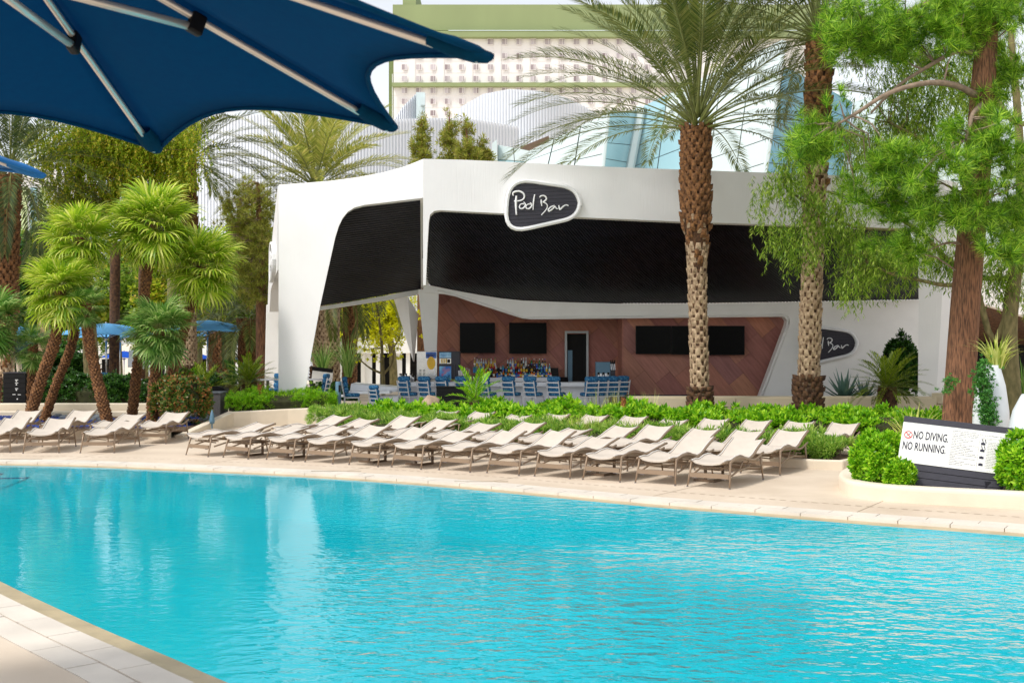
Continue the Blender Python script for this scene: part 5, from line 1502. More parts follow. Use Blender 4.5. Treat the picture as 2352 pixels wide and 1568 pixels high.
def fan_palm(name, label, path, r0, r1, crown_r, nlv, leaf, seed, els=(1.45, -1.2), trunk='boot', group=None):
    path = spline([Vector(p) for p in path], 4); top = path[-1]
    root = thing(name, label, 'palm tree', tuple(path[0]), group)
    tr = trunk_core(path, r0, r1, 9).build('trunk', MAT['boot3'], root)
    V, F = boots(path, r0, r1, .075, .06, .05, seed=seed); npmesh('leaf_stubs', np.array(V), np.array(F), MAT[trunk], tr)['kind'] = 'stuff'
    r = random.Random(seed)
    for k in range(nlv):
        t = (k + .5) / nlv; el = els[0] + (els[1] - els[0]) * t ** .85 + r.uniform(-.12, .12)
        az = k * 2.39996 + r.uniform(-.2, .2)
        vk = k % 4; sc_ = r.uniform(.85, 1.1)
        me = fan_leaf((vk,), leaf, [.42, .5, .36, .46][vk], [.62, .66, .58, .7][vk], 30 + vk, seed=vk)
        # orientation: local x to direction, local z upwards
        d = Vector((math.cos(az) * math.cos(el), math.sin(az) * math.cos(el), math.sin(el)))
        z = Vector((-math.cos(az) * math.sin(el), -math.sin(az) * math.sin(el), math.cos(el)))
        y = z.cross(d)
        rm = Matrix((d, y, z)).transposed() @ Matrix.Rotation(r.uniform(-.5, .5), 3, 'X') @ Matrix.Rotation(.25 if el > .6 else -.1, 3, 'Y')
        add_inst('fan_leaf', me, root, top + Vector((0, 0, .1 - .22 * t)) + d * .05, rm.to_euler(), crown_r / 1.1 * sc_)
    for k in range(7):
        az = k * .9 + r.uniform(-.2, .2); el = r.uniform(-1.45, -1.15)
        d = Vector((math.cos(az) * math.cos(el), math.sin(az) * math.cos(el), math.sin(el))); z = Vector((-math.cos(az) * math.sin(el), -math.sin(az) * math.sin(el), math.cos(el)))
        rm = Matrix((d, z.cross(d), z)).transposed() @ Matrix.Rotation(r.uniform(-.6, .6), 3, 'X')
        add_inst('dry_leaf', fan_leaf((k % 2, 'dry'), 'l_dead', .34, .5, 22, seed=40 + k % 2), root, top + Vector((0, 0, -.2)), rm.to_euler(), crown_r / 1.15 * r.uniform(.75, 1.0))
    return root
# ---- generic leafy crown
def crown_points(blobs, n, clump=.35, per=10, seed=0, hollow=.45):
    r = np.random.default_rng(seed); vol = np.array([b[1][0] * b[1][1] * b[1][2] for b in blobs]) ** .7; vol /= vol.sum()
    nc = max(1, n // per); which = r.choice(len(blobs), nc, p=vol)
    d = r.normal(size=(nc, 3)); d /= np.linalg.norm(d, axis=1, keepdims=True)
    rad = (hollow + (1 - hollow) * r.uniform(0, 1, nc) ** .6)[:, None]
    cen = np.array([blobs[i][0] for i in which]); rr = np.array([blobs[i][1] for i in which])
    cl = cen + d * rad * rr
    pts = np.repeat(cl, per, axis=0) + r.normal(size=(nc * per, 3)) * clump * .5
    out = np.repeat(d, per, axis=0)
    return pts, out, cl
def limb(s, a, b, r0, r1, sagv=.15, n=6, mi=0, wob=.1, seed=0):
    r = random.Random(seed); a, b = Vector(a), Vector(b); L = (b - a).length
    pts = [a.lerp(b, t) + Vector((r.uniform(-1, 1), r.uniform(-1, 1), r.uniform(-1, 1))) * wob * L * .1 * math.sin(math.pi * t) + Vector((0, 0, sagv * L * math.sin(math.pi * t))) for t in np.linspace(0, 1, n)]
    s.tube(pts, [r0 + (r1 - r0) * i / (n - 1) for i in range(n)], 6, mi)
    return pts
def hedge(name, label, path, width, height, leaf, n, tmpl, seed=0, zb=.08, cat='hedge', wobble=.2, size=1.0, group=None, round_=.5, core=True, hs=None, upmix=.5):
    """clipped or loose hedge along a path: leaf rosettes over a bumpy shell, added dark filler core inside against see-through"""
    r = np.random.default_rng(seed); path = [Vector((p[0], p[1], 0)) for p in path]
    seg = np.array([(b - a).length for a, b in zip(path[:-1], path[1:])]); cum = np.concatenate([[0], np.cumsum(seg)]); Lt = cum[-1]
    t = r.uniform(-.02, 1.02, n) * Lt; idx = np.clip(np.searchsorted(cum, t, side='right') - 1, 0, len(seg) - 1)
    A = np.array([path[i][:] for i in range(len(path))]); f = (t - cum[idx]) / seg[idx]
    c = A[idx] + (A[idx + 1] - A[idx]) * f[:, None]; tg = (A[idx + 1] - A[idx]) / seg[idx][:, None]
    nn = np.stack([-tg[:, 1], tg[:, 0], np.zeros(n)], 1)
    a = r.uniform(0, math.pi, n)
    cx_ = np.cos(a); cz = np.sin(a)
    pw = round_; ex = np.sign(cx_) * np.abs(cx_) ** pw; ez = np.abs(cz) ** pw
    k = 1 - wobble + wobble * (np.sin(c[:, 0] * 4.1 + c[:, 1] * 2.3 + seed) * .5 + np.sin(c[:, 0] * 1.7 - c[:, 1] * 5 + ex * 3) * .5) + r.uniform(-.16, .04, n)
    hh = height if hs is None else np.interp(t / Lt, np.linspace(0, 1, len(hs)), hs)
    pos = c + nn * (ex * width / 2 * k)[:, None]; pos[:, 2] = zb + ez * hh * k
    out = nn * ex[:, None] * .9 + np.array([0, 0, 1]) * (ez[:, None] * 1.0); out += r.normal(size=(n, 3)) * .35; out[:, 2] += upmix
    out /= np.linalg.norm(out, axis=1, keepdims=True)
    TV, TF = tmpl
    sc_l = r.uniform(.65, 1.3, n) * size; st = r.uniform(0, 1, n) < .07; pos[st, 2] += r.uniform(.04, .14, int(st.sum())); sc_l[st] *= 1.25
    V, F = scatter(TV, TF, pos, frame_z(out), sc_l)
    root = thing(name, label, cat, (c[:, 0].mean(), c[:, 1].mean(), 0), group)
    npmesh('foliage', V, F, MAT[leaf], root)
    if core:
        s = MB(); rows = []
        m = max(6, int(Lt / .5))
        for i in range(m + 1):
            tt = Lt * i / m; j = min(int(np.searchsorted(cum, tt, side='right') - 1), len(seg) - 1)
            p = path[j].lerp(path[j + 1], (tt - cum[j]) / seg[j]); tgv = (path[j + 1] - path[j]).normalized(); nv = Vector((-tgv.y, tgv.x, 0))
            hq = (height if hs is None else float(np.interp(i / m, np.linspace(0, 1, len(hs)), hs)))
            sh = .74 if 0 < i < m else .3
            rows.append([p + nv * (sg * width / 2 * sh * (1 if q else 1)) + Vector((0, 0, zb * 0 + (zb + hq * .72 * q))) for sg, q in ((-1, 0), (-1.0, .6), (-.6, 1), (.6, 1), (1, .6), (1, 0))])
        s.grid(rows); s.build('filler_core', MAT['core'], root)  # solid dark filler added under the leaves, no separate twigs
    return root
T_broad = rosette(9, .085, .04, -.1, 1.2, 1)
T_spoon = rosette(10, .10, .045, .0, 1.3, 2)
T_fine = rosette(14, .11, .016, .1, 1.4, 3)
T_small = rosette(8, .06, .034, -.2, 1.1, 4)
T_big = rosette(7, .14, .085, -.6, .8, 5)
T_need = needles(34, .30, .015, 1.25, 6)
T_need2 = needles(20, .16, .012, 1.3, 7)
T_will = sprig(12, .4, .15, .026, 8)
T_fic = sprig(12, .5, .10, .055, 9)
T_conif = rosette(12, .16, .03, .2, 1.3, 10)

# ------------------------------------------------------------------ hedges and shrubs
hedge('hedge', 'feathery green hedge between the second and rear lounger rows', [(-4.7, 30.2), (-1.2, 27.85), (2.7, 25.1), (6.2, 22.75)], 1.35, .62, 'l_hedge2', 5200, T_fine, 1, size=1.15, hs=[.62, .52, .48, .45, .47, .46, .46, .46])
hedge('hedge', 'bright green hedge below the bar stools', [(-4.4, 32.9), (-1.2, 31.2), (3.0, 29.8), (5.0, 29.3)], 2.0, .85, 'l_hedge', 4800, T_spoon, 2, size=1.25, hs=[.48, .6, .66, .72, .7, .72, .66])
hedge('hedge', 'bright green hedge at the foot of the two tall palms', [(4.7, 29.6), (8.2, 28.6), (10.6, 27.0)], 2.2, .85, 'l_hedge', 3300, T_spoon, 3, size=1.25, hs=[.55, .62, .66, .68, .66])
hedge('hedge', 'low rounded green hedge on the cream wall at the white leg', [(-8.15, 33.9), (-6.6, 34.15), (-5.15, 34.3)], 1.3, .62, 'l_hedge', 2600, T_fine, 4, size=.85, zb=.35, wobble=.25)
hedge('hedge', 'dark glossy hedge behind the fan palm trunks', [(-15.5, 36.8), (-12.5, 36.6), (-9.2, 36.4)], 1.4, 1.0, 'l_dark', 3400, T_broad, 5, size=1.25, zb=.35)
def shrub(name, label, c, rad, leaf, n, tmpl, seed=0, size=1.0, cat='shrub', core=True, squash=.0):
    c = Vector(c); r = np.random.default_rng(seed)
    d = r.normal(size=(n, 3)); d[:, 2] = np.abs(d[:, 2]) - .45; d /= np.linalg.norm(d, axis=1, keepdims=True)
    k = .86 + .19 * np.sin(d[:, 0] * 4 + seed) * np.cos(d[:, 1] * 6 + 1) + r.uniform(-.14, .04, n)
    dd = np.sign(d) * np.abs(d) ** (1 - squash)
    pos = np.array(c) + dd * np.array(rad) * k[:, None]; pos[:, 2] = np.maximum(pos[:, 2], c.z - rad[2] * .62)
    out = d + r.normal(size=(n, 3)) * .35; out[:, 2] += .4; out /= np.linalg.norm(out, axis=1, keepdims=True)
    V, F = scatter(tmpl[0], tmpl[1], pos, frame_z(out), r.uniform(.7, 1.25, n) * size)
    root = thing(name, label, cat, (c.x, c.y, 0))
    npmesh('foliage', V, F, MAT[leaf], root)
    if core:
        s = MB(); rows = []
        for i in range(7):
            th = math.pi * i / 6
            rows.append([c + Vector((math.sin(th) * math.cos(a) * rad[0], math.sin(th) * math.sin(a) * rad[1], max(math.cos(th) * rad[2], -rad[2] * .3))) * .78 for a in np.linspace(0, 2 * math.pi, 13)[:-1]])
        s.grid(rows, close=True); s.tube([(c.x, c.y, 0), (c.x, c.y, c.z)], .04, 6); s.build('filler_core', MAT['core'], root)  # added dark filler shell plus one real stem
    return root
p = G(415, 985, 0); shrub('shrub', 'large dark shrub with red tips beside the fan palms', (XU(418, 31), 31, .75), (.82, .8, .85), 'l_red', 1500, T_small, 11, 1.5)
shrub('shrub', 'dense green shrub at the left end of the rules sign', (XU(2014, 18.1), 18.1, .5), (.38, .4, .47), 'l_hedge', 1300, T_spoon, 12, .9)
shrub('shrub', 'low green bush lapping over the left foot of the rules sign', (XU(2066, 17.55), 17.5, .34), (.2, .14, .24), 'l_hedge', 500, T_spoon, 18, .85)
shrub('shrub', 'green shrub at the right end of the rules sign', (XU(2372, 17.05), 17.1, .5), (.5, .36, .56), 'l_hedge', 900, T_spoon, 13, 1.0)
shrub('shrub', 'tall dark shrub against the white rear wall', (XU(2072, 36.5), 36.5, 1.3), (.55, .5, 1.35), 'l_dark', 1100, T_broad, 14, 1.6)
shrub('shrub', 'small green bush behind the rules sign post', (XU(2120, 21), 20.6, .35), (.7, .6, .55), 'l_hedge', 700, T_spoon, 15, 1.1)
shrub('shrub', 'low dark bush under the left bay by the palms', (XU(760, 41), 41, .45), (.9, .5, .5), 'l_dark', 500, T_broad, 16, 1.5)
shrub('shrub', 'green bush right of the low trunk stools in the garden', (XU(440, 44), 44, .5), (1.2, .6, .8), 'l_hedge', 500, T_broad, 17, 1.7)
# ------------------------------------------------------------------ tall date palms before the bar
date_palm('date_palm', 'tall date palm with orange leaf bases in front of the bar centre', (XU(1609, 31.2), 31.2, 0), P(1601, 292, 31.2), .215, .335, 'l_date', 74, 5.0, .52, .027, (1.5, .12), 3, split=.62, elpow=.9, dr=(.5, 1.05), pet=.3)
date_palm('date_palm', 'tall date palm with shaggy base right of the bar centre', (XU(1858, 30.6), 30.6, 0), P(1880, 92, 30.6), .25, .27, 'l_date', 58, 4.4, .50, .028, (1.5, .0), 5, split=.66, elpow=.9, dr=(.5, 1.1), pet=.28)
# background date palms
date_palm('date_palm', 'yellow-green date palm rising behind the left roof end', (XU(735, 50), 50, 0), P(725, 436, 50), .3, .38, 'l_date2', 66, 4.6, .55, .042, (1.5, -.15), 7, split=.5, elpow=.8, dr=(.5, 1.2))
date_palm('date_palm', 'palm with drooping fronds left of the yellow-green palm', (XU(432, 48), 48, 0), P(428, 372, 48), .3, .36, 'l_date', 44, 4.3, .5, .04, (1.35, -.5), 8, split=.5, dr=(.6, 1.4))
date_palm('date_palm', 'dark date palm at the left edge', (XU(6, 40), 40, 0), P(24, 402, 40), .3, .34, 'l_date3', 46, 3.8, .5, .036, (1.4, -.6), 9, split=.3, dr=(.6, 1.5))
for i, (u, d, v, L, lf, nf, lab, r0) in enumerate(((505, 56, 752, 2.3, 'l_date3', 34, 'stout palm with pineapple trunk behind the pale parasols', .62), (570, 50, 735, 2.6, 'l_date', 34, 'grey-green arching palm behind the second pale parasol', .4),
                               (765, 46, 640, 3.0, 'l_date', 26, 'slim palm trunk just right of the white leg', .26), (805, 52, 640, 3.0, 'l_date', 26, 'dark palm trunk in the middle of the left bay', .3), (738, 54, 650, 3, 'l_date', 20, 'leaning palm trunk close to the white leg', .3))):
    date_palm('date_palm', lab, (XU(u, d), d, 0), P(u + (2 if i != 4 else -8), v, d), r0, r0 * .95, lf, nf, L, .42, .04, (1.4, -.7), 20 + i, split=.8, dr=(.7, 1.6), lower='boot2' if i == 2 else 'boot', base_skirt=False)
# ------------------------------------------------------------------ fan palms on the left
def FP(pts, d, zb=.16):
    out = [Vector((XU(pts[0][0], d), d, zb))]
    for u, v in pts[1:]: out.append(P(u, v, d))
    return out
fan_palm('fan_palm', 'front fan palm with the lowest left crown and leaning trunk', FP([(63, 950), (95, 870), (130, 770), (140, 668)], 31.2), 0.115, 0.11, 1.14, 68, 'l_fan', 31)
fan_palm('fan_palm', 'fan palm with the upper left crown', FP([(100, 960), (130, 880), (172, 760), (184, 545)], 32.2), 0.085, 0.085, 1.14, 66, 'l_fan', 32)
fan_palm('fan_palm', 'tallest fan palm with the biggest crown', FP([(302, 952), (318, 820), (335, 650), (352, 518)], 33.0), 0.105, 0.105, 1.38, 88, 'l_fan', 33)
fan_palm('fan_palm', 'fan palm with the right crown behind the tallest one', FP([(370, 955), (395, 860), (430, 730), (462, 612)], 33.8), 0.105, 0.1, 1.26, 74, 'l_fan', 34)
fan_palm('fan_palm', 'short fan palm with a low pale crown in the middle', FP([(348, 962), (352, 900), (360, 830), (364, 758)], 31.4), 0.115, 0.11, 1.02, 62, 'l_fan2', 35)
fan_palm('fan_palm', 'curved fan palm trunk rising behind the front crown', FP([(248, 965), (228, 890), (206, 790), (196, 700)], 31.0), 0.115, 0.105, .62, 26, 'l_fan2', 36)
fan_palm('fan_palm', 'straight fan palm trunk at the far left with a thin crown', FP([(72, 945), (74, 860), (76, 795)], 33.2), 0.105, 0.095, .7, 26, 'l_fan2', 37)
fan_palm('fan_palm', 'fan palm leaves cut off by the left edge', FP([(-30, 960), (-25, 860), (-15, 740)], 33.0), 0.105, 0.095, 1.1, 40, 'l_fan2', 38)
# ------------------------------------------------------------------ cycads
def cycad(label, u, d, zb, v_top, r0, L, n, seed, leaf='l_cycad', ll=.16, els=(1.35, -.25), nz=None):
    x = XU(u, d); zt = ZV(v_top, d); root = thing('cycad', label, 'cycad', (x, d, zb))
    path = [Vector((x, d, zb)).lerp(Vector((x, d, zt)), t) for t in np.linspace(0, 1, 4)]
    tr = trunk_core(path, r0, r0 * .9, 9).build('trunk', MAT['boot3'], root)
    V, F = boots(path, r0, r0 * .95, .06, .05, .03, seed=seed); npmesh('leaf_bases', np.array(V), np.array(F), MAT['boot3'], tr)['kind'] = 'stuff'
    r = random.Random(seed); NV = 5
    for k in range(n):
        t = (k + .5) / n; vk = min(NV - 1, int(t * NV)); el = els[0] + (els[1] - els[0]) * (vk + .5) / NV
        me = frond_mesh(('cyc', round(L, 2), leaf, vk), dict(L=L, el0=el, droop=.5 + .5 * vk / NV, nlf=34, ll=ll, lw=.026, seed=50 + vk, petiole=.1, hang=.15, prad=.012), leaf)
        az = k * 2.39996
        add_inst('frond', me, root, Vector((x, d, zt)), (r.uniform(-.1, .1), els[0] * 0 + (el - (els[0] + (els[1] - els[0]) * t)), az), r.uniform(.88, 1.1))
    return root
cycad('cycad with a dark trunk at the right end of the plinth', 2038, 30.8, .05, 890, .23, 1.12, 44, 61)
cycad('cycad with a dark trunk left of the white leg', 573, 35.6, .2, 878, .2, .95, 34, 62)
cycad('trunkless cycad in front of the pale parasol pole', 466, 36.0, .2, 905, .2, 1.1, 34, 63)
cycad('small pale cycad shoot in the hedge before the bar', 1090, 31.2, .2, 925, .12, .98, 13, 64, 'l_hedge', .17, (1.45, .15))
cycad('dark cycad behind the bin by the white leg', 535, 38, .2, 888, .2, 1.0, 24, 65, 'l_dark')
def cone(label, u, d, v0, v1, w_):
    z0, z1 = ZV(v1, d), ZV(v0, d); s = MB(); s.lathe([(w_ * .75, 0), (w_, (z1 - z0) * .3), (w_ * .75, (z1 - z0) * .65), (w_ * .3, (z1 - z0) * .92), (.01, z1 - z0)], 12, (XU(u, d), d, z0))
    V, F = boots([Vector((XU(u, d), d, z0)), Vector((XU(u, d), d, z0 + (z1 - z0) * .5)), Vector((XU(u, d), d, z1))], w_ * .95, w_ * .3, .05, .04, .03, seed=3)
    s.add(V, F); s.tube([(XU(u, d), d, 0.05), (XU(u, d), d, z0 + .05)], .05, 6)
    tag(s.build('cycad_cone', MAT['rattan']), label, 'plant')
cone('brown cycad cone in the hedge left of the white leg', 597, 33.9, 884, 930, .12)
cone('brown cycad cone in the hedge below the bar end', 1433, 29.6, 915, 955, .1)
# ------------------------------------------------------------------ grasses, agave
def grass(label, c, n, h, leaf, seed, wv=.02, spread=.5, rad=.15, name='grass_clump', droop=.5):
    r = np.random.default_rng(seed); V = []; F = []
    for k in range(n):
        az = r.uniform(0, 6.28); b0 = np.array(c) + np.array([math.cos(az), math.sin(az), 0]) * rad * r.uniform(0, 1); l = h * r.uniform(.6, 1.1); sp = spread * r.uniform(.2, 1.2)
        az += r.uniform(-.7, .7); d = np.array([math.cos(az), math.sin(az), 0]); sd = np.array([-d[1], d[0], 0])
        prev = None; M_ = 5; b = len(V)
        for i in range(M_):
            t = i / (M_ - 1); p = b0 + d * l * sp * t ** 1.6 + np.array([0, 0, l * (t - droop * sp * t ** 3)])
            wq = wv * (1 - t ** 2 * .95); V += [p + sd * wq / 2, p - sd * wq / 2]
        for i in range(M_ - 1): F += [[b + 2 * i, b + 2 * i + 1, b + 2 * i + 3, b + 2 * i + 2]]
    root = thing(name, label, 'grass', tuple(c)); npmesh('blades', np.array(V), np.array(F), MAT[leaf], root)
for i, (u, d, h) in enumerate(((1290, 26.3, .62), (1330, 26.0, .66), (1375, 25.7, .62), (1425, 25.3, .6), (1470, 24.9, .58))):
    grass(f'{["first", "second", "third", "fourth", "last"][i]} yellow grass tuft from the left in the front hedge', (XU(u, d), d, .1), 110, h + .12, 'l_grass', 70 + i, .016, .55, .28)
for i, (u, d) in enumerate(((1375, 30.6), (1410, 30.4), (1465, 30.2), (1500, 30.0))):
    grass(f'{["first", "second", "third", "last"][i]} thin grass tuft from the left below the bar end', (XU(u, d), d, .2), 50, 1.0, 'l_grass', 80 + i, .014, .5, .2)
grass('variegated flax clump behind the rules sign', (XU(2100, 22.5), 22.5, .2), 90, 1.0, 'l_grass', 90, .04, .7, .2, 'flax_clump')
grass('variegated flax spilling from the white egg planter', (XU(2290, 22), 22.0, 1.85), 80, .75, 'l_grass', 91, .04, .9, .15, 'flax_clump')
grass('spiky green yucca at the right edge', (XU(2352, 30), 30, 1.0), 60, 1.0, 'l_fan2', 92, .035, 1.0, .1, 'yucca', .3)
grass('grey-green grass tree left of the slim palm trunk', (XU(742, 44.5), 44.5, 1.0), 120, 1.7, 'l_fan2', 93, .03, .8, .15, 'grass_tree')
grass('grey-green grass tree right of the slim palm trunk', (XU(800, 44.5), 44.5, 1.0), 130, 1.9, 'l_fan2', 94, .03, .75, .15, 'grass_tree')
def agave(label, u, d, z, r_, n, seed):
    r = random.Random(seed); root = thing('agave', label, 'agave', (XU(u, d), d, z)); c = Vector((XU(u, d), d, z))
    for k in range(n):
        az = k * 2.39996; el = 1.3 - 1.1 * k / n; l = r_ * r.uniform(.8, 1.1); dv = Vector((math.cos(az) * math.cos(el), math.sin(az) * math.cos(el), math.sin(el))); sd2 = Vector((-math.sin(az), math.cos(az), 0)); up = dv.cross(sd2)
        s = MB(); b = [c + dv * .05]; w_ = .05 * r_ / .6
        s.add([c + sd2 * w_ * .7, c - sd2 * w_ * .7, c + dv * l * .4 + sd2 * w_, c + dv * l * .4 - sd2 * w_, c + dv * l * .4 + up * -w_ * .5, c + dv * l + Vector((0, 0, .08 * l)), c + up * -w_ * .4], [(0, 2, 4, 6), (6, 4, 3, 1), (2, 5, 4), (4, 5, 3), (2, 0, 1, 3), (5, 2, 3)])
        s.build('leaf', MAT['l_agave'], root)
agave('grey-green agave on the plinth below the small bar sign', 1940, 33.6, .72, .85, 24, 1)
agave('smaller agave right of the larger one on the plinth', 1985, 33.8, .72, .65, 18, 2)
from mathutils import noise as mnoise
# ------------------------------------------------------------------ big pine at the right
def grown_tree(name, label, cat, trunk_pts, radii, bark, blobs, n, per, clump, leaf, tmpl, size, seed, upmode='out', branches=True, hollow=.35, limbs=(), brad=.03, bmat='branch', group=None):
    tp = spline([Vector(p) for p in trunk_pts], 4); m = len(tp)
    root = thing(name, label, cat, tuple(tp[0]), group)
    rr = [float(np.interp(i / (m - 1), np.linspace(0, 1, len(radii)), radii)) for i in range(m)]
    s = MB()
    if bark == 'bark' and radii[0] > .35:
        tp2 = spline([Vector(p) for p in trunk_pts], 40); rows = []
        for i, p in enumerate(tp2):
            t = i / (len(tp2) - 1); rd = float(np.interp(t, np.linspace(0, 1, len(radii)), radii)); row = []
            for k in range(72):
                an = 2 * math.pi * k / 72
                q = Vector((math.cos(an) * 7.5, math.sin(an) * 7.5, p.z * 2.0)); q2 = q * 2.1 + Vector((7, 3, 1))
                h_ = abs(mnoise.noise(q)) * 1.3 + abs(mnoise.noise(q2)) * .6
                row.append(p + Vector((math.cos(an), math.sin(an), 0)) * rd * (1 - .14 + .24 * min(1, h_)))
            rows.append(row)
        s.grid(rows, close=True)
    else:
        s.tube(tp, rr, 16)
    r0 = random.Random(seed)
    tr = s.build('trunk', MAT[bark], root, smooth=True)
    pts, out, cl = crown_points(blobs, n, clump, per, seed, hollow)
    r = np.random.default_rng(seed + 1); N = len(pts)
    if upmode == 'hang':
        z = np.tile(np.array([0, 0, 1.0]), (N, 1)) + r.normal(size=(N, 3)) * .28
    elif upmode == 'out':
        z = out * .7 + np.array([0, 0, .55]) + r.normal(size=(N, 3)) * .4
    else:
        z = np.array([0, 0, 1.0]) + r.normal(size=(N, 3)) * .5
    z /= np.linalg.norm(z, axis=1, keepdims=True)
    V, F = scatter(tmpl[0], tmpl[1], pts, frame_z(z), r.uniform(.7, 1.25, N) * size)
    npmesh('crown', V, F, MAT[leaf], root)
    bs = MB()
    for k, L_ in enumerate(limbs):
        sp = spline([Vector(p) for p in L_[0]], 4); q = len(sp)
        bs.tube(sp, [L_[1] + (L_[2] - L_[1]) * i / (q - 1) for i in range(q)], 8)
    if branches:
        step = max(1, len(cl) // 90)
        anchors = [tp[i] for i in range(m // 3, m)] + [Vector(p) for L_ in limbs for p in spline([Vector(q) for q in L_[0]], 3)]
        for k in range(0, len(cl), step):
            c = Vector(cl[k].tolist()); a = min(anchors, key=lambda q: (q - c).length + max(0, q.z - c.z) * .5)
            limb(bs, a, c, brad, brad * .3, .06, 5, 0, 1.0, seed + k)
    if bs.v: bs.build('branches', MAT[bmat], root, smooth=True)
    return root
dP = 25.0
def blobpx(u, v, d, ru, rv, rd):
    return (tuple(P(u, v, d)), (ru * d / FPX, rd, rv * d / FPX))
pine_blobs = [blobpx(2000, 60, dP, 120, 80, 1.2), blobpx(2110, 70, dP, 140, 90, 1.6), blobpx(2250, 40, dP, 150, 80, 1.8), blobpx(1905, 90, dP - .3, 45, 60, .6), 
              blobpx(1900, 300, dP - .8, 70, 75, .7), blobpx(1860, 330, dP - .8, 60, 55, .6), blobpx(2060, 360, dP - 1, 80, 70, .9), blobpx(2150, 400, dP - 1.2, 100, 70, .9), blobpx(2250, 300, dP - 1.2, 70, 70, .9), blobpx(2290, 330, dP - 1, 60, 80, .8),
              blobpx(2230, 470, dP - 1.2, 100, 60, .8), blobpx(2310, 180, dP + .3, 70, 90, 1.2), blobpx(2120, 480, dP - .6, 110, 60, .9), blobpx(2020, 440, dP - .2, 90, 60, .8), blobpx(2330, 470, dP, 60, 90, 1.0), blobpx(2080, 560, dP - .3, 70, 30, .6), blobpx(2290, 560, dP - 1.0, 60, 40, .5)]
tP = [Vector((XU(2196, dP), dP, 0)), P(2204, 900, dP), P(2222, 640, dP), P(2244, 400, dP), P(2258, 200, dP), P(2268, 60, dP), P(2275, -200, dP)]
pine_limbs = [([P(2255, 225, dP), P(2190, 195, dP - .5), P(2120, 192, dP - .9), P(2040, 215, dP - 1.0), P(1975, 255, dP - 1.0), P(1925, 285, dP - 1.0)], .075, .03),
              ([P(2258, 128, dP), P(2200, 118, dP - .1), P(2120, 160, dP), P(2060, 200, dP), P(2000, 260, dP + .2)], .06, .025),
              ([P(2270, 10, dP), P(2180, -5, dP), P(2100, 20, dP), P(2030, 60, dP), P(1980, 90, dP)], .07, .03),
              ([P(2255, 240, dP - .2), P(2235, 262, dP - .7), P(2225, 300, dP - 1.0), P(2218, 320, dP - 1.1)], .06, .03),
              ([P(2260, 190, dP + .1), P(2330, 280, dP), P(2400, 275, dP)], .07, .05)]
grown_tree('pine_tree', 'big pine with reddish bark and long bright needles at the right', 'pine tree', tP, [.345, .32, .30, .28, .25, .22, .17], 'bark', pine_blobs, 2900, 11, .28, 'l_pine', T_need, 1.0, 101, 'out', limbs=pine_limbs, brad=.022, hollow=.1)
# willow-leaved tree behind it
dW = 28.5
wb = [blobpx(1790, 440, dW, 60, 50, .7), blobpx(1840, 390, dW, 70, 80, .8), blobpx(1900, 480, dW, 80, 70, .9), blobpx(1990, 560, dW, 90, 70, .9), blobpx(2060, 600, dW - .3, 90, 50, .8), blobpx(1960, 640, dW - .3, 60, 40, .6), blobpx(1830, 560, dW, 60, 50, .6), blobpx(2130, 560, dW, 70, 60, .8),
      blobpx(1950, 60, dW + .6, 60, 80, .9), blobpx(2060, 320, dW + 1, 110, 110, 1.2), blobpx(2150, 250, dW + 1, 120, 120, 1.3), blobpx(2310, 560, dW, 70, 80, .9), blobpx(2330, 640, dW, 50, 50, .7), blobpx(2250, 120, dW + 1, 140, 110, 1.4), blobpx(1980, 330, dW + .5, 70, 90, .8), blobpx(1780, 520, dW, 40, 40, .4), blobpx(2050, 130, dW + 1, 100, 90, 1), blobpx(2200, 600, dW, 70, 50, .7)]
tW = [Vector((XU(2330, dW), dW, 0)), P(2325, 900, dW), P(2318, 760, dW), P(2330, 640, dW), P(2345, 520, dW), P(2340, 300, dW), P(2320, 60, dW)]
wl = [([P(2320, 640, dW), P(2250, 640, dW), P(2180, 655, dW - .3), P(2120, 645, dW - .3), P(2050, 630, dW - .4), P(1990, 600, dW - .3)], .07, .03),
      ([P(2322, 700, dW), P(2280, 780, dW + .1), P(2235, 640, dW), P(2180, 600, dW), P(2110, 530, dW), P(2000, 470, dW), P(1900, 440, dW)], .09, .03),
      ([P(2335, 560, dW), P(2230, 420, dW + .4), P(2130, 330, dW + .6), P(2040, 280, dW + .6)], .07, .03), ([P(2110, 530, dW), P(1960, 520, dW), P(1860, 470, dW), P(1800, 430, dW)], .045, .018), ([P(2330, 400, dW), P(2250, 250, dW + .5), P(2150, 140, dW + .8)], .06, .03)]
grown_tree('willow_leaf_tree', 'airy tree with slender drooping leaves hanging before the right fascia', 'tree', tW, [.24, .21, .19, .17, .14, .1, .07], 'bark2', wb, 4400, 8, .34, 'l_willow', T_will, 1.0, 111, 'hang', limbs=wl, brad=.016, bmat='bark2', hollow=.2)
# broadleaf tree at upper left
dF = 43.0
fb_ = [blobpx(170, 330, dF, 110, 80, 1.6), blobpx(280, 350, dF, 120, 90, 1.8), blobpx(390, 370, dF, 70, 70, 1.2), blobpx(150, 450, dF, 70, 70, 1.2), blobpx(250, 450, dF + .6, 100, 60, 1.3), blobpx(120, 540, dF, 40, 60, .8), blobpx(430, 330, dF, 40, 40, .8), blobpx(300, 280, dF, 160, 60, 1.6)]
grown_tree('ficus_tree', 'leafy yellow-green tree behind the fan palms under the big parasol', 'tree', [Vector((XU(215, dF), dF, 0)), P(205, 760, dF), P(190, 560, dF), P(180, 400, dF), P(185, 280, dF)], [.3, .26, .2, .14, .08], 'bark2', fb_, 5600, 9, .5, 'l_ficus', T_fic, 1.05, 121, 'hang', brad=.03, bmat='bark', hollow=.15)
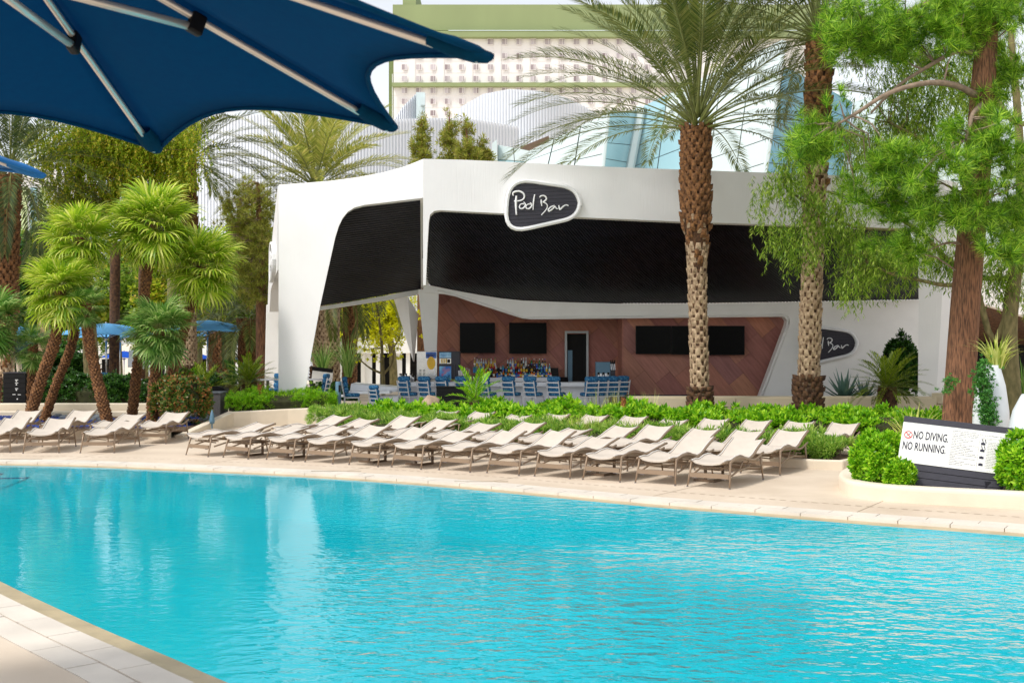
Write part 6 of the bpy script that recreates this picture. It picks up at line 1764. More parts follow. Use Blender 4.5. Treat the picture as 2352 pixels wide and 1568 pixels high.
# yellow-leaved tree seen through the left bay
dY = 60.0
yb_ = [blobpx(840, 740, dY, 60, 60, 1.6), blobpx(900, 720, dY, 50, 60, 1.6), blobpx(870, 690, dY + 2, 80, 40, 2), blobpx(820, 700, dY, 40, 40, 1)]
grown_tree('yellow_tree', 'bright yellow-green tree glowing through the left bay', 'tree', [Vector((XU(905, dY), dY, 0)), P(900, 800, dY), P(880, 720, dY), P(870, 650, dY)], [.22, .18, .12, .06], 'bark2', yb_, 1700, 8, .6, 'l_yellow', T_big, 1.5, 131, 'hang', brad=.04, hollow=.1)
dS = 43.0
sb_ = [blobpx(850, 810, dS, 40, 30, .6), blobpx(905, 790, dS, 30, 40, .6), blobpx(870, 740, dS, 30, 40, .6)]
grown_tree('young_tree', 'thin forked young tree behind the bar counter end', 'tree', [Vector((XU(881, dS), dS, 0)), P(880, 870, dS), P(876, 780, dS), P(866, 700, dS)], [.08, .07, .05, .025], 'bark2', sb_, 160, 6, .25, 'l_yellow', T_small, 1.3, 135, 'out', limbs=[([P(880, 860, dS), P(900, 835, dS), P(905, 800, dS), P(918, 775, dS)], .05, .02), ([P(879, 858, dS), P(850, 845, dS), P(820, 820, dS)], .05, .02), ([P(877, 800, dS), P(860, 800, dS), P(842, 805, dS)], .03, .015)], bmat='bark2', brad=.012)
# conifer tops over the roof
for i, (u, v0, v1, w_, d) in enumerate(((968, 262, 380, 26, 62), (1032, 255, 380, 26, 64), (1072, 290, 380, 28, 60), (1108, 332, 380, 20, 61))):
    bl = []
    for k in range(5):
        t = k / 4; bl.append(blobpx(u + (k % 2 * 2 - 1) * w_ * .3 * t, v0 + 8 + (v1 - v0) * t, d, w_ * (.2 + .6 * t), 22, (.2 + .6 * t) * w_ * d / FPX))
    grown_tree('conifer', ['leftmost conifer top', 'tallest conifer top', 'third conifer top', 'rightmost small conifer top'][i] + ' peeking over the pavilion roof', 'conifer', [Vector((XU(u, d), d, 0)), P(u, 600, d), P(u, 420, d), P(u, v0 + 6, d)], [.25, .2, .12, .03], 'bark', bl, 330, 6, .32, 'l_conif', T_conif, 1.7, 141 + i, 'out', hollow=.1, brad=.03)
# dim pine between palms and the white leg
dN = 46.0
nb_ = [blobpx(580, 470, dN, 60, 60, 1.2), blobpx(600, 560, dN, 50, 60, 1.2), blobpx(570, 620, dN, 50, 50, 1), blobpx(540, 540, dN, 40, 50, .9), blobpx(605, 660, dN, 40, 50, .9)]
grown_tree('pine_tree', 'dull pine between the fan palms and the white leg', 'pine tree', [Vector((XU(605, dN), dN, 0)), P(602, 760, dN), P(598, 600, dN), P(592, 420, dN)], [.3, .24, .18, .06], 'bark', nb_, 1000, 7, .5, 'l_conif', T_need2, 2.0, 151, 'out', brad=.04, hollow=.2)
# background trees closing the garden
bgt = [(95, 74, 585, 90, 60, 'l_willow', 'green tree crown high behind the front fan palm'), (330, 76, 570, 110, 90, 'l_ficus', 'olive tree crown behind the tallest fan palm'), (455, 78, 600, 60, 70, 'l_willow', 'green tree crown right of the tallest fan palm'), (570, 80, 560, 50, 90, 'l_willow', 'green tree crown behind the dull pine'), (40, 62, 640, 110, 90, 'l_dark', 'dark leafy tree at the far left of the garden'), (150, 66, 700, 90, 70, 'l_ficus', 'olive leafy tree behind the left parasols'), (270, 70, 690, 100, 90, 'l_willow', 'green leafy tree behind the middle fan palms'), (400, 68, 680, 90, 100, 'l_ficus', 'olive leafy tree behind the right fan palm crown'), (520, 72, 660, 90, 90, 'l_willow', 'green leafy tree behind the pale parasols'), (620, 74, 690, 80, 80, 'l_ficus', 'olive leafy tree behind the white leg'), (740, 70, 740, 50, 60, 'l_willow', 'green leafy tree right of the white leg'), (100, 56, 830, 90, 34, 'l_dark', 'dark low tree mass behind the black cabinet'), (10, 46, 850, 60, 50, 'l_dark', 'dark leafy tree behind the left cabinet edge')]
for i, (u, d, v, ru, rv, lf, lab) in enumerate(bgt):
    bl = [blobpx(u, v, d, ru, rv, 2.2), blobpx(u - ru * .4, v + rv * .5, d, ru * .7, rv * .6, 1.6), blobpx(u + ru * .4, v + rv * .4, d + .5, ru * .7, rv * .7, 1.6)]
    grown_tree('leafy_tree', lab, 'tree', [Vector((XU(u, d), d, -1.1 if d > 64 else 0)), P(u + 4, 850, d), P(u, v + rv * .5, d), P(u, v - rv * .5, d)], [.25, .2, .14, .05], 'bark2', bl, 1900, 8, .8, lf, T_big, 2.0, 161 + i * 3, 'hang', brad=.05, hollow=.1)
# bare trunks and yuccas in the garden
for i, (u, d, v, r0, lab) in enumerate(((100, 44, 640, .22, 'pale thick trunk between the left fan palm trunks'), (262, 47, 560, .2, 'dark thick trunk behind the curved fan palm'), (325, 50, 600, .17, 'dark trunk right of the slim fan palm trunk'), (395, 52, 640, .25, 'brown trunk under the small fan palm crown'), (420, 60, 640, .3, 'pale trunk left of the tall parasol pole'))):
    s = MB(); path = spline([Vector((XU(u - 6, d), d, 0)), P(u, 840, d), P(u + 3, v, d)], 4); s.tube(path, [r0 * 1.25] + [r0] * (len(path) - 1), 12)
    tag(s.build('tree_trunk', MAT['boot3'] if i in (1, 2) else MAT['bark2'] if i != 0 else MAT['boot2'], smooth=True), lab, 'trunk')
for i, (u, d) in enumerate(((22, 40), (40, 41))):
    root = thing('yucca_tree', ['left', 'right'][i] + ' pale stemmed yucca above the black cabinet', 'yucca', (XU(u + 10, d), d, 0))
    s = MB(); s.tube(spline([Vector((XU(u + 10, d), d, 0)), P(u + 8, 880, d), P(u, 810, d)], 3), .09, 8); s.build('stem', MAT['curb'], root, smooth=True)
    r = np.random.default_rng(i); n = 90; z = r.normal(size=(n, 3)); z /= np.linalg.norm(z, axis=1, keepdims=True)
    V, F = scatter(*rosette(3, .5, .03, .6, 1.2, i), np.tile(np.array(P(u, 800, d)), (n, 1)), frame_z(z), np.ones(n)); npmesh('leaves', V, F, MAT['l_agave'], root)
# ------------------------------------------------------------------ hotel tower far behind
DT = 230.0
tw = thing('hotel_tower', 'far white hotel tower with green bands and rows of windows', 'building', (XU(1250, DT), DT, -1.1))
def tslab(name, u0, u1, v0, v1, y, depth, mat, parent=None):
    s = MB(); x0, x1, z0, z1 = XU(u0, y), XU(u1, y), ZV(v1, y), ZV(v0, y)
    s.box(((x0 + x1) / 2, y + depth / 2, (z0 + z1) / 2), (x1 - x0, depth, z1 - z0)); return s.build(name, MAT[mat], parent or tw)
tslab('wall', 904, 1900, 20, 830, DT, 30, 'fc_white')
tslab('green_crown', 902, 1905, 11, 70, DT - .4, 30.8, 'fc_green')
tslab('crown_block', 925, 955, -40, 10.9, DT, 20, 'fc_green')
tslab('green_cornice', 900, 1908, 71.5, 85, DT - 1.6, 31, 'fc_green')
tslab('green_belt', 900, 1908, 190, 198.5, DT - 1.2, 31, 'fc_green')
tslab('side_strip', 893, 903.5, 90, 800, DT + 1, 20, 'fc_green2')
tslab('cornice_rail', 1030, 1905, 69.5, 71, DT - 1.7, .3, 'panel_w')
tslab('corner_pipe', 900.5, 901.5, 170, 300, DT - 1, .3, 'letter')
# shallow pilasters and storey joints
for i in range(0, 28, 2):
    u = 922 + 32.9 * i; tslab('pilaster', u + 14, u + 32, 86, 189.5, DT - .12, .3, 'fc_white')
for v in (112, 140, 167, 219, 246):
    tslab('storey_joint', 904, 1900, v, v + .5, DT - .06, .2, 'fc_white')
wf = MB(); ww, wh = 13.2 * DT / FPX, 14 * DT / FPX
wf.add([(-ww / 2, 0, 0), (ww / 2, 0, 0), (ww / 2, 0, wh), (-ww / 2, 0, wh), (-ww / 2 + .08, 0, .08), (ww / 2 - .08, 0, .08), (ww / 2 - .08, 0, wh - .08), (-ww / 2 + .08, 0, wh - .08)], [(0, 1, 5, 4), (1, 2, 6, 5), (2, 3, 7, 6), (3, 0, 4, 7)])
wf.box((ww * .14, 0, wh / 2), (.08, .06, wh - .16))
for k, (a, b) in enumerate(((-ww / 2 + .08, ww * .14 - .04), (ww * .14 + .04, ww / 2 - .08))): pass
wo_ = wf.build('window', MAT['fc_white'], tw, local=True)
pane = MB(); pane.box((-.18, .03, wh / 2), (ww * .62, .02, wh - .16)); pn1 = pane.build('pane', MAT['fc_glass'], wo_, local=True)
pane = MB(); pane.box((ww * .32, .03, wh / 2), (ww * .34, .02, wh - .16)); pn2 = pane.build('pane', MAT['fc_glass'], wo_, local=True)
firstw = True
for r_i, v in enumerate((89, 121.6, 147.5, 174, 201, 226, 253)):
    for i in range(0, 20):
        u = 922 + 32.9 * i
        if v < 140 and i < (6 if v < 100 else 1): continue
        if v > 195 and 5 <= i <= 8: pass
        loc = Vector((XU(u + 6.6, DT - .32), DT - .32, ZV(v + 14, DT - .32))) - ORG[tw]
        if firstw:
            wo_.location = loc; firstw = False
        else:
            c = wo_.copy(); COL.objects.link(c); c.location = loc; c.parent = tw
            for q in (pn1, pn2):
                d = q.copy(); COL.objects.link(d); d.parent = c
# ------------------------------------------------------------------ ribbed white theatre walls
def ribbed(name, label, toppx, d, u0, u1, bulge, vbot, nr):
    s = MB(); A, B = [], []
    us = np.linspace(u0, u1, nr * 4 + 1)
    tops = [np.interp(u, [p[0] for p in toppx], [p[1] for p in toppx]) for u in us]
    for k, u in enumerate(us):
        t = (u - u0) / (u1 - u0); dd = d - bulge * math.sin(math.pi * t) + (.0, .0, .2, .2)[k % 4]
        A.append(P(u, tops[k], d) * 1.0); A[-1] = Vector((XU(u, dd), dd, ZV(tops[k], dd))); B.append(Vector((XU(u, dd), dd, -1.1)))
    s.grid([A, B]); o = s.build(name, MAT['rib']); return tag(o, label, 'building')
ribbed('ribbed_hall', 'curved white ribbed hall wall with arched top before the hotel', [(1035, 280), (1060, 245), (1110, 216), (1170, 205), (1240, 209), (1300, 224), (1345, 245), (1420, 300)], 135, 1036, 1420, 10, 500, 56)
ribbed('ribbed_hall', 'long lower white ribbed wall behind the conifers', [(380, 265), (700, 262), (880, 275), (1000, 271), (1080, 273), (1130, 281), (1192, 291)], 118, 330, 1192, 12, 500, 120)
ribbed('ribbed_hall', 'small sloping white ribbed wall left of the arched one', [(905, 275), (925, 245), (957, 214), (960, 214)], 128, 903, 960, 1, 500, 12)
s = MB(); a = P(958, 208, 127); s.box((XU(966, 127), 127.5, (ZV(212, 127) - 1.1) / 2), (XU(977, 127) - XU(957, 127), 1.0, ZV(212, 127) + 1.1)); s.box((XU(972, 127), 126.6, ZV(236, 127)), (.5, .8, .8))
tag(s.build('stair_tower', MAT['panel_w']), 'narrow white stair tower with a small box on its side', 'building')
# ------------------------------------------------------------------ faceted glass building
cr_ = thing('crystal_building', 'faceted white and blue glass building behind the palms', 'building', (15, 75, -1.1))
def facet_panels(name, TL, TR, BR, BL, nu, nv, mat_fn, gap=.012):
    base = MB(); off = Vector((0, .12, 0)); base.add([Vector(p) + off for p in (TL, TR, BR, BL)], [(0, 3, 2, 1)]); fb0 = base.build(name, MAT['mull'], cr_)
    TL, TR, BR, BL = map(Vector, (TL, TR, BR, BL))
    f = lambda a, b: TL.lerp(TR, a).lerp(BL.lerp(BR, a), b)
    for i in range(nu):
        for j in range(nv):
            a0, a1, b0, b1 = (i + gap) / nu, (i + 1 - gap) / nu, (j + gap) / nv, (j + 1 - gap) / nv
            q = MB(); ring = [f(a0, b0), f(a0, b1), f(a1, b1), f(a1, b0)]
            q.prism(ring, (0, .08, 0)); q.build('glass_panel', MAT[mat_fn(i, j)], fb0)
facet_panels('white_facet', P(1216, 346, 78), P(1398, 258, 71), P(1384, 400, 71), P(1190, 420, 78), 3, 3, lambda i, j: 'panel_w', .02)
facet_panels('blue_facet', P(1398, 256, 71), P(1472, 252, 75), P(1440, 415, 75), P(1383, 400, 71), 1, 4, lambda i, j: 'panel_b', .02)
facet_panels('white_facet', P(1474, 245, 75), P(1800, 90, 66), P(1752, 430, 66), P(1438, 520, 75), 5, 6, lambda i, j: 'panel_b' if i == 0 or (i == 1 and j > 1) else 'panel_w', .018)
facet_panels('blue_facet', P(1801, 150, 66), P(1960, 235, 72), P(1930, 430, 72), P(1753, 430, 66), 3, 5, lambda i, j: 'panel_b2', .02)
facet_panels('blue_facet', P(1143, 332, 80), P(1216, 346, 78), P(1228, 400, 78), P(1142, 400, 80), 2, 2, lambda i, j: 'panel_w' if j == 0 else 'panel_b', .02)
facet_panels('white_facet', P(1962, 235, 72), P(2300, 120, 68), P(2300, 430, 68), P(1931, 430, 72), 5, 5, lambda i, j: 'panel_w', .02)
s = MB(); s.tube([P(1473, 245, 74.6), P(1439, 425, 74.6)], .32, 6); s.tube([P(1398, 255, 70.8), P(1383, 402, 70.8)], .12, 6); s.tube([P(1801, 95, 65.8), P(1752, 432, 65.8)], .14, 6); s.build('mullion', MAT['panel_w'], cr_)
s = MB(); s.prism([P(u, v, 79) for u, v in ((1130, 372), (1130, 330), (1141, 320), (1143, 372))], (0, 2, 0)); s.build('edge_fin', MAT['panel_w'], cr_)
s = MB(); s.prism([P(u, v, 88) for u, v in ((1195, 338), (1260, 312), (1262, 318), (1215, 345))], (0, 2, 0)); s.build('roof_ledge', MAT['bronze'], cr_)
# ------------------------------------------------------------------ glass office wing at the left
gl_ = thing('glass_wing', 'pale building wing with yellow-green glass bays at the left', 'building', (XU(45, 105), 105, -1.1))
def gslab(name, u0, u1, v0, v1, y, dp, mat):
    s = MB(); x0, x1, z0, z1 = XU(u0, y), XU(u1, y), ZV(v1, y), ZV(v0, y); s.box(((x0 + x1) / 2, y + dp / 2, (z0 + z1) / 2), (x1 - x0, dp, z1 - z0)); return s.build(name, MAT[mat], gl_)
gslab('wall', -60, 130, 380, 830, 105, 8, 'fc_white')
for i in range(6):
    u = -20 + i * 22
    for j in range(4):
        gslab('glass_bay', u + 2, u + 15, 430 + j * 32, 460 + j * 32, 104.8, .3, 'yglass' if i % 2 else 'panel_b')
for j in range(14):
    gslab('louvre', -60, 92, 553 + j * 4, 555.6 + j * 4, 100 - j * .1, .5, 'panel_w')
gslab('louvre_wall', -60, 90, 612, 830, 101, 3, 'panel_w')
# ------------------------------------------------------------------ cabanas at the back of the garden
def cabana(label, u0, u1, v0, v1, d, nb):
    x0, x1, z1 = XU(u0, d), XU(u1, d), ZV(v0, d); root = thing('cabana', label, 'cabana', ((x0 + x1) / 2, d, -1.1))
    s = MB(); s.box(((x0 + x1) / 2, d + 2, z1 - .45), (x1 - x0, 4.4, .9)); s.build('fascia', MAT['white2'], root)
    s = MB(); s.box(((x0 + x1) / 2, d + 3.8, (z1 - .9 - 1.1) / 2), (x1 - x0 - .2, .2, z1 - .9 + 1.1)); s.build('back_wall', MAT['dark'], root)
    for i in range(nb + 1):
        s = MB(); x = x0 + .1 + (x1 - x0 - .2) * i / nb; s.box((x, d + .2, (z1 - .9 - 1.1) / 2), (.22, .3, z1 - .9 + 1.1)); s.build('post', MAT['white2'], root)
    for i in range(nb):
        if i % 2: continue
        s = MB(); x = x0 + .1 + (x1 - x0 - .2) * (i + .3) / nb; s.box((x, d + .35, (z1 - .9) * .5 - .2), (.5, .12, z1 - .3)); s.build('curtain', MAT['letter'], root)
cabana('white cabana row seen through the left bay', 760, 975, 776, 0, 70, 6)
cabana('white cabana roof beside the white leg', 540, 660, 790, 0, 90, 3)
cabana('pale cabana row behind the left parasols', 330, 480, 792, 0, 95, 3)
cabana('white cabana row deep in the left garden', -40, 230, 800, 0, 98, 5)
# neighbouring building with a deep dark overhang at the right
nb2 = thing('neighbour_building', 'cream building with a deep dark overhang at the right edge', 'building', (XU(2290, 46), 46, 0))
s = MB(); s.prism([P(u, v, 44) for u, v in ((2170, 560), (2420, 600), (2420, 745), (2352, 725), (2250, 695), (2170, 672))], (0, .5, 0)); s.build('fascia', MAT['fc_white'], nb2)
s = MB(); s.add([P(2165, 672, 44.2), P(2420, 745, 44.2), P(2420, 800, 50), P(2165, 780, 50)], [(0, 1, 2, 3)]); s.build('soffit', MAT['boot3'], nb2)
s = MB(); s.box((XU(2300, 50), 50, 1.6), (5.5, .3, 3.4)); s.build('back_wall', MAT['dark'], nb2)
# ------------------------------------------------------------------ egg planters at the right
def egg(label, u, d, zt, r, zb=0.0):
    s = MB(); x = XU(u, d); H = zt - zb
    s.lathe([(r * .45, 0), (r * .8, H * .14), (r * 1.0, H * .36), (r * .97, H * .55), (r * .78, H * .8), (r * .52, H * .97), (r * .46, H), (r * .4, H - .04), (.0, H - .08)], 28, (x, d, zb), cap=False)
    tag(s.build('egg_planter', MAT['egg'], smooth=True), label, 'planter')
egg('tall white egg-shaped planter right of the pine trunk', 2276, 22.0, ZV(838, 22), .33)
egg('white egg-shaped planter cut off by the right edge', 2378, 20.5, ZV(905, 20.5), .47)
def trailer(label, pts, d, n, seed):
    sp = spline([P(u, v, d) for u, v in pts], 6); r = np.random.default_rng(seed)
    idx = r.integers(0, len(sp), n); pos = np.array([sp[i][:] for i in idx]) + r.normal(size=(n, 3)) * np.array([.085, .06, .06])
    V, F = scatter(*rosette(10, .06, .02, .1, 1.3, 5), pos, rand_rot(n, .2), r.uniform(.8, 1.3, n))
    root = thing('trailing_juniper', label, 'juniper', tuple(sp[-1])); npmesh('foliage', V, F, MAT['l_juni'], root)
    s = MB(); s.tube(sp, .02, 6); s.build('stem', MAT['branch'], root)
trailer('trailing juniper hanging down the tall egg planter', [(2262, 835), (2258, 870), (2262, 905), (2268, 940), (2270, 975)], 21.6, 420, 1)
trailer('juniper sprig left of the pine trunk', [(2184, 865), (2180, 882), (2176, 896)], 24.5, 50, 2)
# ------------------------------------------------------------------ rules sign on its planter
kerb_px = [(1985, 1098), (1958, 1112), (1950, 1122), (1957, 1133), (1980, 1143), (2050, 1152), (2150, 1159), (2352, 1170), (2600, 1184)]
kp = spline([G(u, v) for u, v in kerb_px], 4)
kerb_path('planter_kerb', [(p.x - .0, p.y + .14) for p in kp], .24, .24, 'rounded cream kerb around the rules sign', rnd=.06)
bed_sheet('sign_bed', [(p.x + .05, p.y + .25) for p in kp] + [(10, 20.5), (6.6, 20.5)], .17, 'soil')
sg = thing('rules_sign', 'leaning white rules sign reading NO DIVING NO RUNNING', 'sign', tuple(G(2190, 1130, .17)))
BL = P(2061.5, 1058.5, 17.75); BR = P(2315, 1090.5, 17.25); TL = P(2077.5, 955, 17.95)
ex = BR - BL; ey = TL - BL; nz_ = ex.cross(ey).normalized()
if nz_.y > 0: nz_ = -nz_
W_ = lambda a, b, c=0.0: BL + ex * a + ey * b + nz_ * c
def plate(name, a0, a1, b0, b1, c0, c1, mat, parent):
    s = MB(); s.prism([W_(a0, b0, c1), W_(a1, b0, c1), W_(a1, b1, c1), W_(a0, b1, c1)], nz_ * (c0 - c1)); return s.build(name, MAT[mat], parent)
pn = plate('panel', 0, 1, 0, 1, -.05, 0, 'signwhite', sg)
plate('top_strip', -.001, 1.0, .875, 1.005, -.052, .006, 'charcoal', sg)
ex_l, ey_l = ex.length, ey.length
def sign_text(txt, a, b, hgt, sx, mat, bold=0):
    V, F = text_mesh(txt, 1.0, bold)
    s = MB(); k = hgt / .72
    s.add([W_(a + p.x * k * sx / ex_l, b + p.y * k / ey_l, .004) for p in V], F); return s.build('lettering', MAT[mat], pn)
sign_text('NO DIVING.', .107, .535, .128, .52, 'ink', .018); sign_text('NO RUNNING.', .022, .28, .128, .52, 'ink', .018)
# prohibition symbol
s = MB(); ring_o, ring_i = [], []
for k in range(28):
    an = 2 * math.pi * k / 28; ring_o.append(W_(.062 + .060 / ex_l * math.cos(an) * 1, .60 + .060 / ey_l * math.sin(an), .005)); ring_i.append(W_(.062 + .048 / ex_l * math.cos(an), .60 + .048 / ey_l * math.sin(an), .005))
s.grid([ring_o, ring_i], close=True)
def bar2(p, q, w_, c=.005):
    p, q = Vector(p), Vector(q); d = (q - p).normalized(); n_ = Vector((-d.y, d.x)) * w_ / 2
    return [W_(.062 + (t.x) / ex_l, .60 + t.y / ey_l, c) for t in (p + n_, p - n_, q - n_, q + n_)]
s.add(bar2((-.037, .037), (.037, -.037), .012), [(0, 1, 2, 3)]); s.build('prohibition_ring', MAT['red'], pn)
s = MB(); s.add(bar2((.028, .032), (.002, .0), .009, .0045), [(0, 1, 2, 3)]); s.add(bar2((.002, .0), (-.026, -.022), .006, .0045), [(0, 1, 2, 3)]); s.add(bar2((.004, .002), (-.02, .008), .005, .0045), [(0, 1, 2, 3)]); s.add(bar2((-.024, -.034), (.02, -.036), .003, .0045), [(0, 1, 2, 3)]); s.build('diver_symbol', MAT['ink'], pn)
rules = ['- MAXIMUM DEPTH OF THE WATER IN THIS POOL', '  FACILITY IS 5\'. THEORETICAL PEAK OCCUPANCY: 327', '- IN CASE OF AN EMERGENCY DIAL 7700. THE NEAREST', '  TELEPHONES ARE LOCATED AT THE NORTH AND', '  SOUTH ENTRANCES.', '- FIRST AID IS AVAILABLE AT SECURITY DESK.', '- ADDRESS: 3730 S LAS VEGAS BLVD', '  LAS VEGAS, NV 89158', '- GUESTS MUST COMPLY WITH THE INSTRUCTIONS OF', '  POOL STAFF AND MANAGEMENT.', '- PROPER SWIMMING ATTIRE IS REQUIRED.', '- POLLUTION OF AQUATIC VENUE PROHIBITED.', '- DO NOT SWALLOW OR SPIT WATER.', '- INTENTIONAL HYPERVENTILATION OR EXTENDED', '  BREATH HOLDING ACTIVITIES ARE DANGEROUS AND', '  PROHIBITED.', '- CHILDREN AGE 14 AND UNDER MUST HAVE ADULT', '  SUPERVISION.', '- SOLO BATHING IS PROHIBITED.', '- FAILURE TO OBSERVE FACILITY RULES MAY RESULT IN', '  REMOVAL FROM POOL AREA.']
for i, ln in enumerate(rules): sign_text(ln, .455, .795 - i * .036, .0135, .82, 'grey_ink', .012)
sign_text('IN CASE OF AN EMERGENCY, DIAL 7700.', .722, .765, .017, .8, 'grey_ink')
sign_text('THE NEAREST TELEPHONES ARE LOCATED AT THE NORTH', .722, .715, .011, .72, 'grey_ink'); sign_text('AND SOUTH POOL ENTRANCES.', .722, .685, .011, .72, 'grey_ink')
em = ['1. BEFORE DIVING IN, CHECK THE SCENE AND', 'VICTIM. MAKE SURE THE SCENE IS SAFE.', 'THEN TAP THE PERSON ON THE SHOULDER AND', 'SHOUT "ARE YOU OK?" TO ENSURE THAT THE', 'PERSON NEEDS HELP.', '2. CALL 7700 FOR ASSISTANCE.', '3. OPEN THE AIRWAY. WITH THE PERSON LYING', 'ON HIS OR HER BACK, TILT THE HEAD BACK', 'SLIGHTLY TO LIFT THE CHIN.', '4. CHECK FOR BREATHING. LISTEN CAREFULLY,', 'FOR NO MORE THAN 10 SECONDS, FOR SOUNDS', 'OF BREATHING. OCCASIONAL GASPING', 'SOUNDS DO NOT EQUATE TO BREATHING.', 'IF THERE IS NO BREATHING, BEGIN CPR.', '5. HANDS TO CHEST COMPRESSIONS,', 'FOLLOWED BY TWO BREATHS. CONTINUE', 'UNTIL MORE ADVANCED CARE ARRIVES.']
for i, ln in enumerate(em): sign_text(ln, .785, .63 - i * .034, .0115, .78, 'grey_ink', .012)
fr2 = MB()
for a0, a1, b0, b1 in ((.712, .985, .84, .843), (.712, .985, .03, .033), (.712, .714, .033, .84), (.983, .985, .033, .84)): fr2.add([W_(a0, b0, .004), W_(a1, b0, .004), W_(a1, b1, .004), W_(a0, b1, .004)], [(0, 1, 2, 3)])
fr2.build('text_box', MAT['grey_ink'], pn)
for i, b in enumerate((.565, .42, .27, .12)):
    s = MB(); s.add([W_(.728, b, .0042), W_(.768, b, .0042), W_(.768, b + .045, .0042), W_(.75, b + .06, .0042), W_(.728, b + .05, .0042)], [(0, 1, 2, 3, 4)])
    if i < 2:
        for q in (.732, .757): s.add([W_(q + .012, b + .05, .0043), W_(q + .020, b + .05, .0043), W_(q + .008, b + .13, .0043), W_(q, b + .13, .0043)], [(0, 1, 2, 3)])
    s.build('pictogram', MAT['ink'], pn)
for i, (b0, b1) in enumerate(((-.14, -.005), (-.285, -.15), (-.43, -.295))):
    plate('base_board', .02 + .01 * i, .985 - .01 * i, b0, b1, -.10, -.012 - .006 * i, 'charcoal', sg)
plate('base_foot', .06, .95, -.56, -.435, -.14, -.03, 'charcoal', sg)
s = MB()
for a in (.15, .85): s.box(W_(a, -.5, -.12), (.08, .08, .5))
s.build('post', MAT['charcoal'], sg)
# ------------------------------------------------------------------ black cabinet, bin, wicker box, lift
x0, x1, y = XU(7, 35.9), XU(58, 35.9), 35.9; z1 = ZV(857, 35.9)
cb = thing('black_cabinet', 'black slatted cabinet with small white tags at the left edge', 'cabinet', ((x0 + x1) / 2, y, 0))
s = MB(); s.box(((x0 + x1) / 2, y + .3, z1 / 2), (x1 - x0 - .03, .55, z1 - .02)); s.build('body', MAT['dark'], cb)
for k in range(9):
    s = MB(); h = z1 / 9; s.box(((x0 + x1) / 2, y + .02, h * (k + .5)), (x1 - x0, .03, h - .012)); s.build('slat', MAT['black'], cb)
s = MB(); s.box(((x0 + x1) / 2, y + .3, z1 + .015), (x1 - x0 + .04, .62, .03)); s.build('top', MAT['charcoal'], cb)
for q, (u, v) in enumerate(((38, 872), (38, 879), (38, 892), (32, 905.5), (44, 906))):
    s = MB(); s.box((XU(u, y - .01), y - .004, ZV(v, y)), (.09, .012, .018)); s.build('tag', MAT['letter'], cb)
for q, (u, v) in enumerate(((38, 875), (38, 883), (38, 895.5), (40, 916))):
    s = MB(); s.lathe([(.02, 0), (.02, .012)], 10); s.v = [(a + XU(u, y), y - .002 - c_, b + ZV(v, y)) for a, b, c_ in s.v]; s.build('knob', MAT['letter'], cb)
x0, x1, y = XU(445, 33.6), XU(506, 33.6), 33.6; z1 = ZV(903, y)
wk = thing('wicker_box', 'grey wicker box beside the red tipped shrub', 'box', ((x0 + x1) / 2, y, 0))
s = MB(); s.box(((x0 + x1) / 2, y + .35, z1 / 2), (x1 - x0, .7, z1)); s.build('body', MAT['wicker'], wk, bevel=.01)
s = MB(); s.box(((x0 + x1) / 2, y + .35, z1 + .02), (x1 - x0 + .05, .76, .035)); s.build('lid', MAT['rock'], wk)
x, y = XU(499, 35.2), 35.2; z1 = ZV(888, y)
bn = thing('bin', 'dark bin with a rounded lid behind the wicker box', 'bin', (x, y, 0))
s = MB(); s.box((x, y, (z1 - .12) / 2), (.56, .5, z1 - .12)); s.build('body', MAT['black'], bn, bevel=.02)
s = MB(); s.prism([Vector((x + .3 * math.cos(a), y - .26, z1 - .11 + .14 * math.sin(a))) for a in np.linspace(0, math.pi, 10)], (0, .52, 0)); s.build('lid', MAT['black'], bn)
x, y = XU(487, 30.5), 30.5
sp_ = thing('garden_spotlight', 'blue-grey cone spotlight by the ramped planter wall', 'spotlight', (x, y, .15))
s = MB(); s.lathe([(.06, .22), (.075, .3), (.04, .48), (.006, .58)], 10, (x, y, .0)); s.build('shade', MAT['bollard'], sp_, smooth=True)
s = MB(); s.tube([(x, y, .1), (x, y, .24)], .02, 6); s.build('spike', MAT['bollard'], sp_)
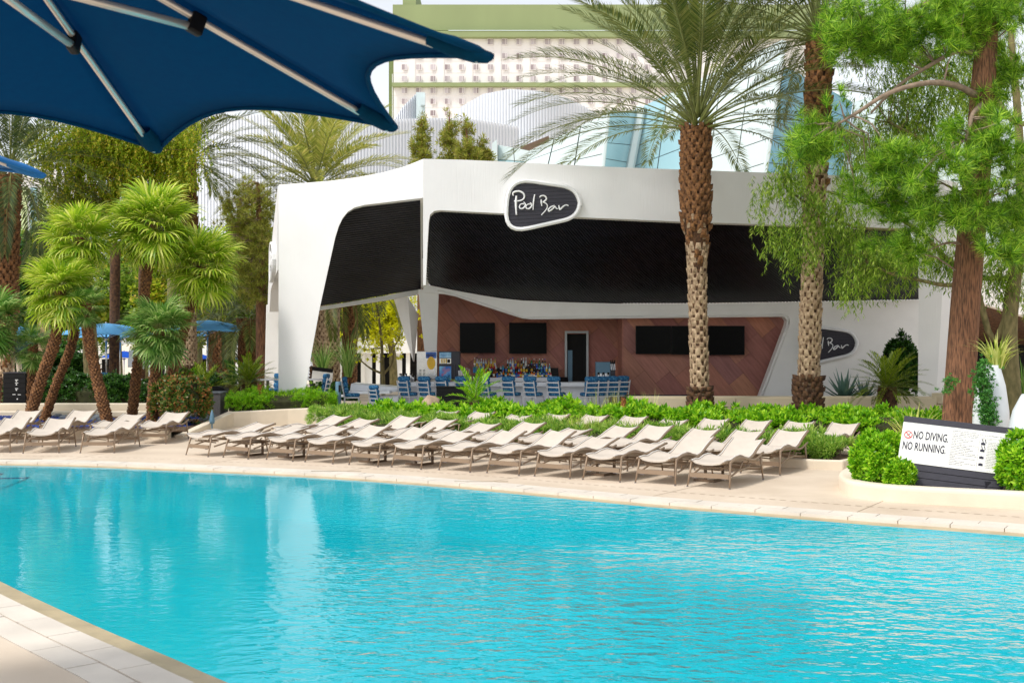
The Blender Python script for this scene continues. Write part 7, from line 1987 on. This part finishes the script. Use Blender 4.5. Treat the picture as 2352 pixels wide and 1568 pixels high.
s = MB(); s.lathe([(.05, .3), (.11, .36), (.11, .48), (.03, .56)], 12, (XU(536, 34.9), 34.9, .1)); s.tube([(XU(536, 34.9), 34.9, .1), (XU(536, 34.9), 34.9, .45)], .03, 6)
tag(s.build('garden_spotlight', MAT['bollard'], smooth=True), 'round grey spotlight in front of the dark cycad', 'spotlight')
# white pool lift
d = 47; lf = thing('pool_lift', 'white pool lift with seat and curved arm in the garden', 'pool lift', (XU(310, d), d, 0))
s = MB(); s.box((XU(290, d), d, ZV(874, d)), (1.3, .4, .12)); s.box((XU(310, d), d + .1, .35), (.35, .35, .7)); s.build('seat', MAT['letter'], lf, bevel=.02)
s = MB(); s.tube(spline([P(312, 900, d), P(322, 880, d), P(318, 866, d), P(308, 862, d)], 4), .09, 8); s.build('curve', MAT['letter'], lf, smooth=True)
s = MB(); s.tube(spline([P(315, 850, d), P(328, 846, d), P(330, 830, d), P(331, 790, d)], 4), .04, 8); s.build('mast', MAT['letter'], lf, smooth=True)
s = MB(); s.box(P(310, 832, d), (.5, .3, .4)); s.box(P(306, 815, d), (.3, .2, .4)); s.build('motor_box', MAT['letter'], lf, bevel=.03)
d = 44; wl_ = thing('white_daybed', 'white curved daybed with blue cushions behind the dark hedge', 'daybed', (XU(190, d), d, 0))
s = MB(); s.tube(spline([P(170, 892, d), P(185, 878, d), P(205, 870, d), P(222, 868, d)], 5), .07, 8); s.build('arched_arm', MAT['letter'], wl_, smooth=True)
s = MB(); s.box(P(182, 889, d + .3), (1.5, .8, .2)); s.build('mattress', MAT['royal'], wl_, bevel=.04)
s = MB(); s.box(P(195, 872, d + .5), (.6, .2, .5), R=Matrix.Rotation(-.4, 3, 'Y')); s.build('cushion', MAT['stoolcush'], wl_, bevel=.06)
s = MB(); s.box(P(182, 900, d + .3), (1.4, .7, .5)); s.build('base', MAT['letter'], wl_)
# low pale wall behind the stools on the left
kerb_path('garden_wall', [(-8.6, 40.2), (-4.9, 40.0), (-4.2, 39.0)], .32, .3, 'low cream garden wall behind the left bay stools')
